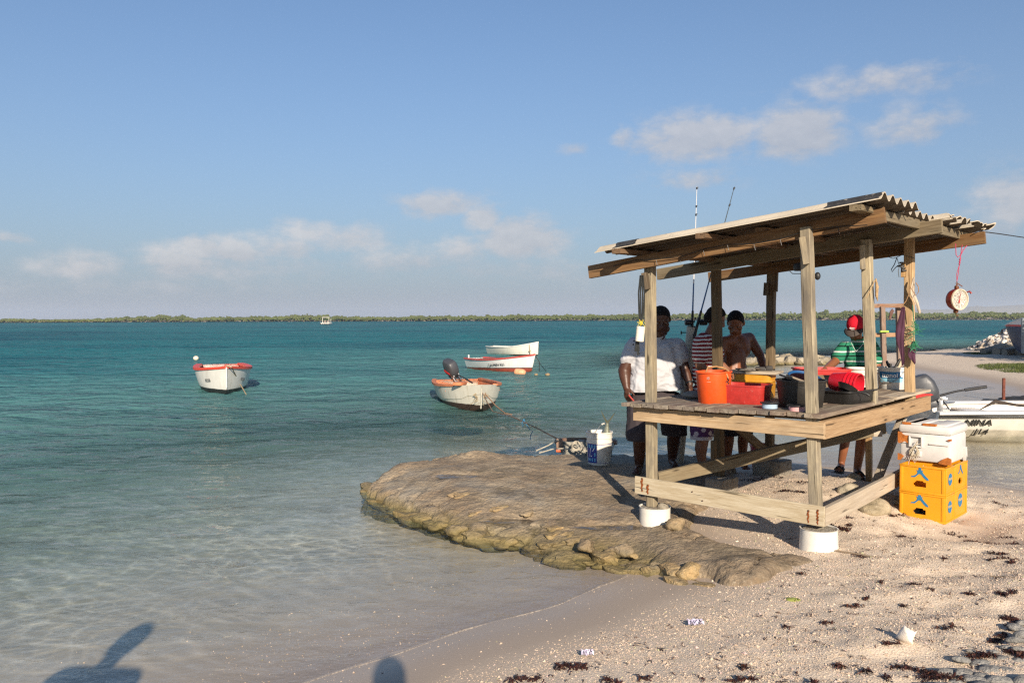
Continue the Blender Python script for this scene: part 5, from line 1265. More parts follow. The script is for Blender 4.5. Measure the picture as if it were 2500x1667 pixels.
# lower boards, braces
pLb, pNb = P(1591, 1184, 7.09), P(1993, 1254, 6.12)
BF0, BF1 = pLb-HB*.056+HA*.13, pNb-HB*.056-HA*.075
wb = bar('board', BF0, BF1, .024, .15, W_WHITE, hut, face=up)
BN = (BF1-BF0).cross(up).normalized(); BN = BN if BN.y < 0 else -BN
bar('board', pNb-HA*.062-HB*.035-Vector((0, 0, .01)), pNb-HA*.062+HB*2.35+Vector((0, 0, .03)), .04, .135, W_GREYB, hut, face=up)
bar('diagonal_beam', P(1604, 1168, 7.28), P(2158, 1044, 8.2), .05, .115, W_RAFTG, hut)
bar('brace', P(2130, 1200, 7.6), P(2209, 1005, 7.95), .075, .04, W_GREYB, hut); bar('brace', P(1800, 1042, 8.55), P(1872, 1104, 8.95), .05, .085, W_DARK, hut)
mb = MB(); mb.box(P(2140, 1058, 8.15), (.10, .05, .06), bev=.006); part('cleat', mb, W_GREYB, hut)
# rust runs and nails on the white board
RUST = m_plain('rust_run', (.26, .065, .010), .9, .35, 40, .2, dirt=(.10, .025, .01))
front = -HB
def on_board(px_, py_, off): return plane_hit(px_, py_, BF0+BN*off, BN)
def stain(px0, py0, w, hgt):
    mb = MB(); n_ = 9; L_ = []; R_ = []
    for i in range(n_):
        u = i/(n_-1); ww = w*(.55+.6*math.sin(min(u*3, 1)*1.57))*(1-.55*u)*(1+.25*math.sin(i*2.7+px0)); 
        L_.append((px0-ww+1.2*math.sin(i*1.9), py0+hgt*u)); R_.append((px0+ww+1.2*math.sin(i*1.9), py0+hgt*u))
    for (x, y) in L_+R_: mb.v.append(on_board(x, y, .0155)[:])
    mb.f = [(i, i+1, n_+i+1, n_+i) for i in range(n_-1)]; mb.mi = [0]*len(mb.f); sub('rust_run', mb, RUST, wb, 60)
for q in ((1567, 1166, 2.8, 34), (1581, 1182, 3.2, 24), (1973, 1244, 2.6, 32), (1996, 1243, 3.0, 22), (1996, 1260, 2.6, 20)): stain(*q)
for (px_, py_) in ((1567, 1168), (1568, 1195), (1581, 1184), (1974, 1246), (1997, 1246), (1997, 1268), (1690, 1200), (1715, 1222)):
    mb = MB(); mb.ball((0, 0, 0), (.006, .003, .006), nu=8, nv=5); sub('nail', mb, m_plain('old_nail', (.10, .05, .03), .7, .3, 30, metal=.4), wb, 60, Matrix.Translation(on_board(px_, py_, .017)))
# footings: cut-down plastic pails of concrete
def footing(px_, pyb, d, r0, r1, hgt, zb):
    c = P(px_, pyb, d); c.z = zb; mb = MB(); mb.lathe([(r0, 0), (r0*.995, hgt*.3), (r1, hgt-.006), (r1+.006, hgt), (r1-.002, hgt), (r1-.008, hgt-.02), (.001, hgt-.018)], 40)
    f = part('bucket_footing', mb, WHITE_P, hut, 40, Matrix.Translation(c))
    mb = MB(); mb.lathe([(r1-.012, hgt-.03), (r1-.02, hgt-.004), (.03, hgt-.0), (.001, hgt+.004)], 24); sub('concrete_fill', mb, M_BLOCK, f, 60, Matrix.Translation(c)); return f, c
f2, c2 = footing(1999, 1310, 6.14, .142, .134, .21, gz(2.29, 6.15)-.055)
f1, c1 = footing(1599, 1240, 7.10, .133, .133, .165, surf(1.24, 7.05)-.035)
sub('stone', rock_mesh('stone', 91, M_PALE, 2, .2, .7), None, f1, M=Matrix.Translation(c1+Vector((.06, -.05, .165))) @ Matrix.Scale(.05, 4))
for (px_, py_, d_, sx, sy, sz) in ((1762, 1178, 8.05, .30, .20, .20), (1885, 1145, 9.0, .26, .34, .20)):
    c = P(px_, py_, d_); c.z = surf(c.x, c.y)+.07; mb = MB(); mb.box((0, 0, 0), (sx, sy, sz), bev=.015); part('concrete_block', mb, M_BLOCK, hut, 40, Matrix.Translation(c) @ Matrix.Rotation(.75, 4, 'Z'))

# ------------------------------------------------------------------ pails, tubs and gear on the table
ZT = 1.170
def tub_mb(w, l, hgt, th=.006, taper=.88, pw=5.0, lip=.012, n=40, round_bottom=.02):
    mb = MB(); rings = []
    def ring(kx, z, off=0.0): return [(math.copysign(abs(math.cos(a))**(2/pw), math.cos(a))*(w/2*kx-off), math.copysign(abs(math.sin(a))**(2/pw), math.sin(a))*(l/2*kx-off), z) for a in np.linspace(0, 2*math.pi, n, endpoint=False)]
    R_ = [ring(taper, 0, round_bottom), ring(taper, round_bottom*.3, round_bottom*.3), ring(taper+.005, round_bottom), ring(.985, hgt-.012), ring(1, hgt-.012, -lip), ring(1, hgt, -lip), ring(.985, hgt, th), ring(taper, round_bottom+th, th), ring(taper, th+.002, round_bottom+th)]
    for r_ in R_: mb.v += r_
    for i in range(len(R_)-1):
        for k in range(n): mb.f.append((i*n+k, i*n+(k+1) % n, (i+1)*n+(k+1) % n, (i+1)*n+k))
    mb.f += [tuple(range(n))[::-1], tuple(range((len(R_)-1)*n, len(R_)*n))]; mb.mi = [0]*len(mb.f); return mb
def pail_mb(r0, r1, hgt, th=.005, lip=.008, bands=()):
    pr = [(.001, 0), (r0-.006, 0), (r0, .008)]
    for (u, w, q) in bands:
        rr = r0+(r1-r0)*u; pr += [(rr, hgt*u-w), (rr+q, hgt*u-w), (rr+q, hgt*u+w), (rr, hgt*u+w)]
    pr += [(r1, hgt-.012), (r1+lip, hgt-.012), (r1+lip, hgt), (r1-th, hgt), (r0-th, .01), (.001, .008)]
    mb = MB(); mb.lathe(pr, 44); return mb
def wire_handle(r, z, ang, tilt, s=1.0, rad=.003):      # bail from ear to ear
    pts = []
    for k in range(17):
        a = math.pi*k/16; q = Vector((r*math.cos(a), 0, 0))+Vector((0, math.sin(tilt), math.cos(tilt)))*r*s*math.sin(a); pts.append(Matrix.Rotation(ang, 3, 'Z') @ q+Vector((0, 0, z)))
    return pts
TA = math.atan2(HA.y, HA.x)
# orange pail with rope handle
g = G(1744, 984, ZT); T = Matrix.Translation(g) @ Matrix.Rotation(-.03, 4, 'Y')
r = thing('bucket', 'tall orange bucket with brown rope handle on the table', 'bucket', g); OR = m_plain('orange_plastic_pail', (.72, .085, .012), .42, .14, 9, .08, dirt=(.45, .05, .01))
part('body', pail_mb(.133, .148, .275), OR, r, 40, T)
mb = MB(); mb.tube([Vector((-.09, -.10, .275)), Vector((-.06, -.05, .31)), Vector((.02, -.03, .315)), Vector((.09, -.08, .29)), Vector((.11, -.10, .27))], .007, 6); mb.tube([Vector((.02, -.03, .312)), Vector((.08, 0, .305)), Vector((.12, .04, .285)), Vector((.14, .06, .27))], .006, 6)
mb.tube([Vector((.075, -.115, .275)), Vector((.08, -.128, .25)), Vector((.09, -.13, .22))], .006, 6); part('rope_handle', mb, m_plain('tan_cord', (.42, .22, .09), .9, .3, 60), r, 60, T)
mb = MB()
for k in range(9): a = -.93+rng.uniform(-.14, .14); rr = .1478; z0 = .20+rng.uniform(-.03, .03); mb.tube([(rr*math.cos(a+q*.06), rr*math.sin(a+q*.06), z0+rng.uniform(-.02, .02)) for q in (-1, 0, 1)], .0028, 4)
part('pen_scrawl', mb, BLK, r, 60, T)
mb = MB()
for k in range(10): a = -2.2+k*.022; mb.add([((.1475)*math.cos(a+q), .1475*math.sin(a+q), .19+z) for q, z in ((0, 0), (.012, 0), (.012, .006), (0, .006))], [(0, 1, 2, 3)])
mb.lathe([(.001, 0), (.014, 0)], 14, Matrix.Rotation(-2.12, 4, 'Z') @ Matrix.Translation((.1462, 0, .225)) @ Matrix.Rotation(math.pi/2, 4, 'Y')); part('pale_mark', mb, m_plain('faded_mark', (.75, .38, .28), .6), r, 60, T)
# red tub
g = G(1817, 985, ZT); T = Matrix.Translation(g) @ Matrix.Rotation(TA+.10, 4, 'Z')
r = thing('tub', 'scratched deep red open tub at the front edge of the table', 'tub', g); RD = m_plain('red_plastic_tub', (.42, .028, .022), .5, .25, 16, .12, dirt=(.46, .20, .17)); part('body', tub_mb(.43, .33, .168, .007, .90, 4.5, .002), RD, r, 40, T)
mb = MB(); mb.box((.05, .06, .02), (.14, .10, .03), bev=.012); part('wet_rag', mb, m_plain('red_rag', (.30, .03, .03), .8), r, 60, T)
# orange cooler with a board as lid
g = G(1843, 972, ZT); T = Matrix.Translation(g) @ Matrix.Rotation(TA+.15, 4, 'Z')
r = thing('cooler', 'battered mustard yellow cooler covered with a loose board', 'cooler', g); YL = m_plain('mustard_plastic', (.58, .27, .022), .4, .3, 9, .25, dirt=(.30, .10, .02)); part('body', tub_mb(.34, .27, .225, .02, .94, 7, .0), YL, r, 40, T)
mb = MB(); mb.box((0, 0, .165), (.35, .28, .02), bev=.006); part('rib', mb, YL, r, 40, T)
lid_z = g.z+.2265
bx = thing('cutting_board', 'weathered grey board lying on the mustard cooler', 'board', (g.x, g.y, lid_z)); 
bm_ = MB(); bm_.box((0, 0, .012), (.44, .30, .024), bev=.005); part('board', bm_, W_GREYB, bx, 40, Matrix.Translation((g.x, g.y, lid_z)) @ Matrix.Rotation(TA+.12, 4, 'Z'))
mb = MB(); mb.box((0, 0, .018), (.085, .05, .036), bev=.008); mb.box((.075, .02, .022), (.06, .045, .044), bev=.008); single('whetstone', mb, m_plain('whetstone_dark', (.035, .032, .03), .7, .3, 30), 'dark whetstone block on the board over the mustard cooler', 'whetstone', M=Matrix.Translation((g.x+.04, g.y-.03, lid_z+.0245)) @ Matrix.Rotation(-.3, 4, 'Z'))
mb = MB(); mb.add([(x*.05, y*.03, .006+.018*abs(math.sin(x*2.3+y*1.7))) for y in range(-2, 3) for x in range(-2, 3)], [tuple(q) for q in grid_faces(5, 5)]); single('rag', mb, m_cloth('grey_rag', (.30, .26, .21)), 'crumpled grey rag on the board over the mustard cooler', 'rag', M=Matrix.Translation((g.x-.08, g.y-.05, lid_z+.0245)), smooth=80)
# white pail behind
g = P(1848, 960, 8.2); g.z = ZT; r = thing('bucket', 'white bucket at the back left of the table behind the cooler', 'bucket', g); part('body', pail_mb(.125, .142, .21, bands=((.8, .006, .004),)), WHITE_P, r, 40, Matrix.Translation(g))
mb = MB(); mb.tube([(0, 0, 0), (.004, 0, .06), (.0, 0, .10)], [.016, .019, .013], 10); kn = G(1889, 945, ZT); 
single('knife', mb, BLK, 'black handled knife standing beside the far left post behind the cooler', 'knife', M=Matrix.Translation(P(1889, 924, 8.6)), smooth=60)
# black pot
g = G(1955, 996, ZT); r = thing('pot', 'large soot black pot full of rags behind the fishing line spools', 'pot', g); BP = m_plain('soot_black', (.020, .018, .015), .5, .35, 10, .2, dirt=(.085, .075, .05))
part('body', pail_mb(.165, .192, .232, .006, .007, bands=((.78, .004, .005),)), BP, r, 40, Matrix.Translation(g))
mb = MB(); mb.lathe([(.001, -.01), (.10, .0), (.140, .045), (.146, .047), (.140, .051), (.10, .01), (.001, .0)], 32); single('basin', mb, m_plain('blue_plastic', (.01, .07, .20), .4, .15, 9), 'blue plastic basin tilted inside the black pot', 'basin', M=Matrix.Translation(g+Vector((.05, .06, .195))) @ Matrix.Rotation(.36, 4, 'X') @ Matrix.Rotation(.12, 4, 'Y'), smooth=50)
mb = MB(); mb.lathe([(.001, .0), (.132, .0)], 28); single('dark_water', mb, m_plain('bloody_water', (.03, .012, .018), .12, .3, 10), 'dark murky water in the blue basin', 'water', M=Matrix.Translation(g+Vector((.05, .06, .195))) @ Matrix.Rotation(.36, 4, 'X') @ Matrix.Rotation(.12, 4, 'Y') @ Matrix.Translation((0, 0, .036)))
for k, (dx_, dy_, rz_) in enumerate(((-.11, -.04, .5), (-.07, -.09, .2))):
    bmx = MB(); bmx.box((0, 0, 0), (.16, .035, .014), bev=.004); single('wood_scrap', bmx, W_DECK, 'splintered wood scrap sticking out of the black pot', 'wood scrap', 'wood scraps in the black pot', M=Matrix.Translation(g+Vector((dx_, dy_, .245))) @ Matrix.Rotation(-.5+rz_*.4, 4, 'Z') @ Matrix.Rotation(.35, 4, 'Y'))
# spools of line
def spool(px_, py_, r_, hgt, col, lab, cn):
    g = G(px_, py_, ZT); rt = thing('line_spool', lab, 'spool', g, 'fishing line spools on the table edge'); bk = m_plain('spool_black', (.02, .02, .021), .35, .2, 20); T = Matrix.Translation(g)
    mb = MB(); mb.lathe([(.001, 0), (r_, 0), (r_, .010), (r_*.72, .014), (.001, .014)], 32); part('flange', mb, bk, rt, 40, T)
    mb = MB(); mb.lathe([(r_*.25, hgt-.014), (r_*.72, hgt-.014), (r_, hgt-.010), (r_, hgt), (r_*.5, hgt), (r_*.25, hgt-.006)], 32, close=True); part('flange', mb, bk, rt, 40, T)
    mb = MB(); mb.lathe([(r_*.80, .012)]+[(r_*(.80+.012*(i % 2)), .014+(hgt-.028)*i/16) for i in range(17)]+[(r_*.80, hgt-.012)], 32); m_ = m_plain(cn, col, .25, .2, 25, .1); part('line', mb, m_, rt, 70, T)
spool(1879, 1000, .074, .062, (.38, .50, .62), 'black spool wound with pale blue fishing line', 'blue_line'); spool(1946, 1007, .076, .062, (.66, .36, .36), 'black spool wound with pink fishing line', 'pink_line')
# black tub of fish with stacked red pails and a pan
g = G(2066, 985, ZT); T = Matrix.Translation(g) @ Matrix.Rotation(math.atan2(HB.y, HB.x)-.12, 4, 'Z'); r = thing('tub', 'shallow black tub with cut fish at the right edge of the table', 'tub', g); BT = m_plain('black_plastic', (.014, .014, .014), .38, .2, 12, .1, dirt=(.06, .055, .05)); part('body', tub_mb(.50, .33, .125, .008, .9, 6, .014), BT, r, 40, T)
for k, (x, y, sz) in enumerate(((.02, -.08, 1), (-.08, -.03, .8), (.12, -.05, .9), (.0, .04, 1))):
    single('fish_piece', rock_mesh('fish_piece', 100+k, m_plain('fish_flesh', (.62, .38, .30), .35, .3, 12, .1, dirt=(.50, .42, .36)), 2, .18, .42), None, 'pale pink piece of fish lying in the black tub', 'fish', 'fish pieces in the black tub', M=T @ Matrix.Translation((x, y, .10)) @ Matrix.Rotation(k*.8, 4, 'Z') @ Matrix.Diagonal((.085*sz, .05*sz, .05*sz, 1)))
RP = m_plain('red_plastic_pail', (.58, .012, .028), .35, .15, 9, .06)
ax = Vector((.66, -.72, -.10)).normalized(); sb_ = P(2058, 934, 6.88); rot = ax.to_track_quat('Z', 'Y').to_matrix().to_4x4()
for k in range(4):
    o_ = sb_+ax*(k*.030-.10); rt = thing('bucket', ['rearmost red pail in the sideways stack over the black tub', 'second red pail from the back of the sideways stack', 'third red pail from the back of the sideways stack', 'outermost red pail of the sideways stack, its open mouth in view'][k], 'bucket', o_, 'nested red pails lying over the black tub')
    part('body', pail_mb(.070, .094, .15, .004, .005), RP, rt, 40, Matrix.Translation(o_) @ rot)
pn = P(2070, 944, 6.72); rt = thing('frying_pan', 'black frying pan resting in the mouth of the red pails', 'frying pan', pn); T = Matrix.Translation(pn) @ Matrix.Rotation(-.45, 4, 'Z') @ Matrix.Rotation(.42, 4, 'Y') @ Matrix.Rotation(-.35, 4, 'X')
mb = MB(); mb.lathe([(.001, -.040), (.058, -.040), (.082, 0), (.084, .002), (.080, .002), (.056, -.035), (.001, -.035)], 32); part('pan', mb, BT, rt, 40, T)
mb = MB(); mb.tube([(.078, 0, -.004), (.11, 0, .004), (.15, 0, .010), (.175, 0, .006)], [.008, .008, .012, .009], 10); part('handle', mb, BT, rt, 60, T)
# red long tub at the back, driftwood board, white pails
g = P(2006, 950, 8.15); g.z = ZT; T = Matrix.Translation(g) @ Matrix.Rotation(-.05, 4, 'Z'); r = thing('tub', 'bright red long tub at the back of the table, the capped man reaching in', 'tub', g); part('body', tub_mb(.52, .36, .225, .008, .92, 7, .008), m_plain('bright_red_tub', (.55, .025, .02), .42, .2, 10), r, 40, T)
bar_M = Matrix.Translation(P(1990, 934, 7.55)) @ Matrix.Rotation(.05, 4, 'Z') @ Matrix.Rotation(.95, 4, 'X'); mb = MB(); mb.box((0, 0, 0), (.36, .16, .025), bev=.008); single('board', mb, W_DARK, 'brown scrap board leaning against the bright red tub', 'board', M=bar_M)
g = G(2104, 956, ZT); r = thing('bucket', 'plain white bucket behind the right hand middle post', 'bucket', g); part('body', pail_mb(.118, .137, .235, bands=((.86, .010, .004),)), WHITE_P, r, 40, Matrix.Translation(g)); mb = MB(); mb.tube([(-.05, -.145, .17), (-.02, -.15, .155), (.02, -.15, .15)], .005, 6); part('handle', mb, m_plain('dull_wire', (.35, .35, .35), .4, .1, 10, metal=.6), r, 60, Matrix.Translation(g))
g = G(2176, 952, ZT); r = thing('bucket', 'white paint bucket with blue printed label and knives in it', 'bucket', g); T = Matrix.Translation(g); R0, R1, HT = .118, .132, .232; part('body', pail_mb(R0, R1, HT, bands=((.93, .006, .004),)), WHITE_P, r, 40, T)
def band(r0, r1, z0, z1, a0, a1, mat, name, T, root, n_=24, off=.0008):
    mb = MB()
    for k in range(n_+1):
        a = a0+(a1-a0)*k/n_; mb.v += [((r0+off)*math.sin(a), -(r0+off)*math.cos(a), z0), ((r1+off)*math.sin(a), -(r1+off)*math.cos(a), z1)]
    mb.f = [(2*k, 2*k+2, 2*k+3, 2*k+1) for k in range(n_)]; mb.mi = [0]*n_; return part(name, mb, mat, root, 60, T)
rr = lambda z: R0+(R1-R0)*z/HT
facing = math.atan2(g.x, g.y)*-1
TL = T @ Matrix.Rotation(math.atan2(-g.x, g.y), 4, 'Z')
LB = band(rr(.125), rr(.19), .125, .19, -1.0, .95, m_plain('label_blue', (.01, .16, .36), .4, .1, 10), 'label', TL, r); band(rr(.085), rr(.125), .085, .125, -1.0, .95, m_plain('label_pale_blue', (.28, .58, .72), .4, .1, 10), 'label', TL, r)
WP = m_plain('print_white', (.80, .80, .78), .5, .05); lettering('lettering', 'izonol', .062, WP, TL @ Matrix.Translation((0, 0, .153)) @ Matrix.Rotation(-.12, 4, 'Z'), r, bend=rr(.155)+.0016, ext=.0004, bold=.0012)
for a_, z_ in ((.72, .165), (.84, .160)):
    mb = MB(); q = rr(z_)+.002; mb.prism([(-.012, -.022), (.012, -.022), (.015, .0), (.006, .020), (-.008, .020)], .0006, Matrix.Rotation(a_, 4, 'Z') @ Matrix.Translation((0, -q, z_)) @ Matrix.Rotation(math.pi/2, 4, 'X')); part('printed_emblem', mb, WP, r, 40, TL)
for k in range(4): band(rr(.05-.01*k), rr(.0525-.01*k), .05-.01*k, .0525-.01*k, -.75, -.2+.1*(k % 2), m_plain('print_grey', (.35, .36, .38), .6), 'small_print', TL, r, 8)
mb = MB(); mb.tube([Matrix.Rotation(a, 3, 'Z') @ Vector((0, -.139, z)) for a, z in ((-1.05, .16), (-.7, .105), (-.3, .085), (.0, .088), (.3, .11), (.65, .15), (.95, .19), (1.1, .20))], .0028, 6); mb.tube([Matrix.Rotation(a, 3, 'Z') @ Vector((0, -.141, .086)) for a in (-.55, -.3, -.05)], .007, 8); part('handle', mb, m_plain('dull_wire', (.35, .35, .35)), r, 60, TL)
for k, (dx_, dy_, lean, L_, mt, lab) in enumerate(((-.02, .02, -.35, .06, BLK, 'short black knife handle'), (.035, -.01, .55, .09, BLK, 'long black knife handle'), (.075, .0, .42, .085, m_plain('pale_wood_handle', (.55, .46, .32), .6), 'pale wooden knife handle'), (.01, .05, .1, .03, BLK, 'stubby dark tool handle'))):
    mb = MB(); mb.tube([(0, 0, -.10), (0, 0, .0), (0, 0, L_*.5), (0, 0, L_)], [.006, .012, .015, .011], 8); single('knife', mb, mt, lab+' standing in the blue labelled bucket', 'knife', M=T @ Matrix.Translation((dx_, dy_, .235)) @ Matrix.Rotation(lean, 4, 'Y'), smooth=60)
# grey bag by the left man, red pail on the ground under the table
mb = MB(); g = G(1690, 974, ZT); single('bag', rock_mesh('bag', 120, m_cloth('grey_bag', (.26, .25, .22)), 3, .16, .55), None, 'small grey wet bag on the table left of the orange bucket', 'bag', M=Matrix.Translation(g+Vector((.02, .05, .03))) @ Matrix.Diagonal((.10, .07, .07, 1)))
g = P(1866, 1112, 9.75); g.z = surf(g.x, g.y); r = thing('bucket', 'dark red bucket standing on the ground behind the table legs', 'bucket', g); part('body', pail_mb(.14, .165, .27), m_plain('dark_red_pail', (.36, .015, .022), .4, .2, 9), r, 40, Matrix.Translation(g))
# ------------------------------------------------------------------ white pail with a fish on the ledge
g = P(1463, 1124, 9.2); g.z = surf(g.x, g.y)-.004; r = thing('bucket', 'white bucket with blue patterned label standing alone on the rock ledge', 'bucket', g); T = Matrix.Translation(g); TL = T @ Matrix.Rotation(math.atan2(-g.x, g.y), 4, 'Z'); R0, R1, HT = .128, .146, .37
part('body', pail_mb(R0, R1, HT, bands=((.83, .004, .006), (.70, .004, .006))), WHITE_P, r, 40, T); rr = lambda z: R0+(R1-R0)*z/HT
BLU = m_plain('label_navy', (.008, .035, .26), .4, .1, 10); CY = m_plain('label_cyan', (.12, .45, .65), .4, .1, 10)
band(rr(.03), rr(.245), .03, .245, -1.25, -.20, BLU, 'label', TL, r); band(rr(.236), rr(.243), .236, .243, -.18, 1.3, BLU, 'label_line', TL, r, 24); band(rr(.028), rr(.032), .028, .032, -.18, 1.3, BLU, 'label_line', TL, r, 24)
for k in range(5): band(rr(.06-.008*(k % 3)), rr(.063-.008*(k % 3)), .06-.008*(k % 3), .063-.008*(k % 3), -.05+.0*k, .25+.15*(k % 2), m_plain('print_grey', (.35, .36, .38)), 'small_print', TL, r, 6)
for row, zz in enumerate((.065, .125, .215)):
    for k in range(4):
        a_ = -1.12+k*.25
        if row == 1 and k < 3: continue
        for s_ in (1, -1): mb = MB(); mb.prism([(-.011, .002*s_), (.011, .002*s_), (.004, .020*s_), (-.004, .020*s_)][::s_], .0006, Matrix.Rotation(a_, 4, 'Z') @ Matrix.Translation((0, -rr(zz)-.0015, zz)) @ Matrix.Rotation(math.pi/2, 4, 'X')); part('label_motif', mb, CY, r, 40, TL)
for pts in ([(-.95, .09), (-.9, .10), (-.72, .20), (-.78, .205)], [(-.60, .165), (-.57, .155), (-.34, .20), (-.36, .215)], [(-1.0, .06), (-.93, .06), (-.95, .085)], [(-.80, .10), (-.62, .10), (-.64, .108), (-.78, .115)]):
    mb = MB(); mb.v = [((rr(z)+.0022)*math.sin(a), -(rr(z)+.0022)*math.cos(a), z) for a, z in pts]; mb.f = [tuple(range(len(pts)))]; mb.mi = [0]; part('label_motif', mb, WP, r, 40, TL)
mb = MB(); hpnts = wire_handle(.150, .325, 1.15, -.35, .95, .003); mb.tube(hpnts, .003, 6); part('handle', mb, m_plain('dull_wire', (.35, .35, .35)), r, 60, TL); mb = MB(); mb.tube(hpnts[7:10], .009, 10); part('handle_grip', mb, WHITE_P, r, 60, TL)
def fish(M):
    rt = thing('fish', 'silvery fish standing tail up in the white bucket on the ledge', 'fish', M.translation); sk = m_plain('fish_silver', (.20, .21, .16), .25, .3, 14, .1, .25, dirt=(.10, .11, .07))
    mb = MB(); secs = [(-.34, .004, .010), (-.30, .025, .045), (-.20, .042, .075), (-.08, .045, .08), (.05, .035, .060), (.14, .020, .034), (.20, .012, .018), (.225, .010, .016)]; n_ = 14
    for (z, wx, wy) in secs: mb.v += [(wy*math.cos(a), wx*math.sin(a), z) for a in np.linspace(0, 6.283, n_, endpoint=False)]
    for i in range(len(secs)-1):
        for k in range(n_): mb.f.append((i*n_+k, i*n_+(k+1) % n_, (i+1)*n_+(k+1) % n_, (i+1)*n_+k))
    mb.f += [tuple(range(n_))[::-1], tuple(range((len(secs)-1)*n_, len(secs)*n_))]; mb.mi = [0]*len(mb.f); part('body', mb, sk, rt, 70, M)
    mb = MB()
    for s_ in (1, -1): mb.prism([(0, .215), (s_*.014, .225), (s_*.055, .30), (s_*.085, .365), (s_*.060, .335), (s_*.02, .27), (0, .250)][::s_], .006, Matrix.Translation((0, .003, 0)) @ Matrix.Rotation(math.pi/2, 4, 'X'))
    part('tail_fin', mb, m_plain('fin_olive', (.050, .055, .030), .4, .25, 20), rt, 40, M)
fish(Matrix.Translation(g+Vector((.075, .02, .235))) @ Matrix.Rotation(.08, 4, 'Y') @ Matrix.Rotation(-.15, 4, 'Z'))
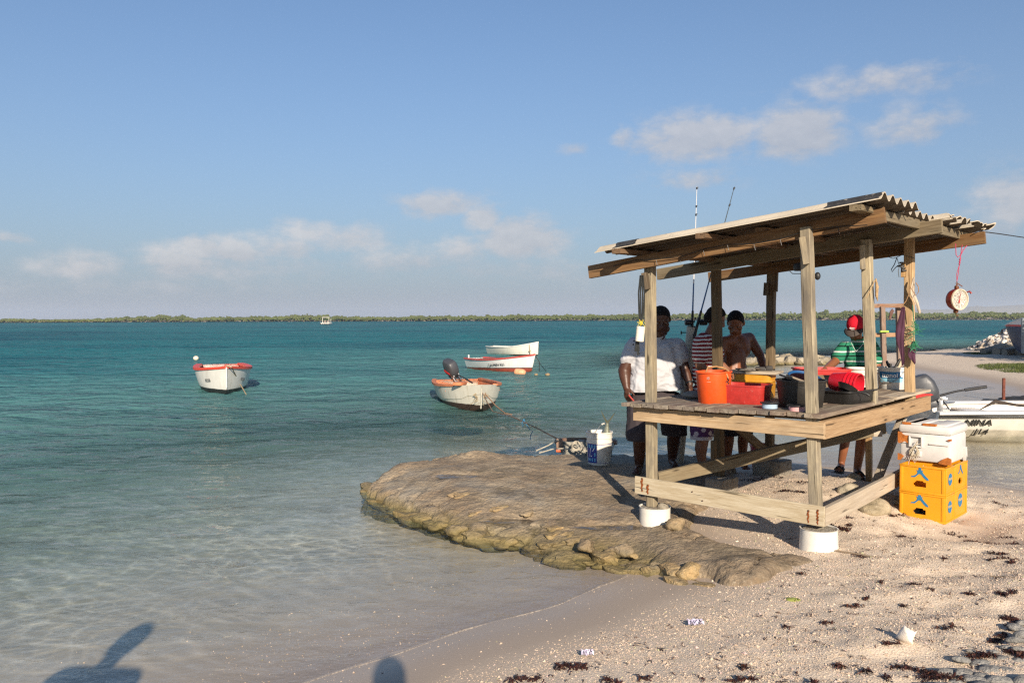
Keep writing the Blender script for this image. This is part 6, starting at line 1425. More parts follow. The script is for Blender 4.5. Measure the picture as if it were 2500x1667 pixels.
# ------------------------------------------------------------------ crates and the torn white cooler
K = P(2308, 1200, 6.92); K = Vector((K.x, K.y, 0)); CA = Vector((-.72, .69, 0)).normalized(); CB = Vector((.70, .71, 0)).normalized()
ZC = .614-.476
YC = m_plain('yellow_crate', (.72, .30, .008), .42, .10, 7, .08, dirt=(.50, .19, .008)); LBL = m_plain('crate_blue', (.02, .17, .34), .5, .2, 25, dirt=(.30, .24, .12)); LYT = m_plain('crate_letter', (.62, .42, .12), .5)
def crate(o, ux, uy, L_, D_, label, holes, figs, discs):
    """crate from its near corner o: long wall along ux, short wall along uy"""
    hgt = .236; rt = thing('beer_crate', label, 'crate', o, 'stacked yellow bottle crates')
    def wall(p, u, length, nrm, hole):
        T = basis(u, nrm, p)      # X along the wall, Z outwards; Y is up or down
        upy = 1 if (T.to_3x3() @ Vector((0, 1, 0))).z > 0 else -1
        mb = MB(); nx, ny = 36, 22; th = .012
        vs = {}; 
        def inh(x, y):
            if not hole: return False
            cx_, cy_ = length*hole[0], hgt*.34; ex, ey = (x-cx_)/.052, (y-cy_)/.026
            return abs(ex)**2.6+abs(ey+.25*ex*ex)**2.6 < 1
        cells = [(i, j) for i in range(nx) for j in range(ny) if not inh(length*(i+.5)/nx, hgt*(j+.5)/ny)]; cs = set(cells)
        def vid(i, j, k):
            if (i, j, k) not in vs: vs[(i, j, k)] = len(mb.v); mb.v.append((length*i/nx, upy*hgt*j/ny, -th*k)); 
            return vs[(i, j, k)]
        for (i, j) in cells:
            q = [(i, j), (i+1, j), (i+1, j+1), (i, j+1)]
            mb.f.append(tuple(vid(a, b, 0) for a, b in q)); mb.f.append(tuple(vid(a, b, 1) for a, b in q[::-1]))
            for (di, dj, p_, q_) in ((-1, 0, q[0], q[3]), (1, 0, q[1], q[2]), (0, -1, q[0], q[1]), (0, 1, q[3], q[2])):
                if (i+di, j+dj) not in cs: mb.f.append((vid(*p_, 0), vid(*q_, 0), vid(*q_, 1), vid(*p_, 1)))
        mb.mi = [0]*len(mb.f)
        w_ = part('wall', mb, YC, rt, 40, T)
        mb = MB(); mb.box((length/2, upy*(hgt-.007), .002), (length-.002, .014, .010), bev=.003); mb.box((length/2, upy*.008, .002), (length-.002, .016, .008), bev=.003); mb.box((.016, upy*hgt/2, .0015), (.026, hgt-.03, .007), bev=.003); mb.box((length-.016, upy*hgt/2, .0015), (.026, hgt-.03, .007), bev=.003)
        sub('rim', mb, YC, w_, 40, T); return w_, T, upy
    c = o+ux*L_+uy*D_
    n1, n2 = -uy, -ux
    w1, T1, u1 = wall(o, ux, L_, (n1-ux*n1.dot(ux)), holes[0]); w2, T2, u2 = wall(o, uy, D_, (n2-uy*n2.dot(uy)), holes[1]); wall(o+uy*D_, ux, L_, -(n1-ux*n1.dot(ux)), None); wall(o+ux*L_, uy, D_, -(n2-uy*n2.dot(uy)), None)
    mb = MB(); b_ = MB(); pts = [o+ux*.01+uy*.01, o+ux*(L_-.01)+uy*.01, c-ux*.01-uy*.01, o+ux*.01+uy*(D_-.01)]; mb.v = [(p+Vector((0, 0, dz)))[:] for dz in (.004, .014) for p in pts]; mb.f = [(0, 1, 2, 3), (4, 5, 6, 7), (0, 1, 5, 4), (1, 2, 6, 5), (2, 3, 7, 6), (3, 0, 4, 7)]; mb.mi = [0]*6; part('bottom', mb, YC, rt)
    FIG = [(-.052, -.010), (-.058, -.018), (-.030, -.016), (-.006, .008), (.006, .008), (.024, -.014), (.040, -.028), (.056, -.030), (.052, -.018), (.030, .004), (.016, .022), (.020, .034), (.010, .031), (.008, .050), (-.002, .056), (-.008, .048), (-.010, .030), (-.022, .034), (-.014, .020), (-.020, .006), (-.036, -.006)]
    for (wi, T, u_, w_, ln) in ((0, T1, u1, w1, L_), (1, T2, u2, w2, D_)):
        sg = (T.to_3x3() @ Vector((1, 0, 0))).dot(Vector((1, 0, 0)))    # keep lettering readable from outside
        rights = Vector((1, 0, 0)) if u_ > 0 else Vector((1, 0, 0))
        Tm = T @ Matrix.Translation((0, 0, .0018)) if u_ > 0 else T @ Matrix.Translation((0, 0, .0018)) @ Matrix.Rotation(math.pi, 4, 'Z')
        for (fx, fz, s_) in figs[wi]:
            cx_ = ln*fx if u_ > 0 else -ln*fx; mb = MB(); mb.prism([(x*s_, y*s_) for x, y in FIG], .0012, Tm @ Matrix.Translation((cx_, hgt*fz, 0))); sub('emblem', mb, LBL, w_, 40)
        for (fx, fz, s_) in discs[wi]:
            cx_ = ln*fx if u_ > 0 else -ln*fx; T_ = Tm @ Matrix.Translation((cx_, hgt*fz, 0)); mb = MB(); mb.lathe([(.001, .0012), (.052*s_, .0012), (.052*s_, 0)], 28, T_); d_ = sub('emblem', mb, LBL, w_, 40)
            lettering('lettering', 'POLAR', .030*s_, LYT, T_ @ Matrix.Translation((0, .004, .0016)), w_, True, ext=.0004, bold=.0008)
    return rt
up = Vector((0, 0, 1))
crate(K+up*(ZC+.238), CA, CB, .37, .24, 'front left yellow crate of the upper layer, under the torn cooler', ((.55,), None), ([(.55, .66, 1.3)], []), ([], [(.5, .55, 1.0)]))
crate(K+up*ZC, CA, CB, .37, .24, 'front left yellow crate of the lower layer, sunk in the sand', ((.55,), None), ([(.55, .70, 1.3)], []), ([], [(.5, .55, 1.0)]))
K2 = K+CB*.245
crate(K2+up*(ZC+.238), CA, CB, .33, .35, 'rear right yellow crate of the upper layer, under the torn cooler', (None, (.45,)), ([], [(.45, .72, 1.2)]), ([], []))
crate(K2+up*ZC, CA, CB, .33, .35, 'rear right yellow crate of the lower layer, sunk in the sand', (None, None), ([], []), ([], [(.45, .62, 1.15)]))
CZ = ZC+.238*2+.004
O = P(2322, 1138, 7.06); O.z = CZ; EX = Vector((-.75, .66, 0)).normalized(); EY = Vector((.70, .71, 0)).normalized(); LW, LD, LH = .435, .48, .335
cz = thing('cooler', 'white cooler with torn skin showing orange foam on the yellow crates', 'cooler', O)
WC = m_plain('cooler_white', (.60, .585, .56), .5, .10, 6, .15, dirt=(.52, .47, .38)); FO = m_plain('orange_foam', (.42, .13, .02), .9, .35, 22, .8, dirt=(.16, .05, .015))
Tc = Matrix((EX, EY, up)).transposed().to_4x4(); Tc.translation = O
def cbox(c, s, bev=.02): mb = MB(); mb.box(c, s, Tc, bev); return mb
part('body', cbox((LW/2, LD/2, LH*.38), (LW-.02, LD-.02, LH*.76), .03), WC, cz, 40)
mb = cbox((LW/2, LD/2, LH*.86), (LW, LD, LH*.24), .028); lid = part('lid', mb, WC, cz, 40)
for (x0, x1) in ((.02, .10), (.21, .29)): sub('lid_pad', cbox(((x0+x1)/2+.05, LD/2, LH*.985), (x1-x0+.05, LD-.05, .02), .009), WC, lid)
sub('lid_pad', cbox((.345, LD/2, LH*.985), (.10, LD-.06, .02), .009), WC, lid)
def face(x, z, off): return Tc @ Vector((x, -off, z))
mb = MB()
for (x, z, w, h_) in ((.285, .225, .10, .014), (.285, .135, .10, .014), (.335, .18, .014, .10), (.235, .18, .014, .10)): mb.box((x, .0-.002, z), (w, .026, h_), Tc, .005)
mb.box((.10, .004, .165), (.16, .012, .012), Tc, .004); mb.box((.39, .004, .165), (.07, .012, .012), Tc, .004); mb.box((.285, .004, .07), (.09, .014, .05), Tc, .006)
part('handle_frame', mb, WC, cz, 40)
def foam(poly, off=.004, name='torn_patch', mat=FO, side=0):
    mb = MB(); k = len(poly); fn = (lambda x, z, o_: face(x, z, o_)) if side == 0 else (lambda x, z, o_: Tc @ Vector((-o_, x, z))) if side == 1 else (lambda x, z, o_: Tc @ Vector((x, z, LH+o_)))
    cx_ = sum(p[0] for p in poly)/k; cz_ = sum(p[1] for p in poly)/k
    mb.v = [fn(x, z, -.012)[:] for x, z in poly]+[fn(x, z, off)[:] for x, z in poly]+[fn(cx_+(x-cx_)*.5, cz_+(z-cz_)*.5, off+.004*math.sin(i*2.3))[:] for i, (x, z) in enumerate(poly)]
    mb.f = [(i, (i+1) % k, k+(i+1) % k, k+i) for i in range(k)]+[(k+i, k+(i+1) % k, 2*k+(i+1) % k, 2*k+i) for i in range(k)]+[tuple(range(2*k, 3*k))]; mb.mi = [0]*len(mb.f); part(name, mb, mat, cz, 50)
foam([(.435, .255), (.405, .25), (.40, .235), (.375, .225), (.345, .228), (.342, .175), (.33, .155), (.345, .150), (.375, .175), (.40, .160), (.425, .15), (.435, .16)])
foam([(.435, .06), (.41, .055), (.385, .035), (.40, .02), (.41, .0), (.435, .0)]); foam([(.0, .05), (.03, .062), (.065, .045), (.095, .018), (.10, .004), (.05, -.004), (.0, .0)]); foam([(.0, .225), (.02, .222), (.035, .212), (.02, .206), (.0, .208)])
foam([(.405, .012), (.37, .006), (.33, .012), (.335, .030), (.37, .034), (.41, .04)], .007, side=2); foam([(.235, .01), (.19, .006), (.13, .010), (.12, .035), (.18, .045), (.24, .035)], .007, side=2)
foam([(.36, .10), (.405, .115), (.42, .02), (.395, .045), (.38, -.015), (.37, .03)], .012, 'torn_flap', WC, 1)
mb = MB(); q = face(.285, .15, .02)
for k in range(7): w = rng.uniform(.02, .05); L_ = rng.uniform(.08, .16); mb.tube([q, q+EX*w+Vector((0, 0, -L_*.5)), q+Vector((0, 0, -L_)), q-EX*w*.8+Vector((0, 0, -L_*.5)), q], .003, 5)
mb.tube([q, q+EX*.05+Vector((-.01, -.02, -.15)), q+EX*.055+Vector((-.01, -.02, -.27)), q+EX*.0+Vector((-.02, -.03, -.31)), q-EX*.07+Vector((-.02, -.03, -.26)), q-EX*.06+Vector((0, -.02, -.17))], .0032, 5)
mb.tube([q+EX*.05+Vector((-.01, -.02, -.18)), q+EX*.13+Vector((-.01, -.02, -.24)), q+EX*.12+Vector((-.02, -.03, -.31)), q+EX*.06+Vector((-.02, -.03, -.34)), q+EX*.0+Vector((-.02, -.03, -.31))], .003, 5)
for k in range(3): mb.tube([q, q+Vector((rng.uniform(-.05, .05), -.02, rng.uniform(.01, .04)))], .003, 5)
single('rope', mb, m_plain('pale_cord', (.50, .44, .33), .9, .25, 60), 'pale cord knotted to the handle of the torn white cooler', 'rope')
# stones by the crates
for (px_, py_, rx, ry, rz_, lab, mt) in ((2128, 1245, .16, .12, .09, 'large rounded grey stone under the right lower board', M_PALE), (2188, 1222, .055, .05, .04, 'small grey stone between the board and the crates', M_GREY), (2206, 1240, .06, .06, .05, 'pinkish stone against the crate corner', M_PALE), (2232, 1255, .05, .04, .04, 'small pale stone at the foot of the crates', M_PALE), (2250, 1262, .035, .035, .03, 'tiny white stone below the crate handle hole', M_PALE), (2085, 1175, .06, .045, .045, 'round pale stone in the shade behind the prop post', M_PALE), (2070, 1200, .08, .06, .06, 'rough tan stone behind the right lower board', M_PALE), (2100, 1235, .12, .09, .05, 'flat tan stone half buried under the table', M_PALE), (1648, 1290, .10, .08, .07, 'dark pointed stone on the ledge beside the smaller bucket footing', M_STONE)):
    g = G(px_, py_, .22); g = G(px_, py_, surf(g.x, g.y)); single('stone', rock_mesh('stone', int(px_), mt, 3, .2, 1.0), None, lab, 'stone', M=Matrix.Translation((g.x, g.y, surf(g.x, g.y)+rz_*.25)) @ Matrix.Rotation(px_ % 3, 4, 'Z') @ Matrix.Diagonal((rx, ry, rz_, 1)))

# ------------------------------------------------------------------ things hung on the hut
D5 = 7.55; c = P(2341, 731, D5); fx = Vector((.30, -.95, -.03)).normalized(); T = basis(fx.cross(up)*-1, fx, c)   # local Z faces out of the dial
if (T.to_3x3() @ Vector((0, 1, 0))).z < 0: T = T @ Matrix.Rotation(math.pi, 4, 'Z')
sc_ = thing('hanging_scale', 'red round hanging scale with white dial under the roof end', 'scale', c); SR = m_plain('scale_red', (.26, .022, .016), .4, .25, 14, .15, .2, dirt=(.30, .16, .08)); SW = m_plain('dial_white', (.78, .74, .66), .45, .06, 20, .05)
RS = .098; mb = MB(); mb.lathe([(.001, -.085), (RS*.6, -.083), (RS*.9, -.065), (RS, -.04), (RS, .005), (RS*.93, .010), (RS*.87, .004), (.001, .003)], 40); part('case', mb, SR, sc_, 40, T)
mb = MB(); mb.lathe([(RS*.86, .004), (RS*.90, .018), (RS*.985, .018), (RS*1.0, .004)], 40, close=True); part('bezel', mb, m_plain('bezel_cream', (.66, .56, .42), .4, .2, 30, .1, .2, dirt=(.45, .30, .12)), sc_, 50, T)
mb = MB(); mb.lathe([(.001, .006), (RS*.87, .006)], 40); dl = part('dial', mb, SW, sc_, 50, T)
INK = m_plain('dial_ink', (.10, .09, .09), .6); mb = MB()
for k in range(60): a = 2*math.pi*k/60; r0 = RS*(.70 if k % 5 == 0 else .76); w = .0009; ca_, sa_ = math.cos(a), math.sin(a); mb.add([(r0*ca_-w*sa_, r0*sa_+w*ca_, .0068), (r0*ca_+w*sa_, r0*sa_-w*ca_, .0068), (RS*.81*ca_+w*sa_, RS*.81*sa_-w*ca_, .0068), (RS*.81*ca_-w*sa_, RS*.81*sa_+w*ca_, .0068)], [(0, 1, 2, 3)])
sub('dial_ticks', mb, INK, dl, 60, T)
for k in range(12): a = math.pi/2-2*math.pi*k/12; lettering('lettering', str(k*2) if k else '0', .014, INK, T @ Matrix.Translation((RS*.60*math.cos(a), RS*.60*math.sin(a), .007)), dl, True, ext=.0002)
for zz, tx in ((.018, 'KG'), (.030, '24')): lettering('lettering', tx, .014, m_plain('dial_red', (.45, .05, .04), .5), T @ Matrix.Translation((-.004, zz, .007)), dl, True, ext=.0002)
mb = MB(); mb.prism([(-.0018, .0), (.0018, .0), (.0006, .072), (-.0006, .072)], .0015, Matrix.Translation((0, 0, .009)) @ Matrix.Rotation(-.18, 4, 'Z')); mb.prism([(-.002, 0), (-.010, -.022), (0, -.042), (.010, -.022), (.002, 0)], .0015, Matrix.Translation((0, 0, .009)) @ Matrix.Rotation(-.18, 4, 'Z')); mb.lathe([(.001, .012), (.005, .011), (.005, .008)], 12); part('needle', mb, m_plain('dial_red', (.45, .05, .04)), sc_, 40, T)
mb = MB(); mb.tube([(RS*.92, .065, -.01), (RS*1.12, .075, .012), (RS*1.24, .055, .02)], [.005, .008, .010], 8); part('adjusting_lever', mb, SR, sc_, 60, T)
mb = MB(); mb.box((0, RS+.012, -.03), (.03, .03, .03), bev=.005); mb.tube([(-.012, RS+.025, -.03), (.02, RS+.045, -.03), (.055, RS+.022, -.02)], .005, 6); mb.tube([(0, RS+.03, -.03), (-.008, RS+.05, -.03), (0, RS+.068, -.03), (.008, RS+.05, -.03), (0, RS+.03, -.03)], .0035, 6); part('top_ring', mb, m_plain('scale_rust', (.20, .08, .04), .6, .3, 20, .2, .5), sc_, 60, T)
mb = MB(); mb.box((0, -RS-.012, -.03), (.03, .03, .035), bev=.005); mb.tube([(.004, -RS-.02, -.03), (.004, -RS-.045, -.03), (.016, -RS-.055, -.025), (.022, -RS-.042, -.02)], .0045, 6); part('hook', mb, MATS['scale_rust'], sc_, 60, T)
top = T @ Vector((0, RS+.068, -.03)); raf = P(2349, 598, D5); CORD = m_plain('red_cord', (.45, .03, .09), .7, .2, 40)
mb = MB(); mb.tube([raf, raf.lerp(top, .35)], .0035, 6); mb.tube([P(2333, 595, D5), P(2334, 622, D5), P(2338, 628, D5), P(2346, 622, D5), P(2352, 610, D5), P(2361, 599, D5)], .0035, 6)
pts = [raf.lerp(top, .35+.2*k/10)+Vector((.004*math.sin(k*2.1), .004*math.cos(k*2.1), 0)) for k in range(11)]; mb.tube(pts, .006, 6); mb.tube([raf.lerp(top, .55), raf.lerp(top, .75)+Vector((.003, 0, 0)), top], .003, 6); mb.tube([raf.lerp(top, .55), raf.lerp(top, .8)+Vector((-.012, 0, 0)), top], .0025, 6)
single('cord', mb, CORD, 'knotted red cord holding the round scale from the rafter', 'cord')
# rubber straps and twine spool by the near left post
c = P(1566, 672, 6.98); mb = MB(); e = P(1565, 795, 6.98)
for k, dx_ in enumerate((-.018, -.006, .008, .020)): mb.tube([c+Vector((dx_*.5, -.012*(k % 2), 0)), c.lerp(e, .35)+Vector((dx_*1.3, 0, 0)), c.lerp(e, .75)+Vector((dx_*1.0, 0, 0)), e+Vector((dx_*.3, 0, 0)), e+Vector((-.03+dx_*.3, 0, -.10)), e+Vector((-.035+dx_*.9, 0, -.22))], .0065, 8)
mb.tube([e+Vector((-.028, 0, -.22)), e+Vector((-.025, 0, -.25)), e+Vector((-.012, 0, -.23))], .009, 6); mb.tube([P(1581, 660, 7.0), P(1571, 645, 7.0), P(1566, 622, 7.0)], .003, 5)
single('rubber_straps', mb, m_plain('black_rubber', (.014, .016, .015), .55, .2, 20), 'bundle of black rubber bands hanging beside the near left post', 'rubber bands')
tw = e+Vector((-.012, -.03, -.07)); rt = thing('twine_spool', 'white twine spool tied to the black rubber bands', 'spool', tw); Tt = Matrix.Translation(tw) @ Matrix.Rotation(.10, 4, 'Y'); mb = MB(); mb.lathe([(.001, -.065), (.034, -.065)]+[(.036+.0015*(i % 2), -.062+.124*i/22) for i in range(23)]+[(.030, .065), (.001, .065)], 24); part('twine', mb, m_plain('white_twine', (.72, .68, .56), .85, .12, 40, .3), rt, 70, Tt)
mb = MB(); 
for k in range(9): mb.tube([tw+Vector((.012, -.01, .075)), tw+Vector((rng.uniform(-.03, .04), -.02, rng.uniform(.07, .13))), tw+Vector((rng.uniform(-.03, .04), -.02, rng.uniform(.06, .11)))], .0022, 4)
part('yellow_tie', mb, m_plain('yellow_cord', (.60, .50, .04), .7), rt, 60)
# cloths, net and wires on the far right post
def cloth_strip(name, path, width, mat, label, cat, wob=.012, dirv=Vector((1, 0, 0)), n_=5, seed=0.0):
    mb = MB(); m_ = len(path)
    for i, p in enumerate(path):
        w = width[i] if hasattr(width, '__len__') else width
        for k in range(n_):
            u = k/(n_-1)-.5; mb.v.append((p+dirv*w*u+Vector((0, wob*math.sin(k*2.1+i*.9+seed)+wob*.5*math.sin(i*2.3+seed), .01*math.sin(k*1.7+seed)*(i == m_-1))))[:])
    mb.f = [tuple(q) for q in grid_faces(n_, m_)]; mb.mi = [0]*len(mb.f); me = mb.mesh(name, mat, 80); o = single(name, me, None, label, cat, smooth=80); md = o.modifiers.new('thickness', 'SOLIDIFY'); md.thickness = .006; sb = o.modifiers.new('soft', 'SUBSURF'); sb.levels = sb.render_levels = 2; return o
PUR = m_cloth('purple_cloth', (.085, .035, .06), 90, .85, .3); dd = 7.72
cloth_strip('towel', [P(2205, 748, dd), P(2203, 775, dd), P(2198, 805, dd), P(2197, 830, dd), P(2202, 855, dd), P(2203, 892, dd)], [.03, .05, .09, .075, .05, .03], PUR, 'dark purple towel hanging down the left side of the far right post', 'towel', .016, n_=7)
cloth_strip('rag', [P(2232, 832, dd), P(2229, 848, dd), P(2224, 862, dd), P(2228, 876, dd), P(2233, 888, dd)], [.02, .05, .085, .065, .015], PUR, 'small purple rag bunched on the right face of the far right post', 'rag', .014, n_=6, seed=1.3)
cloth_strip('rag', [P(2232, 676, dd), P(2228, 692, dd), P(2226, 704, dd), P(2228, 722, dd), P(2236, 736, dd), P(2243, 752, dd), P(2246, 766, dd)], [.012, .022, .035, .06, .045, .035, .02], m_cloth('dirty_white_cloth', (.46, .39, .31), 90, .9, .35), 'torn dirty white cloth tied to the far right post', 'rag', .014, seed=2.2)
mb = MB(); e = P(2230, 780, dd)
mb.tube([P(2228, 745, dd), P(2229, 765, dd), e], .004, 5)
for k in range(46):
    z0 = rng.uniform(0, 1); p0 = e+Vector((rng.gauss(0, .012), -.02, -.27*z0)); mb.tube([p0, p0+Vector((rng.gauss(0, .03), rng.uniform(-.02, .0), rng.uniform(-.05, .02))), p0+Vector((rng.gauss(0, .035), rng.uniform(-.02, .0), rng.uniform(-.08, -.02)))], .0022, 4)
single('fishing_net', mb, m_plain('green_net', (.02, .19, .09), .8, .5, 60, dirt=(.20, .24, .14)), 'tangle of green net hanging on the far right post', 'net')
mb = MB(); w0 = P(2202, 652, 7.75)
mb.tube([P(2168, 627, 7.72), P(2180, 631, 7.72), P(2190, 628, 7.74), P(2203, 622, 7.76), P(2232, 630, 7.76)], .003, 5); mb.tube([P(2190, 628, 7.74), P(2184, 645, 7.72), P(2176, 658, 7.72), P(2178, 664, 7.72), P(2185, 655, 7.72), P(2190, 650, 7.74), P(2203, 645, 7.76)], .004, 5); mb.tube([P(2190, 630, 7.74), P(2196, 650, 7.74), P(2193, 662, 7.74), P(2195, 677, 7.74)], .003, 5)
for k in range(7): mb.box(w0+Vector((rng.uniform(-.03, .02), -.01, rng.uniform(-.04, .05))), (rng.uniform(.02, .05), .02, .016), bev=.004)
single('cable', mb, BLK, 'tangle of black cables and plugs at the head of the far right post', 'cable')
mb = MB(); mb.tube([P(2138, 680, 6.88), P(2141, 700, 6.88), P(2140, 722, 6.9), P(2143, 735, 6.9)], [.006, .014, .012, .003], 7); mb.tube([P(2115, 728, 6.86), P(2128, 702, 6.86), P(2136, 684, 6.88)], .004, 5)
single('rag', mb, m_plain('tan_rag', (.40, .27, .14), .9, .4, 40), 'twisted tan rag tied round the right middle post', 'rag')
mb = MB(); mb.tube([P(2198, 752, 7.7), P(2212, 735, 7.7), P(2220, 715, 7.68), P(2222, 700, 7.68), P(2236, 722, 7.66), P(2243, 712, 7.66), P(2242, 700, 7.66), P(2236, 690, 7.68)], .004, 6); single('rope', mb, m_plain('brown_cord', (.30, .17, .08), .9, .3, 50), 'loop of brown cord round the far right post above the net', 'rope')
mb = MB(); a_ = P(2385, 564, 7.5); mb.tube([a_, P(2440, 571, 7.9), P(2520, 583, 8.6), P(2900, 640, 12)], .005, 6); single('cable', mb, BLK, 'thin dark cable running from the roof out past the right edge', 'cable')
# ------------------------------------------------------------------ people: each body one continuous surface
def melt(name, prims, mat, voxel=.008, smooth=5, cuts=(), wr=0.0, wscale=9.0, inflate=0.0):
    """rounded limbs and masses fused into one skin (voxel union, smoothed); cuts: (point, normal) removes what lies on the normal's side"""
    mb = MB()
    for q in prims:
        if q[0] == 'c': mb.cone(q[1], q[2]+inflate, q[3], q[4]+inflate, 14)
        else:
            c, rd, rot_ = q[1], q[2], (q[3] if len(q) > 3 else Matrix.Identity(3)); mb.ball((0, 0, 0), tuple(r_+inflate for r_ in rd), Matrix.Translation(c) @ rot_.to_4x4(), 18, 12)
    me = mb.mesh(name, None); o = bpy.data.objects.new('tmp', me); COL.objects.link(o)
    m = o.modifiers.new('r', 'REMESH'); m.mode = 'VOXEL'; m.voxel_size = voxel; m.use_smooth_shade = True
    s_ = o.modifiers.new('s', 'SMOOTH'); s_.factor = .5; s_.iterations = smooth
    out = bpy.data.meshes.new_from_object(o.evaluated_get(bpy.context.evaluated_depsgraph_get())); bpy.data.objects.remove(o); bpy.data.meshes.remove(me)
    out.name = name
    if wr:
        nv = len(out.vertices); co = np.zeros(nv*3, np.float32); no = np.zeros(nv*3, np.float32); out.vertices.foreach_get('co', co); out.vertices.foreach_get('normal', no); co = co.reshape(-1, 3); no = no.reshape(-1, 3)
        d = np.abs(fbm(co[:, 0]*wscale+2, co[:, 1]*wscale, co[:, 2]*wscale*1.5, 3))*-1+.25+.5*fbm(co[:, 0]*3, co[:, 1]*3, co[:, 2]*6, 2)
        co = co+no*(d*wr)[:, None]; out.vertices.foreach_set('co', co.astype(np.float32).ravel())
    if cuts:
        bm = bmesh.new(); bm.from_mesh(out)
        for (p, n_) in cuts: bmesh.ops.bisect_plane(bm, geom=bm.verts[:]+bm.edges[:]+bm.faces[:], plane_co=p, plane_no=n_, clear_outer=True)
        bm.to_mesh(out); bm.free()
    out.materials.clear(); out.materials.append(mat); out.polygons.foreach_set('use_smooth', [True]*len(out.polygons)); return out
def hand(wrist, fwd, palm, side, s=1.0, curl=.5, spread=.12):
    """five separate fingers: fwd = along the hand, palm = where the palm faces, side = towards the thumb"""
    f = fwd.normalized(); p = (palm-f*palm.dot(f)).normalized(); t = f.cross(p); t = t if t.dot(side) > 0 else -t
    L = []; w = wrist; k = w+f*.085*s
    for u in (-.027, -.009, .009, .027): L.append(('c', w+t*u*.7*s+f*.012*s, .017*s, k+t*u*1.15*s, .0125*s))
    L.append(('e', w+f*.045*s, (.026*s, .026*s, .026*s)))
    for u, ln, r_ in ((.031, .072, .0088), (.0105, .082, .0092), (-.0105, .076, .0088), (-.031, .060, .0078)):
        a = k+t*u*s; d1 = (f+t*u*spread*20*.16+p*curl*.55).normalized(); b_ = a+d1*ln*.55*s; d2 = (d1+p*curl*1.0).normalized(); c_ = b_+d2*ln*.5*s; L.append(('c', a, r_*s*1.08, b_, r_*s)); L.append(('c', b_, r_*s, c_, r_*s*.82))
    a = w+t*.022*s+f*.015*s; b_ = a+(t*.7+f*.75+p*.35).normalized()*.048*s; c_ = b_+(f*.9+t*.25+p*.5).normalized()*.040*s; L += [('c', a, .017*s, b_, .0125*s), ('c', b_, .0115*s, c_, .0095*s)]
    return L
def head(c, f, s=1.0, wide=1.0, upv=Vector((0, 0, 1)), jowl=0.0):
    f = f.normalized(); u = (upv-f*upv.dot(f)).normalized(); x = f.cross(u)
    Rm = Matrix((x, f, u)).transposed()
    L = lambda a, b, d: c+x*a*s*wide+f*b*s+u*d*s
    pr = [('e', L(0, -.012, .028), (.078*s*wide, .098*s, .092*s), Rm), ('e', L(0, .018, -.030), (.066*s*wide, .074*s, .080*s), Rm), ('c', L(-.035, .048, -.075), .026*s, L(.035, .048, -.075), .026*s), ('e', L(0, .064, -.092), (.026*s, .022*s, .022*s), Rm),
          ('c', L(-.036, .078, .020), .015*s, L(.036, .078, .020), .015*s), ('c', L(0, .088, .012), .010*s, L(0, .108, -.030), .016*s), ('c', L(-.014, .098, -.034), .010*s, L(.014, .098, -.034), .010*s),
          ('c', L(-.024, .086, -.058), .0095*s, L(.024, .086, -.058), .0095*s), ('c', L(-.020, .084, -.068), .010*s, L(.020, .084, -.068), .010*s), ('e', L(.046, .056, -.022), (.024*s, .024*s, .026*s), Rm), ('e', L(-.046, .056, -.022), (.024*s, .024*s, .026*s), Rm)]
    for sg in (-1, 1): pr.append(('e', L(sg*.079, -.012, -.006), (.010*s, .020*s, .031*s), Rm @ Matrix.Rotation(sg*.35, 3, 'Z')))
    if jowl: pr += [('e', L(0, .02, -.085), (.072*s*wide+jowl, .06*s, .05*s), Rm)]
    return pr, L, Rm, x, f, u
def eyes(root_o, L, s, Rm):
    ew = m_plain('eye_white', (.26, .22, .19), .25, .05, 60); ed = m_plain('eye_dark', (.02, .012, .008), .15, .05, 60)
    for sg in (-1, 1):
        mb = MB(); mb.ball((0, 0, 0), (.012*s,)*3); e = part('eye', mb, ew, root_o, 70, Matrix.Translation(L(sg*.031, .0765, .002)) @ Rm.to_4x4()); mb = MB(); mb.ball((0, .0095*s, -.002*s), (.0065*s, .0055*s, .0065*s)); sub('iris', mb, ed, e, 70, Matrix.Translation(L(sg*.031, .0765, .002)) @ Rm.to_4x4())
def hair_mesh(L, Rm, s, wide, x, f, u, mat, low=-.02, front=.055, grow=.010):
    pr = [('e', L(0, -.014, .030), ((.078*wide)*s+grow, .098*s+grow, .093*s+grow), Rm), ('e', L(0, -.045, -.015), ((.070*wide)*s+grow, .070*s+grow, .065*s+grow), Rm)]
    n_ = (f*.80-u*.60).normalized()
    return melt('hair', pr, mat, .007, 3, [(L(0, front, .055), n_), (L(0, 0, -.075), -u)], .004, 45)
SK1 = m_skin('skin_deep', (.075, .030, .017)); SK2 = m_skin('skin_brown', (.24, .086, .037)); SK3 = m_skin('skin_mid', (.23, .10, .055)); HAIR = m_cloth('hair_black', (.012, .010, .009), 400, .75, .3)
def legs_prims(hips, knees, ankles, toes, rt=.09, rk=.062, rc=.060, ra=.040):
    pr = []
    for h_, k, a, t in zip(hips, knees, ankles, toes):
        calf = k.lerp(a, .32)+(a-t).normalized()*.012
        pr += [('c', h_, rt, k, rk), ('c', k, rk*.95, calf, rc), ('c', calf, rc, a, ra), ('c', a+Vector((0, 0, -.012)), ra, a+(t-a)*.35+Vector((0, 0, -.02)), .038), ('c', a+(a-t)*.22+Vector((0, 0, -.045)), .034, t+(a-t)*.22+Vector((0, 0, .006)), .030)]
        d = (t-a); d.z = 0; d.normalize(); sx = Vector((-d.y, d.x, 0))
        for i, q in enumerate((-.036, -.018, 0, .017, .034)): pr.append(('c', t-d*.03+sx*q+Vector((0, 0, -.002)), .012, t+d*(.018-abs(q)*.35)+sx*q*1.05+Vector((0, 0, -.008)), .0095))
    return pr
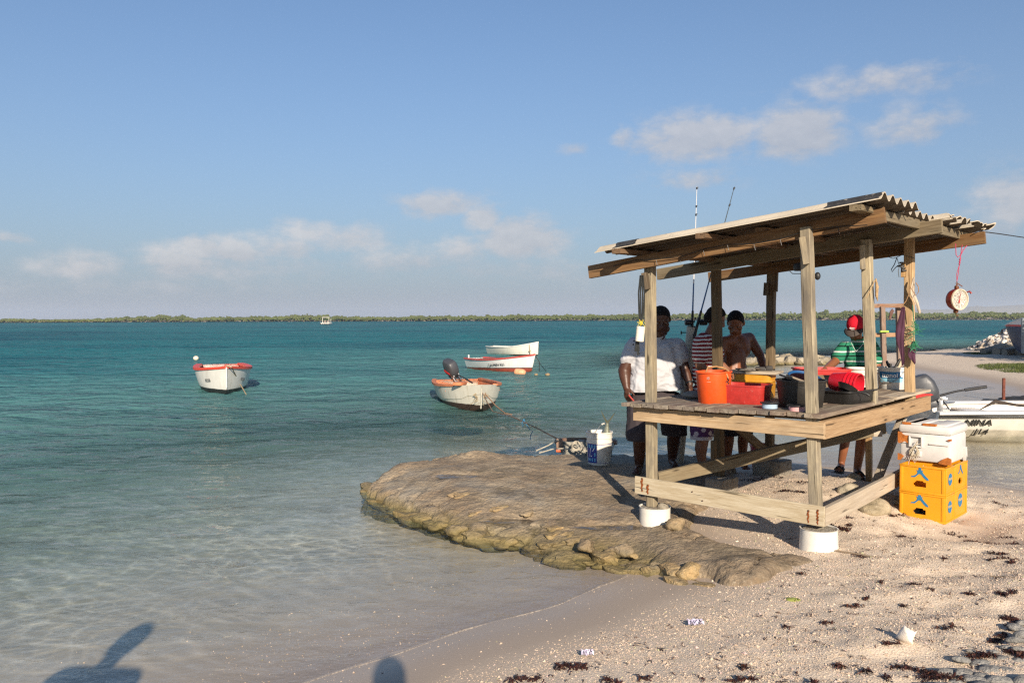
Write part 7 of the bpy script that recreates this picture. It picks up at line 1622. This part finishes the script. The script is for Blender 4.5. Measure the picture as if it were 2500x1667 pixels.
def at_ground(px_, py_, x_off=0.0):
    g = G(px_, py_, .25)
    for _ in range(4): g = G(px_, py_, surf(g.x, g.y))
    return g
def person(label, loc, skin_pr, skin, voxel=.0075):
    r = thing('person', label, 'person', loc); b_ = part('body', melt('body', skin_pr, skin, voxel, 4), None, r); return r, b_

# --- heavy man in the white shirt, left of the table
fL, fR = at_ground(1556, 1156), at_ground(1641, 1140)
d0 = (fL.y+fR.y)/2
hp_ = [P(1572, 985, d0-.02), P(1634, 985, d0+.02)]; kn_ = [P(1562, 1062, fL.y-.05), P(1646, 1060, fR.y-.02)]
an_ = [fL+Vector((.035, .10, .075)), fR+Vector((.02, .10, .075))]; to_ = [fL+Vector((-.03, -.07, .025)), fR+Vector((.03, -.08, .025))]
sh = [P(1550, 845, d0-.01), P(1652, 847, d0-.03)]; el_ = [P(1524, 905, d0-.02), P(1671, 900, d0-.10)]; wr_ = [P(1530, 946, d0-.10), P(1684, 938, d0-.20)]
hc = P(1613, 780, d0-.06); ff = Vector((-.05, -.88, -.42)); hpr, HL, HRm, hx2, hf, hu_ = head(hc, ff, 1.16, 1.10, jowl=.012)
chest = P(1598, 866, d0); belly = P(1600, 915, d0-.05); pel = P(1603, 968, d0)
torso = [('e', chest, (.205, .135, .20)), ('e', belly, (.222, .165, .24)), ('e', pel, (.205, .150, .16)), ('c', P(1578, 860, d0-.02), .125, P(1570, 945, d0-.05), .15), ('c', P(1622, 860, d0-.02), .125, P(1633, 945, d0-.05), .15), ('c', sh[0]+Vector((.02, 0, .0)), .078, sh[1]-Vector((.02, 0, 0)), .078), ('c', P(1602, 826, d0), .085, P(1611, 806, d0-.03), .068)]
arms = [('c', sh[0], .084, el_[0], .068), ('c', el_[0], .067, el_[0].lerp(wr_[0], .35), .064), ('c', el_[0].lerp(wr_[0], .35), .064, wr_[0], .040), ('c', sh[1], .080, el_[1], .062), ('c', el_[1], .056, el_[1].lerp(wr_[1], .35), .055), ('c', el_[1].lerp(wr_[1], .35), .055, wr_[1], .035)]
h1 = hand(wr_[0], Vector((.05, -.22, -1)), Vector((.8, .5, .0)), Vector((.4, -.9, 0)), 1.12, .75); h2 = hand(wr_[1], Vector((.15, -.3, -1)), Vector((-.6, .5, 0)), Vector((-.4, -.9, 0)), 1.08, .7)
skinp = hpr+[('c', P(1611, 800, d0-.03), .072, P(1602, 835, d0), .085)]+arms+h1+h2+legs_prims(hp_, kn_, an_, to_, .105, .078, .074, .048)+[('e', belly, (.20, .16, .17)), ('e', chest, (.18, .11, .16)), ('e', pel, (.18, .13, .12))]
r, bd = person('heavy man in a white shirt and long shorts standing left of the hut table', (fL+fR)/2, skinp, SK1); eyes(r, HL, 1.16, HRm); part('hair', hair_mesh(HL, HRm, 1.16, 1.10, hx2, hf, hu_, HAIR, grow=.004), None, r)
sl = [('c', sh[0], .080, sh[0].lerp(el_[0], .56), .082), ('c', sh[1], .080, sh[1].lerp(el_[1], .56), .080)]
hem = P(1600, 948, d0); vn = P(1603, 838, d0-.16)
SHIRT = m_cloth('white_shirt', (.47, .47, .49), 150, .9, .06)
cu = [(hem, Vector((.05, .08, -1))), (P(1603, 814, d0-.03), Vector((0, -.5, .87)))]
for i in (0, 1): cu.append((sh[i].lerp(el_[i], .60), (el_[i]-sh[i]).normalized()))
def sleeve_cut(me_prims, name, mat, cuts, sleeves, wr=.008):
    """torso and sleeves fused, hem and cuffs cut clean"""
    return melt(name, me_prims+sleeves, mat, .0085, 4, cuts, wr)
st = melt('shirt', torso+sl, SHIRT, .0085, 14, [cu[0], cu[1]], .030, 8.0, .014); part('shirt', st, None, r)
sp = [('e', pel, (.212, .165, .12)), ('c', P(1566, 985, d0-.02), .142, kn_[0], .138), ('c', P(1640, 985, d0), .135, kn_[1], .130)]
SHORT = m_cloth('charcoal_shorts', (.052, .042, .045), 120, .8, .25)
so = part('shorts', melt('shorts', sp, SHORT, .0085, 4, [(P(1600, 1066, d0), Vector((0, 0, -1))), (P(1600, 940, d0), Vector((0, 0, 1)))], .012, 8.0, .012), None, r)
sx0 = P(1541, 1018, d0-.15); lettering('lettering', 'ENEJ', .075, m_plain('shorts_print', (.012, .011, .012), .7), basis(Vector((.06, .05, -1)), Vector((-.55, -.83, 0)), sx0), so, True, ext=.002)
for (px_, py_) in ((1548, 832), (1546, 841), (1557, 828), (1544, 850), (1559, 840)):
    mb = MB(); mb.ball((0, 0, 0), (.007, .003, .010), nu=8, nv=5); sub('stain', mb, m_plain('dark_stain', (.03, .02, .02), .8), bpy.data.objects[r.children[-2].name] if False else so, 60, Matrix.Translation(P(px_, py_, d0-.105)))
kd = wr_[0]+Vector((.045, -.10, -.115)); kt = thing('knife', 'filleting knife with red handle in the hand of the heavy man', 'knife', kd); mb = MB(); mb.tube([(0, 0, 0), (.0, 0, .05), (0, 0, .10)], [.007, .009, .008], 8); Kx = Matrix.Translation(kd) @ Matrix.Rotation(2.45, 4, 'Y') @ Matrix.Translation((0, 0, -.06)); part('handle', mb, m_plain('knife_red', (.42, .04, .03), .5), kt, 60, Kx)
mb = MB(); mb.prism([(-.012, .10), (.012, .10), (.012, .22), (.0, .27), (-.010, .20)], .002, Matrix.Rotation(math.pi/2, 4, 'X')); part('blade', mb, m_plain('steel', (.55, .55, .56), .25, .1, 20, metal=.8), kt, 30, Kx)
WT = m_plain('watch_black', (.015, .015, .016), .4); mb = MB(); q = el_[1].lerp(wr_[1], .93); ax = (wr_[1]-el_[1]).normalized(); T = Matrix.Translation(q) @ ax.to_track_quat('Z', 'Y').to_matrix().to_4x4(); mb.lathe([(.042, -.010), (.045, -.008), (.045, .008), (.042, .010)], 20, T, True); part('wristwatch', mb, WT, r, 60)

# --- man in the striped shirt, side on behind the left edge of the table
D2 = 8.72; gx_ = P(1712, 1150, D2); gx_.z = surf(gx_.x, gx_.y)
f2_ = Vector((.80, .15, 0)).normalized(); hc = P(1747, 778, D2); ff = Vector((.84, -.18, -.45)); hpr, HL, HRm, hx2, hf, hu_ = head(hc, ff, 1.02, 1.0)
sN, sF = P(1712, 838, D2-.16), P(1738, 832, D2+.17); eN, eF = P(1707, 893, D2-.17), P(1760, 890, D2+.10); wN, wF = P(1748, 914, D2-.12), P(1788, 915, D2+.02)
chest = P(1722, 858, D2); belly = P(1722, 912, D2); pel = P(1711, 972, D2)
hp_ = [P(1711, 985, D2-.10), P(1711, 985, D2+.10)]; kn_ = [P(1712, 1075, D2-.10), P(1718, 1072, D2+.12)]; an_ = [gx_+Vector((-.01, -.10, .08)), gx_+Vector((.03, .12, .08))]; to_ = [gx_+Vector((.12, -.12, .028)), gx_+Vector((.16, .12, .028))]
torso = [('e', chest, (.130, .175, .20)), ('e', belly, (.130, .165, .18)), ('e', pel, (.130, .16, .14)), ('c', sN, .062, sF, .062), ('c', P(1726, 830, D2), .06, P(1735, 812, D2), .056)]
skinp = hpr+[('c', P(1726, 830, D2), .058, P(1742, 797, D2), .056), ('e', belly, (.10, .13, .15)), ('e', pel, (.10, .13, .12)), ('e', chest, (.10, .14, .17)), ('c', sN, .058, eN, .046), ('c', eN, .046, eN.lerp(wN, .3), .045), ('c', eN.lerp(wN, .3), .045, wN, .029), ('c', sF, .058, eF, .046), ('c', eF, .046, wF, .030)]+hand(wN, wN-eN, Vector((0, .2, -1)), Vector((.4, .9, 0)), 1.0, .55)+hand(wF, wF-eF, Vector((0, -.2, -1)), Vector((-.2, -.9, 0)), 1.0, .55)+legs_prims(hp_, kn_, an_, to_, .085, .060, .062, .040)
r, bd = person('man in a red and white striped shirt bending over the table behind a post', gx_, skinp, SK3); eyes(r, HL, 1.02, HRm); part('hair', hair_mesh(HL, HRm, 1.02, 1.0, hx2, hf, hu_, HAIR, grow=.010), None, r)
def m_stripes(name, stops, period, ph=0.0, wob=.012):
    m, n, o = newmat(name); co = geoco(n); x, y, z = n.sep(co)
    zz = n.m('ADD', z, n.m('MULTIPLY', n.m('SUBTRACT', n.noise(co, 7, 3), .5), wob*2)); t = n.m('FRACT', n.m('ADD', n.m('DIVIDE', zz, period), ph+40.0))
    c = n.ramp(t, stops, 'CONSTANT'); finish(n, o, c, .9, n.noise(co, 150, 3), .25, .002, 0, .15); return m
M_STR = m_stripes('striped_shirt', [(0.0, (.22, .012, .018)), (.5, (.66, .63, .60))], .040)
sl = [('c', sN, .080, sN.lerp(eN, .60), .074), ('c', sF, .080, sF.lerp(eF, .55), .072)]
part('shirt', melt('shirt', torso+sl, M_STR, .008, 4, [(P(1710, 968, D2), Vector((0, 0, -1))), (P(1732, 818, D2), Vector((.45, 0, .9)))], .010, 8.0, .012), None, r)
m, n, o = newmat('floral_shorts'); v = n.voro(geoco(n), 11); n_ = n.noise(geoco(n), 16, 4); c_ = n.mix(n.maprange(n.m('ADD', v, n.m('MULTIPLY', n_, .5)), .55, .50), (.075, .022, .10, 1), (.50, .44, .48, 1)); finish(n, o, c_, .85)
sp = [('e', pel, (.135, .17, .12)), ('c', hp_[0], .108, kn_[0], .105), ('c', hp_[1], .108, kn_[1], .105)]
so = part('shorts', melt('shorts', sp, m, .0085, 4, [(P(1710, 1066, D2), Vector((0, 0, -1))), (P(1710, 955, D2), Vector((0, 0, 1)))], .010, 8.0, .010), None, r)
sub('hem_band', melt('hem_band', sp, m_cloth('hem_white', (.55, .52, .55)), .0085, 4, [(P(1710, 1068, D2), Vector((0, 0, -1))), (P(1710, 1060, D2), Vector((0, 0, 1)))], .010, 8.0, .013), None, so)

# --- bare-chested man at the far left corner of the table
D3 = 9.32; gx_ = P(1795, 1140, D3); gx_.z = surf(gx_.x, gx_.y)
hc = P(1796, 789, D3-.06); ff = Vector((-.35, -.80, -.48)); hpr, HL, HRm, hx2, hf, hu_ = head(hc, ff, 1.12, 1.02)
sR, sL = P(1767, 836, D3-.10), P(1829, 826, D3+.10); eR, eL = P(1750, 890, D3-.16), P(1856, 868, D3+.02); wR, wL = P(1778, 912, D3-.30), P(1865, 905, D3-.12)
chest = P(1797, 848, D3+.02); belly = P(1790, 900, D3-.03); pel = P(1796, 945, D3+.02)
hp_ = [P(1780, 960, D3), P(1815, 960, D3+.06)]; kn_ = [P(1780, 1055, D3-.02), P(1815, 1055, D3+.02)]; an_ = [gx_+Vector((-.09, .02, .08)), gx_+Vector((.10, .06, .08))]; to_ = [gx_+Vector((-.13, -.13, .028)), gx_+Vector((.10, -.10, .028))]
skinp = hpr+[('c', P(1797, 815, D3), .062, P(1797, 838, D3+.02), .075), ('e', chest, (.172, .125, .165)), ('e', belly, (.155, .145, .155)), ('e', pel, (.155, .125, .12)), ('c', sR, .070, sL, .070), ('c', P(1812, 832, D3), .06, sL, .066), ('e', P(1782, 858, D3-.075), (.078, .05, .055)), ('e', P(1814, 856, D3-.045), (.078, .05, .055)), ('c', P(1792, 868, D3-.02), .135, P(1789, 915, D3-.05), .145),
    ('c', sR, .066, eR, .050), ('c', eR, .048, eR.lerp(wR, .3), .047), ('c', eR.lerp(wR, .3), .047, wR, .030), ('c', sL, .066, eL, .050), ('c', eL, .048, eL.lerp(wL, .3), .047), ('c', eL.lerp(wL, .3), .047, wL, .030)]+hand(wR, wR-eR, Vector((0, .2, -1)), Vector((-.2, .9, 0)), 1.03, .5)+hand(wL, wL-eL, Vector((-.3, .3, -1)), Vector((-.9, -.2, 0)), 1.03, .45)+legs_prims(hp_, kn_, an_, to_, .092, .062, .062, .040)
r, bd = person('bare-chested man with short black hair leaning on the far corner of the table', gx_, skinp, SK2); eyes(r, HL, 1.06, HRm); part('hair', hair_mesh(HL, HRm, 1.12, 1.02, hx2, hf, hu_, HAIR, grow=.007), None, r)
sp = [('e', pel, (.168, .140, .10)), ('c', hp_[0], .108, kn_[0], .098), ('c', hp_[1], .108, kn_[1], .098)]
part('shorts', melt('shorts', sp, m_cloth('dark_shorts', (.035, .032, .040)), .0085, 4, [(P(1795, 1062, D3), Vector((0, 0, -1))), (P(1795, 935, D3), Vector((0, 0, 1)))], .010, 8.0, .010), None, r)

# --- man in the red cap at the far side of the table
f1, f2 = at_ground(2056, 1152), at_ground(2098, 1168); D4 = (f1.y+f2.y)/2+.05; gx_ = (f1+f2)/2
hc = P(2089, 801, D4-.05); ff = Vector((-.50, -.66, -.56)); hpr, HL, HRm, hx2, hf, hu_ = head(hc, ff, 1.02, 1.0)
sR, sL = P(2063, 850, D4-.03), P(2127, 848, D4+.02); eR, eL = P(2037, 884, D4-.14), P(2142, 898, D4-.02); wR, wL = P(2013, 902, D4-.42), P(2120, 925, D4-.25)
chest = P(2096, 872, D4); belly = P(2097, 915, D4-.02); pel = P(2094, 965, D4+.03)
hp_ = [P(2077, 975, D4), P(2113, 975, D4+.03)]; kn_ = [P(2068, 1048, f1.y-.02), P(2108, 1050, f2.y)]; an_ = [f1+Vector((.03, .10, .085)), f2+Vector((.02, .10, .085))]; to_ = [f1+Vector((-.06, -.06, .035)), f2+Vector((-.03, -.08, .035))]
torso = [('e', chest, (.150, .112, .18)), ('e', belly, (.160, .14, .17)), ('e', pel, (.16, .125, .13)), ('c', sR, .055, sL, .055), ('c', P(2095, 838, D4), .06, P(2093, 826, D4-.02), .055)]
skinp = hpr+[('c', P(2090, 818, D4-.02), .056, P(2095, 845, D4), .062), ('e', chest, (.13, .085, .15)), ('e', belly, (.13, .11, .14)), ('e', pel, (.13, .10, .12)), ('c', sR, .056, eR, .044), ('c', eR, .044, eR.lerp(wR, .3), .042), ('c', eR.lerp(wR, .3), .042, wR, .028), ('c', sL, .056, eL, .044), ('c', eL, .044, wL, .028)]+hand(wR, wR-eR, Vector((.2, .2, -1)), Vector((.7, .3, 0)), 1.0, .6)+hand(wL, wL-eL, Vector((0, .2, -1)), Vector((-.7, -.3, 0)), 1.0, .6)+legs_prims(hp_, kn_, an_, to_, .085, .056, .055, .038)
r, bd = person('man in a red cap and green striped polo shirt working at the far table edge', gx_, skinp, SK2); eyes(r, HL, 1.02, HRm)
M_GRN = m_stripes('green_polo', [(0.0, (.028, .19, .11)), (.34, (.008, .010, .012)), (.46, (.028, .19, .11)), (.78, (.56, .58, .55)), (.92, (.028, .19, .11))], .105, .20, .008)
sl = [('c', sR, .066, sR.lerp(eR, .62), .064), ('c', sL, .066, sL.lerp(eL, .55), .064)]
sh_o = part('shirt', melt('shirt', torso+sl, M_GRN, .008, 4, [(P(2095, 985, D4), Vector((0, 0, -1))), (P(2091, 824, D4-.03), Vector((-.12, -.35, .93)))], .012, 7.0, .012), None, r)
mb = MB(); cp = [P(2078, 836, D4-.115), P(2085, 850, D4-.14), P(2090, 858, D4-.14)]; mb.tube(cp, [.002, .003, .002], 6); mb.tube([P(2108, 838, D4-.10), P(2100, 848, D4-.13), P(2090, 858, D4-.14)], [.002, .003, .002], 6); sub('collar_edge', mb, m_cloth('collar_white', (.55, .56, .54)), sh_o, 60)
CAPR = m_cloth('cap_red', (.50, .012, .028), 160, .85, .12); CAPB = m_cloth('cap_brim', (.075, .062, .055), 160, .85, .15)
cpr = [('e', HL(0, -.014, .042), (.090, .112, .098), HRm)]
cap = part('cap', melt('cap', cpr, CAPR, .006, 3, [(HL(0, .0, .028), (-hu_*.96-hf*.20).normalized())], .002, 20), None, r)
mb = MB(); k = 18; rows = []
for j, t in enumerate((0, .35, .7, 1)):
    for i in range(k+1):
        a = -1.25+2.5*i/k; rx_ = .088+.014*t; q = HL(rx_*math.sin(a), .022+(.078+.095*t*math.cos(a*.8))*math.cos(a)+.0, .046-.022*t-.016*math.sin(a)**2); mb.v.append(q[:])
mb.f = [tuple(q) for q in grid_faces(k+1, 4)]; mb.mi = [0]*len(mb.f); br = sub('brim', mb, CAPB, cap, 70); md = br.modifiers.new('thickness', 'SOLIDIFY'); md.thickness = .005
mb = MB(); T = basis(HRm @ Vector((1, 0, 0)), (hf*.85+hu_*.5), HL(.0, .108, .075)); mb.prism([(-.030, -.004), (.012, -.006), (.012, -.012), (.032, .001), (.012, .012), (.012, .006), (-.030, .004)], .002, T); mb.box((-.005, .014, .0), (.035, .006, .002), T); sub('cap_emblem', mb, m_plain('emblem_white', (.62, .58, .55), .6), cap, 30)
sp = [('e', pel, (.165, .14, .11)), ('c', hp_[0], .100, kn_[0], .092), ('c', hp_[1], .100, kn_[1], .092)]
part('shorts', melt('shorts', sp, m_cloth('mauve_shorts', (.13, .075, .075), 100, .85, .2), .0085, 4, [(P(2090, 1050, D4), Vector((0, 0, -1))), (P(2090, 950, D4), Vector((0, 0, 1)))], .010, 8.0, .010), None, r)
SAN = m_plain('sandal_dark', (.025, .022, .020), .7, .3, 20)
for a, t in zip(an_, to_):
    d = (t-a); d.z = 0; d.normalize(); sx = Vector((-d.y, d.x, 0)); c_ = (a+t)/2; zg = surf(c_.x, c_.y); mb = MB()
    pts = [(-.14, -.030), (-.14, .030), (-.03, .040), (.08, .052), (.13, .035), (.145, 0), (.13, -.035), (.08, -.050), (-.03, -.040)]; T = Matrix((d, sx, Vector((0, 0, 1)))).transposed().to_4x4(); T.translation = Vector((c_.x, c_.y, zg-.004)); mb.prism(pts, .022, T)
    for xx in (.02, .07): mb.tube([T @ Vector((xx, y, .022+.055*math.cos(y/.055*1.5))) for y in (-.05, -.03, 0, .03, .05)], .010, 6)
    part('sandal', mb, SAN, r, 50)

# --- two onlookers on the beach behind the camera, whose shadows fall on sand and water
def onlooker(label, x, y, hgt, facing, shirtc):
    zg = gz(x, y); k = hgt/1.78; f = Vector((facing[0], facing[1], 0)).normalized(); rr_ = Vector((f.y, -f.x, 0)); o = Vector((x, y, zg))
    L = lambda a, b, z: o+rr_*a*k+f*b*k+Vector((0, 0, z*k))
    hpr, HL, HRm, hx2, hf, hu_ = head(L(0, .03, 1.655), f+Vector((0, 0, -.05)), k, 1.0)
    tor = [('e', L(0, 0, 1.30), (.165*k, .11*k, .20*k), Matrix((rr_, f, up)).transposed()), ('e', L(0, 0, 1.05), (.15*k, .11*k, .17*k), Matrix((rr_, f, up)).transposed()), ('c', L(-.16, 0, 1.44), .06*k, L(.16, 0, 1.44), .06*k)]
    hp_ = [L(s_*.09, 0, .93) for s_ in (-1, 1)]; kn_ = [L(s_*.10, .02, .50) for s_ in (-1, 1)]; an_ = [L(s_*.11, -.02, .085) for s_ in (-1, 1)]; to_ = [L(s_*.13, .14, .028) for s_ in (-1, 1)]
    sh = [L(s_*.18, 0, 1.43) for s_ in (-1, 1)]; el_ = [L(s_*.23, -.02, 1.15) for s_ in (-1, 1)]; wr_ = [L(s_*.22, .06, .92) for s_ in (-1, 1)]
    sk = hpr+[('c', L(0, 0, 1.45), .06*k, L(0, .02, 1.58), .052*k)]+[('e', q[1], tuple(v*.85 for v in q[2]), q[3]) for q in tor[:2]]+legs_prims(hp_, kn_, an_, to_, .085, .058)
    for i in (0, 1): sk += [('c', sh[i], .055*k, el_[i], .042*k), ('c', el_[i], .042*k, wr_[i], .028*k)]+hand(wr_[i], Vector((0, 0, -1))+f*.15, rr_*(1-2*i)*1.0, f, k, .5)
    r, bd = person(label, o, sk, SK3, .011); part('hair', hair_mesh(HL, HRm, k, 1.0, hx2, hf, hu_, HAIR), None, r)
    part('shirt', melt('shirt', tor+[('c', sh[i], .07*k, sh[i].lerp(el_[i], .6), .062*k) for i in (0, 1)], m_cloth('shirt_'+str(shirtc), (.30, .36, .45) if shirtc else (.5, .42, .3)), .011, 4, [(L(0, 0, .92), -up)], .008, 8, .012), None, r)
    part('trousers', melt('trousers', [('e', L(0, 0, .93), (.155*k, .12*k, .11*k), Matrix((rr_, f, up)).transposed())]+[('c', hp_[i], .092*k, kn_[i], .075*k) for i in (0, 1)]+[('c', kn_[i], .073*k, an_[i]+Vector((0, 0, .05)), .06*k) for i in (0, 1)], m_cloth('trousers_'+str(shirtc), (.10, .09, .09)), .011, 4, [(L(0, 0, 1.0), up)], .008, 8, .012), None, r)
onlooker('photographer whose shadow falls on the wet sand at bottom centre', .06, -.24, 1.76, (0, 1), 0)
onlooker('bystander whose shadow falls on the shallow water at bottom left', -1.62, .30, 1.82, (.1, 1), 1)

# ------------------------------------------------------------------ rods in their pipe, leaning beside the man
pb_, pt_ = P(1656, 1112, 9.35), P(1690, 797, 9.1); pb_.z = surf(pb_.x, pb_.y)
rt = thing('rod_holder', 'tall pale plastic pipe leaning beside the white shirted man', 'pipe', pb_); PVC = m_plain('pvc_pipe', (.52, .49, .40), .5, .2, 6, .05, dirt=(.36, .33, .22))
ax = pt_-pb_; T = Matrix.Translation(pb_) @ ax.to_track_quat('Z', 'Y').to_matrix().to_4x4(); L_ = ax.length; mb = MB(); mb.lathe([(.060, 0), (.060, L_), (.054, L_), (.054, L_-.3), (.054, .01)], 24, T, True); part('pipe', mb, PVC, rt, 40)
def rod(base, tip, mats, label, guides, reel):
    r = thing('fishing_rod', label, 'fishing rod', base, 'fishing rods in the pale pipe'); ax = tip-base; L_ = ax.length; q = lambda t, o_=0: base+ax*t+Vector((o_, 0, 0))
    bk = m_plain('rod_black', (.015, .015, .017), .4, .2, 20); mb = MB(); mb.tube([q(-.10), q(.02), q(.10)], [.016, .016, .013], 10); part('grip', mb, bk, r, 60)
    mb = MB(); mb.tube([q(.10), q(.30)], [.009, .0075], 8); part('blank', mb, mats[0], r, 60); mb = MB(); mb.tube([q(.30), q(.65), q(1)], [.0075, .0055, .0032], 8); part('blank', mb, mats[1], r, 60)
    for t, s_ in guides:
        mb = MB(); c = q(t)+Vector((.012*s_, -.006, 0)); mb.tube([c+Vector((.010*s_*math.cos(a), 0, .012*s_*math.sin(a))) for a in np.linspace(0, 6.283, 11)], .0022, 5); mb.tube([q(t+.004), q(t-.012)], .0085, 8); part('guide', mb, bk, r, 60)
    mb = MB(); c = q(.015)+Vector((reel*.05, -.04, 0)); mb.tube([c-Vector((.04, 0, 0)), c-Vector((.025, 0, 0)), c+Vector((.025, 0, 0)), c+Vector((.04, 0, 0))], [.030, .032, .032, .030], 16); mb.tube([c+Vector((.04, 0, 0)), c+Vector((.06, -.01, 0)), c+Vector((.065, -.02, .04))], .006, 6); mb.ball(c+Vector((.068, -.03, .045)), .012); mb.box(c+Vector((0, .03, -.0)), (.03, .05, .05), bev=.006)
    part('reel', mb, bk, r, 60)
SILV = m_plain('rod_silver', (.60, .60, .60), .3, .1, 20); BLUR = m_plain('rod_blue', (.03, .14, .34), .35, .1, 20); DKG = m_plain('rod_dark', (.03, .04, .04), .4)
rod(P(1690, 792, 9.1), P(1701.5, 455, 9.0), (BLUR, SILV), 'silver fishing rod standing upright in the pale pipe', ((.45, 1), (.61, .8), (.80, .6), (.86, .5), (.99, .6)), -1)
rod(P(1703, 792, 9.05), P(1793, 456, 9.0), (BLUR, DKG), 'dark fishing rod slanting right out of the pale pipe', ((.42, 1.6), (.50, 1.3), (.72, .8), (.87, .6), (.99, .5)), 1)
mb = MB(); q = P(1664, 812, 9.05); mb.tube([q, q+Vector((.05, 0, 0))], .006, 6); mb.ball(q+Vector((-.004, 0, 0)), (.008, .014, .022)); single('reel_handle', mb, MATS['rod_black'], 'small black reel knob sticking out left of the pale pipe', 'reel handle')
# the tree just outside the frame whose shade lies across the far spit, and weeds of shade near the water
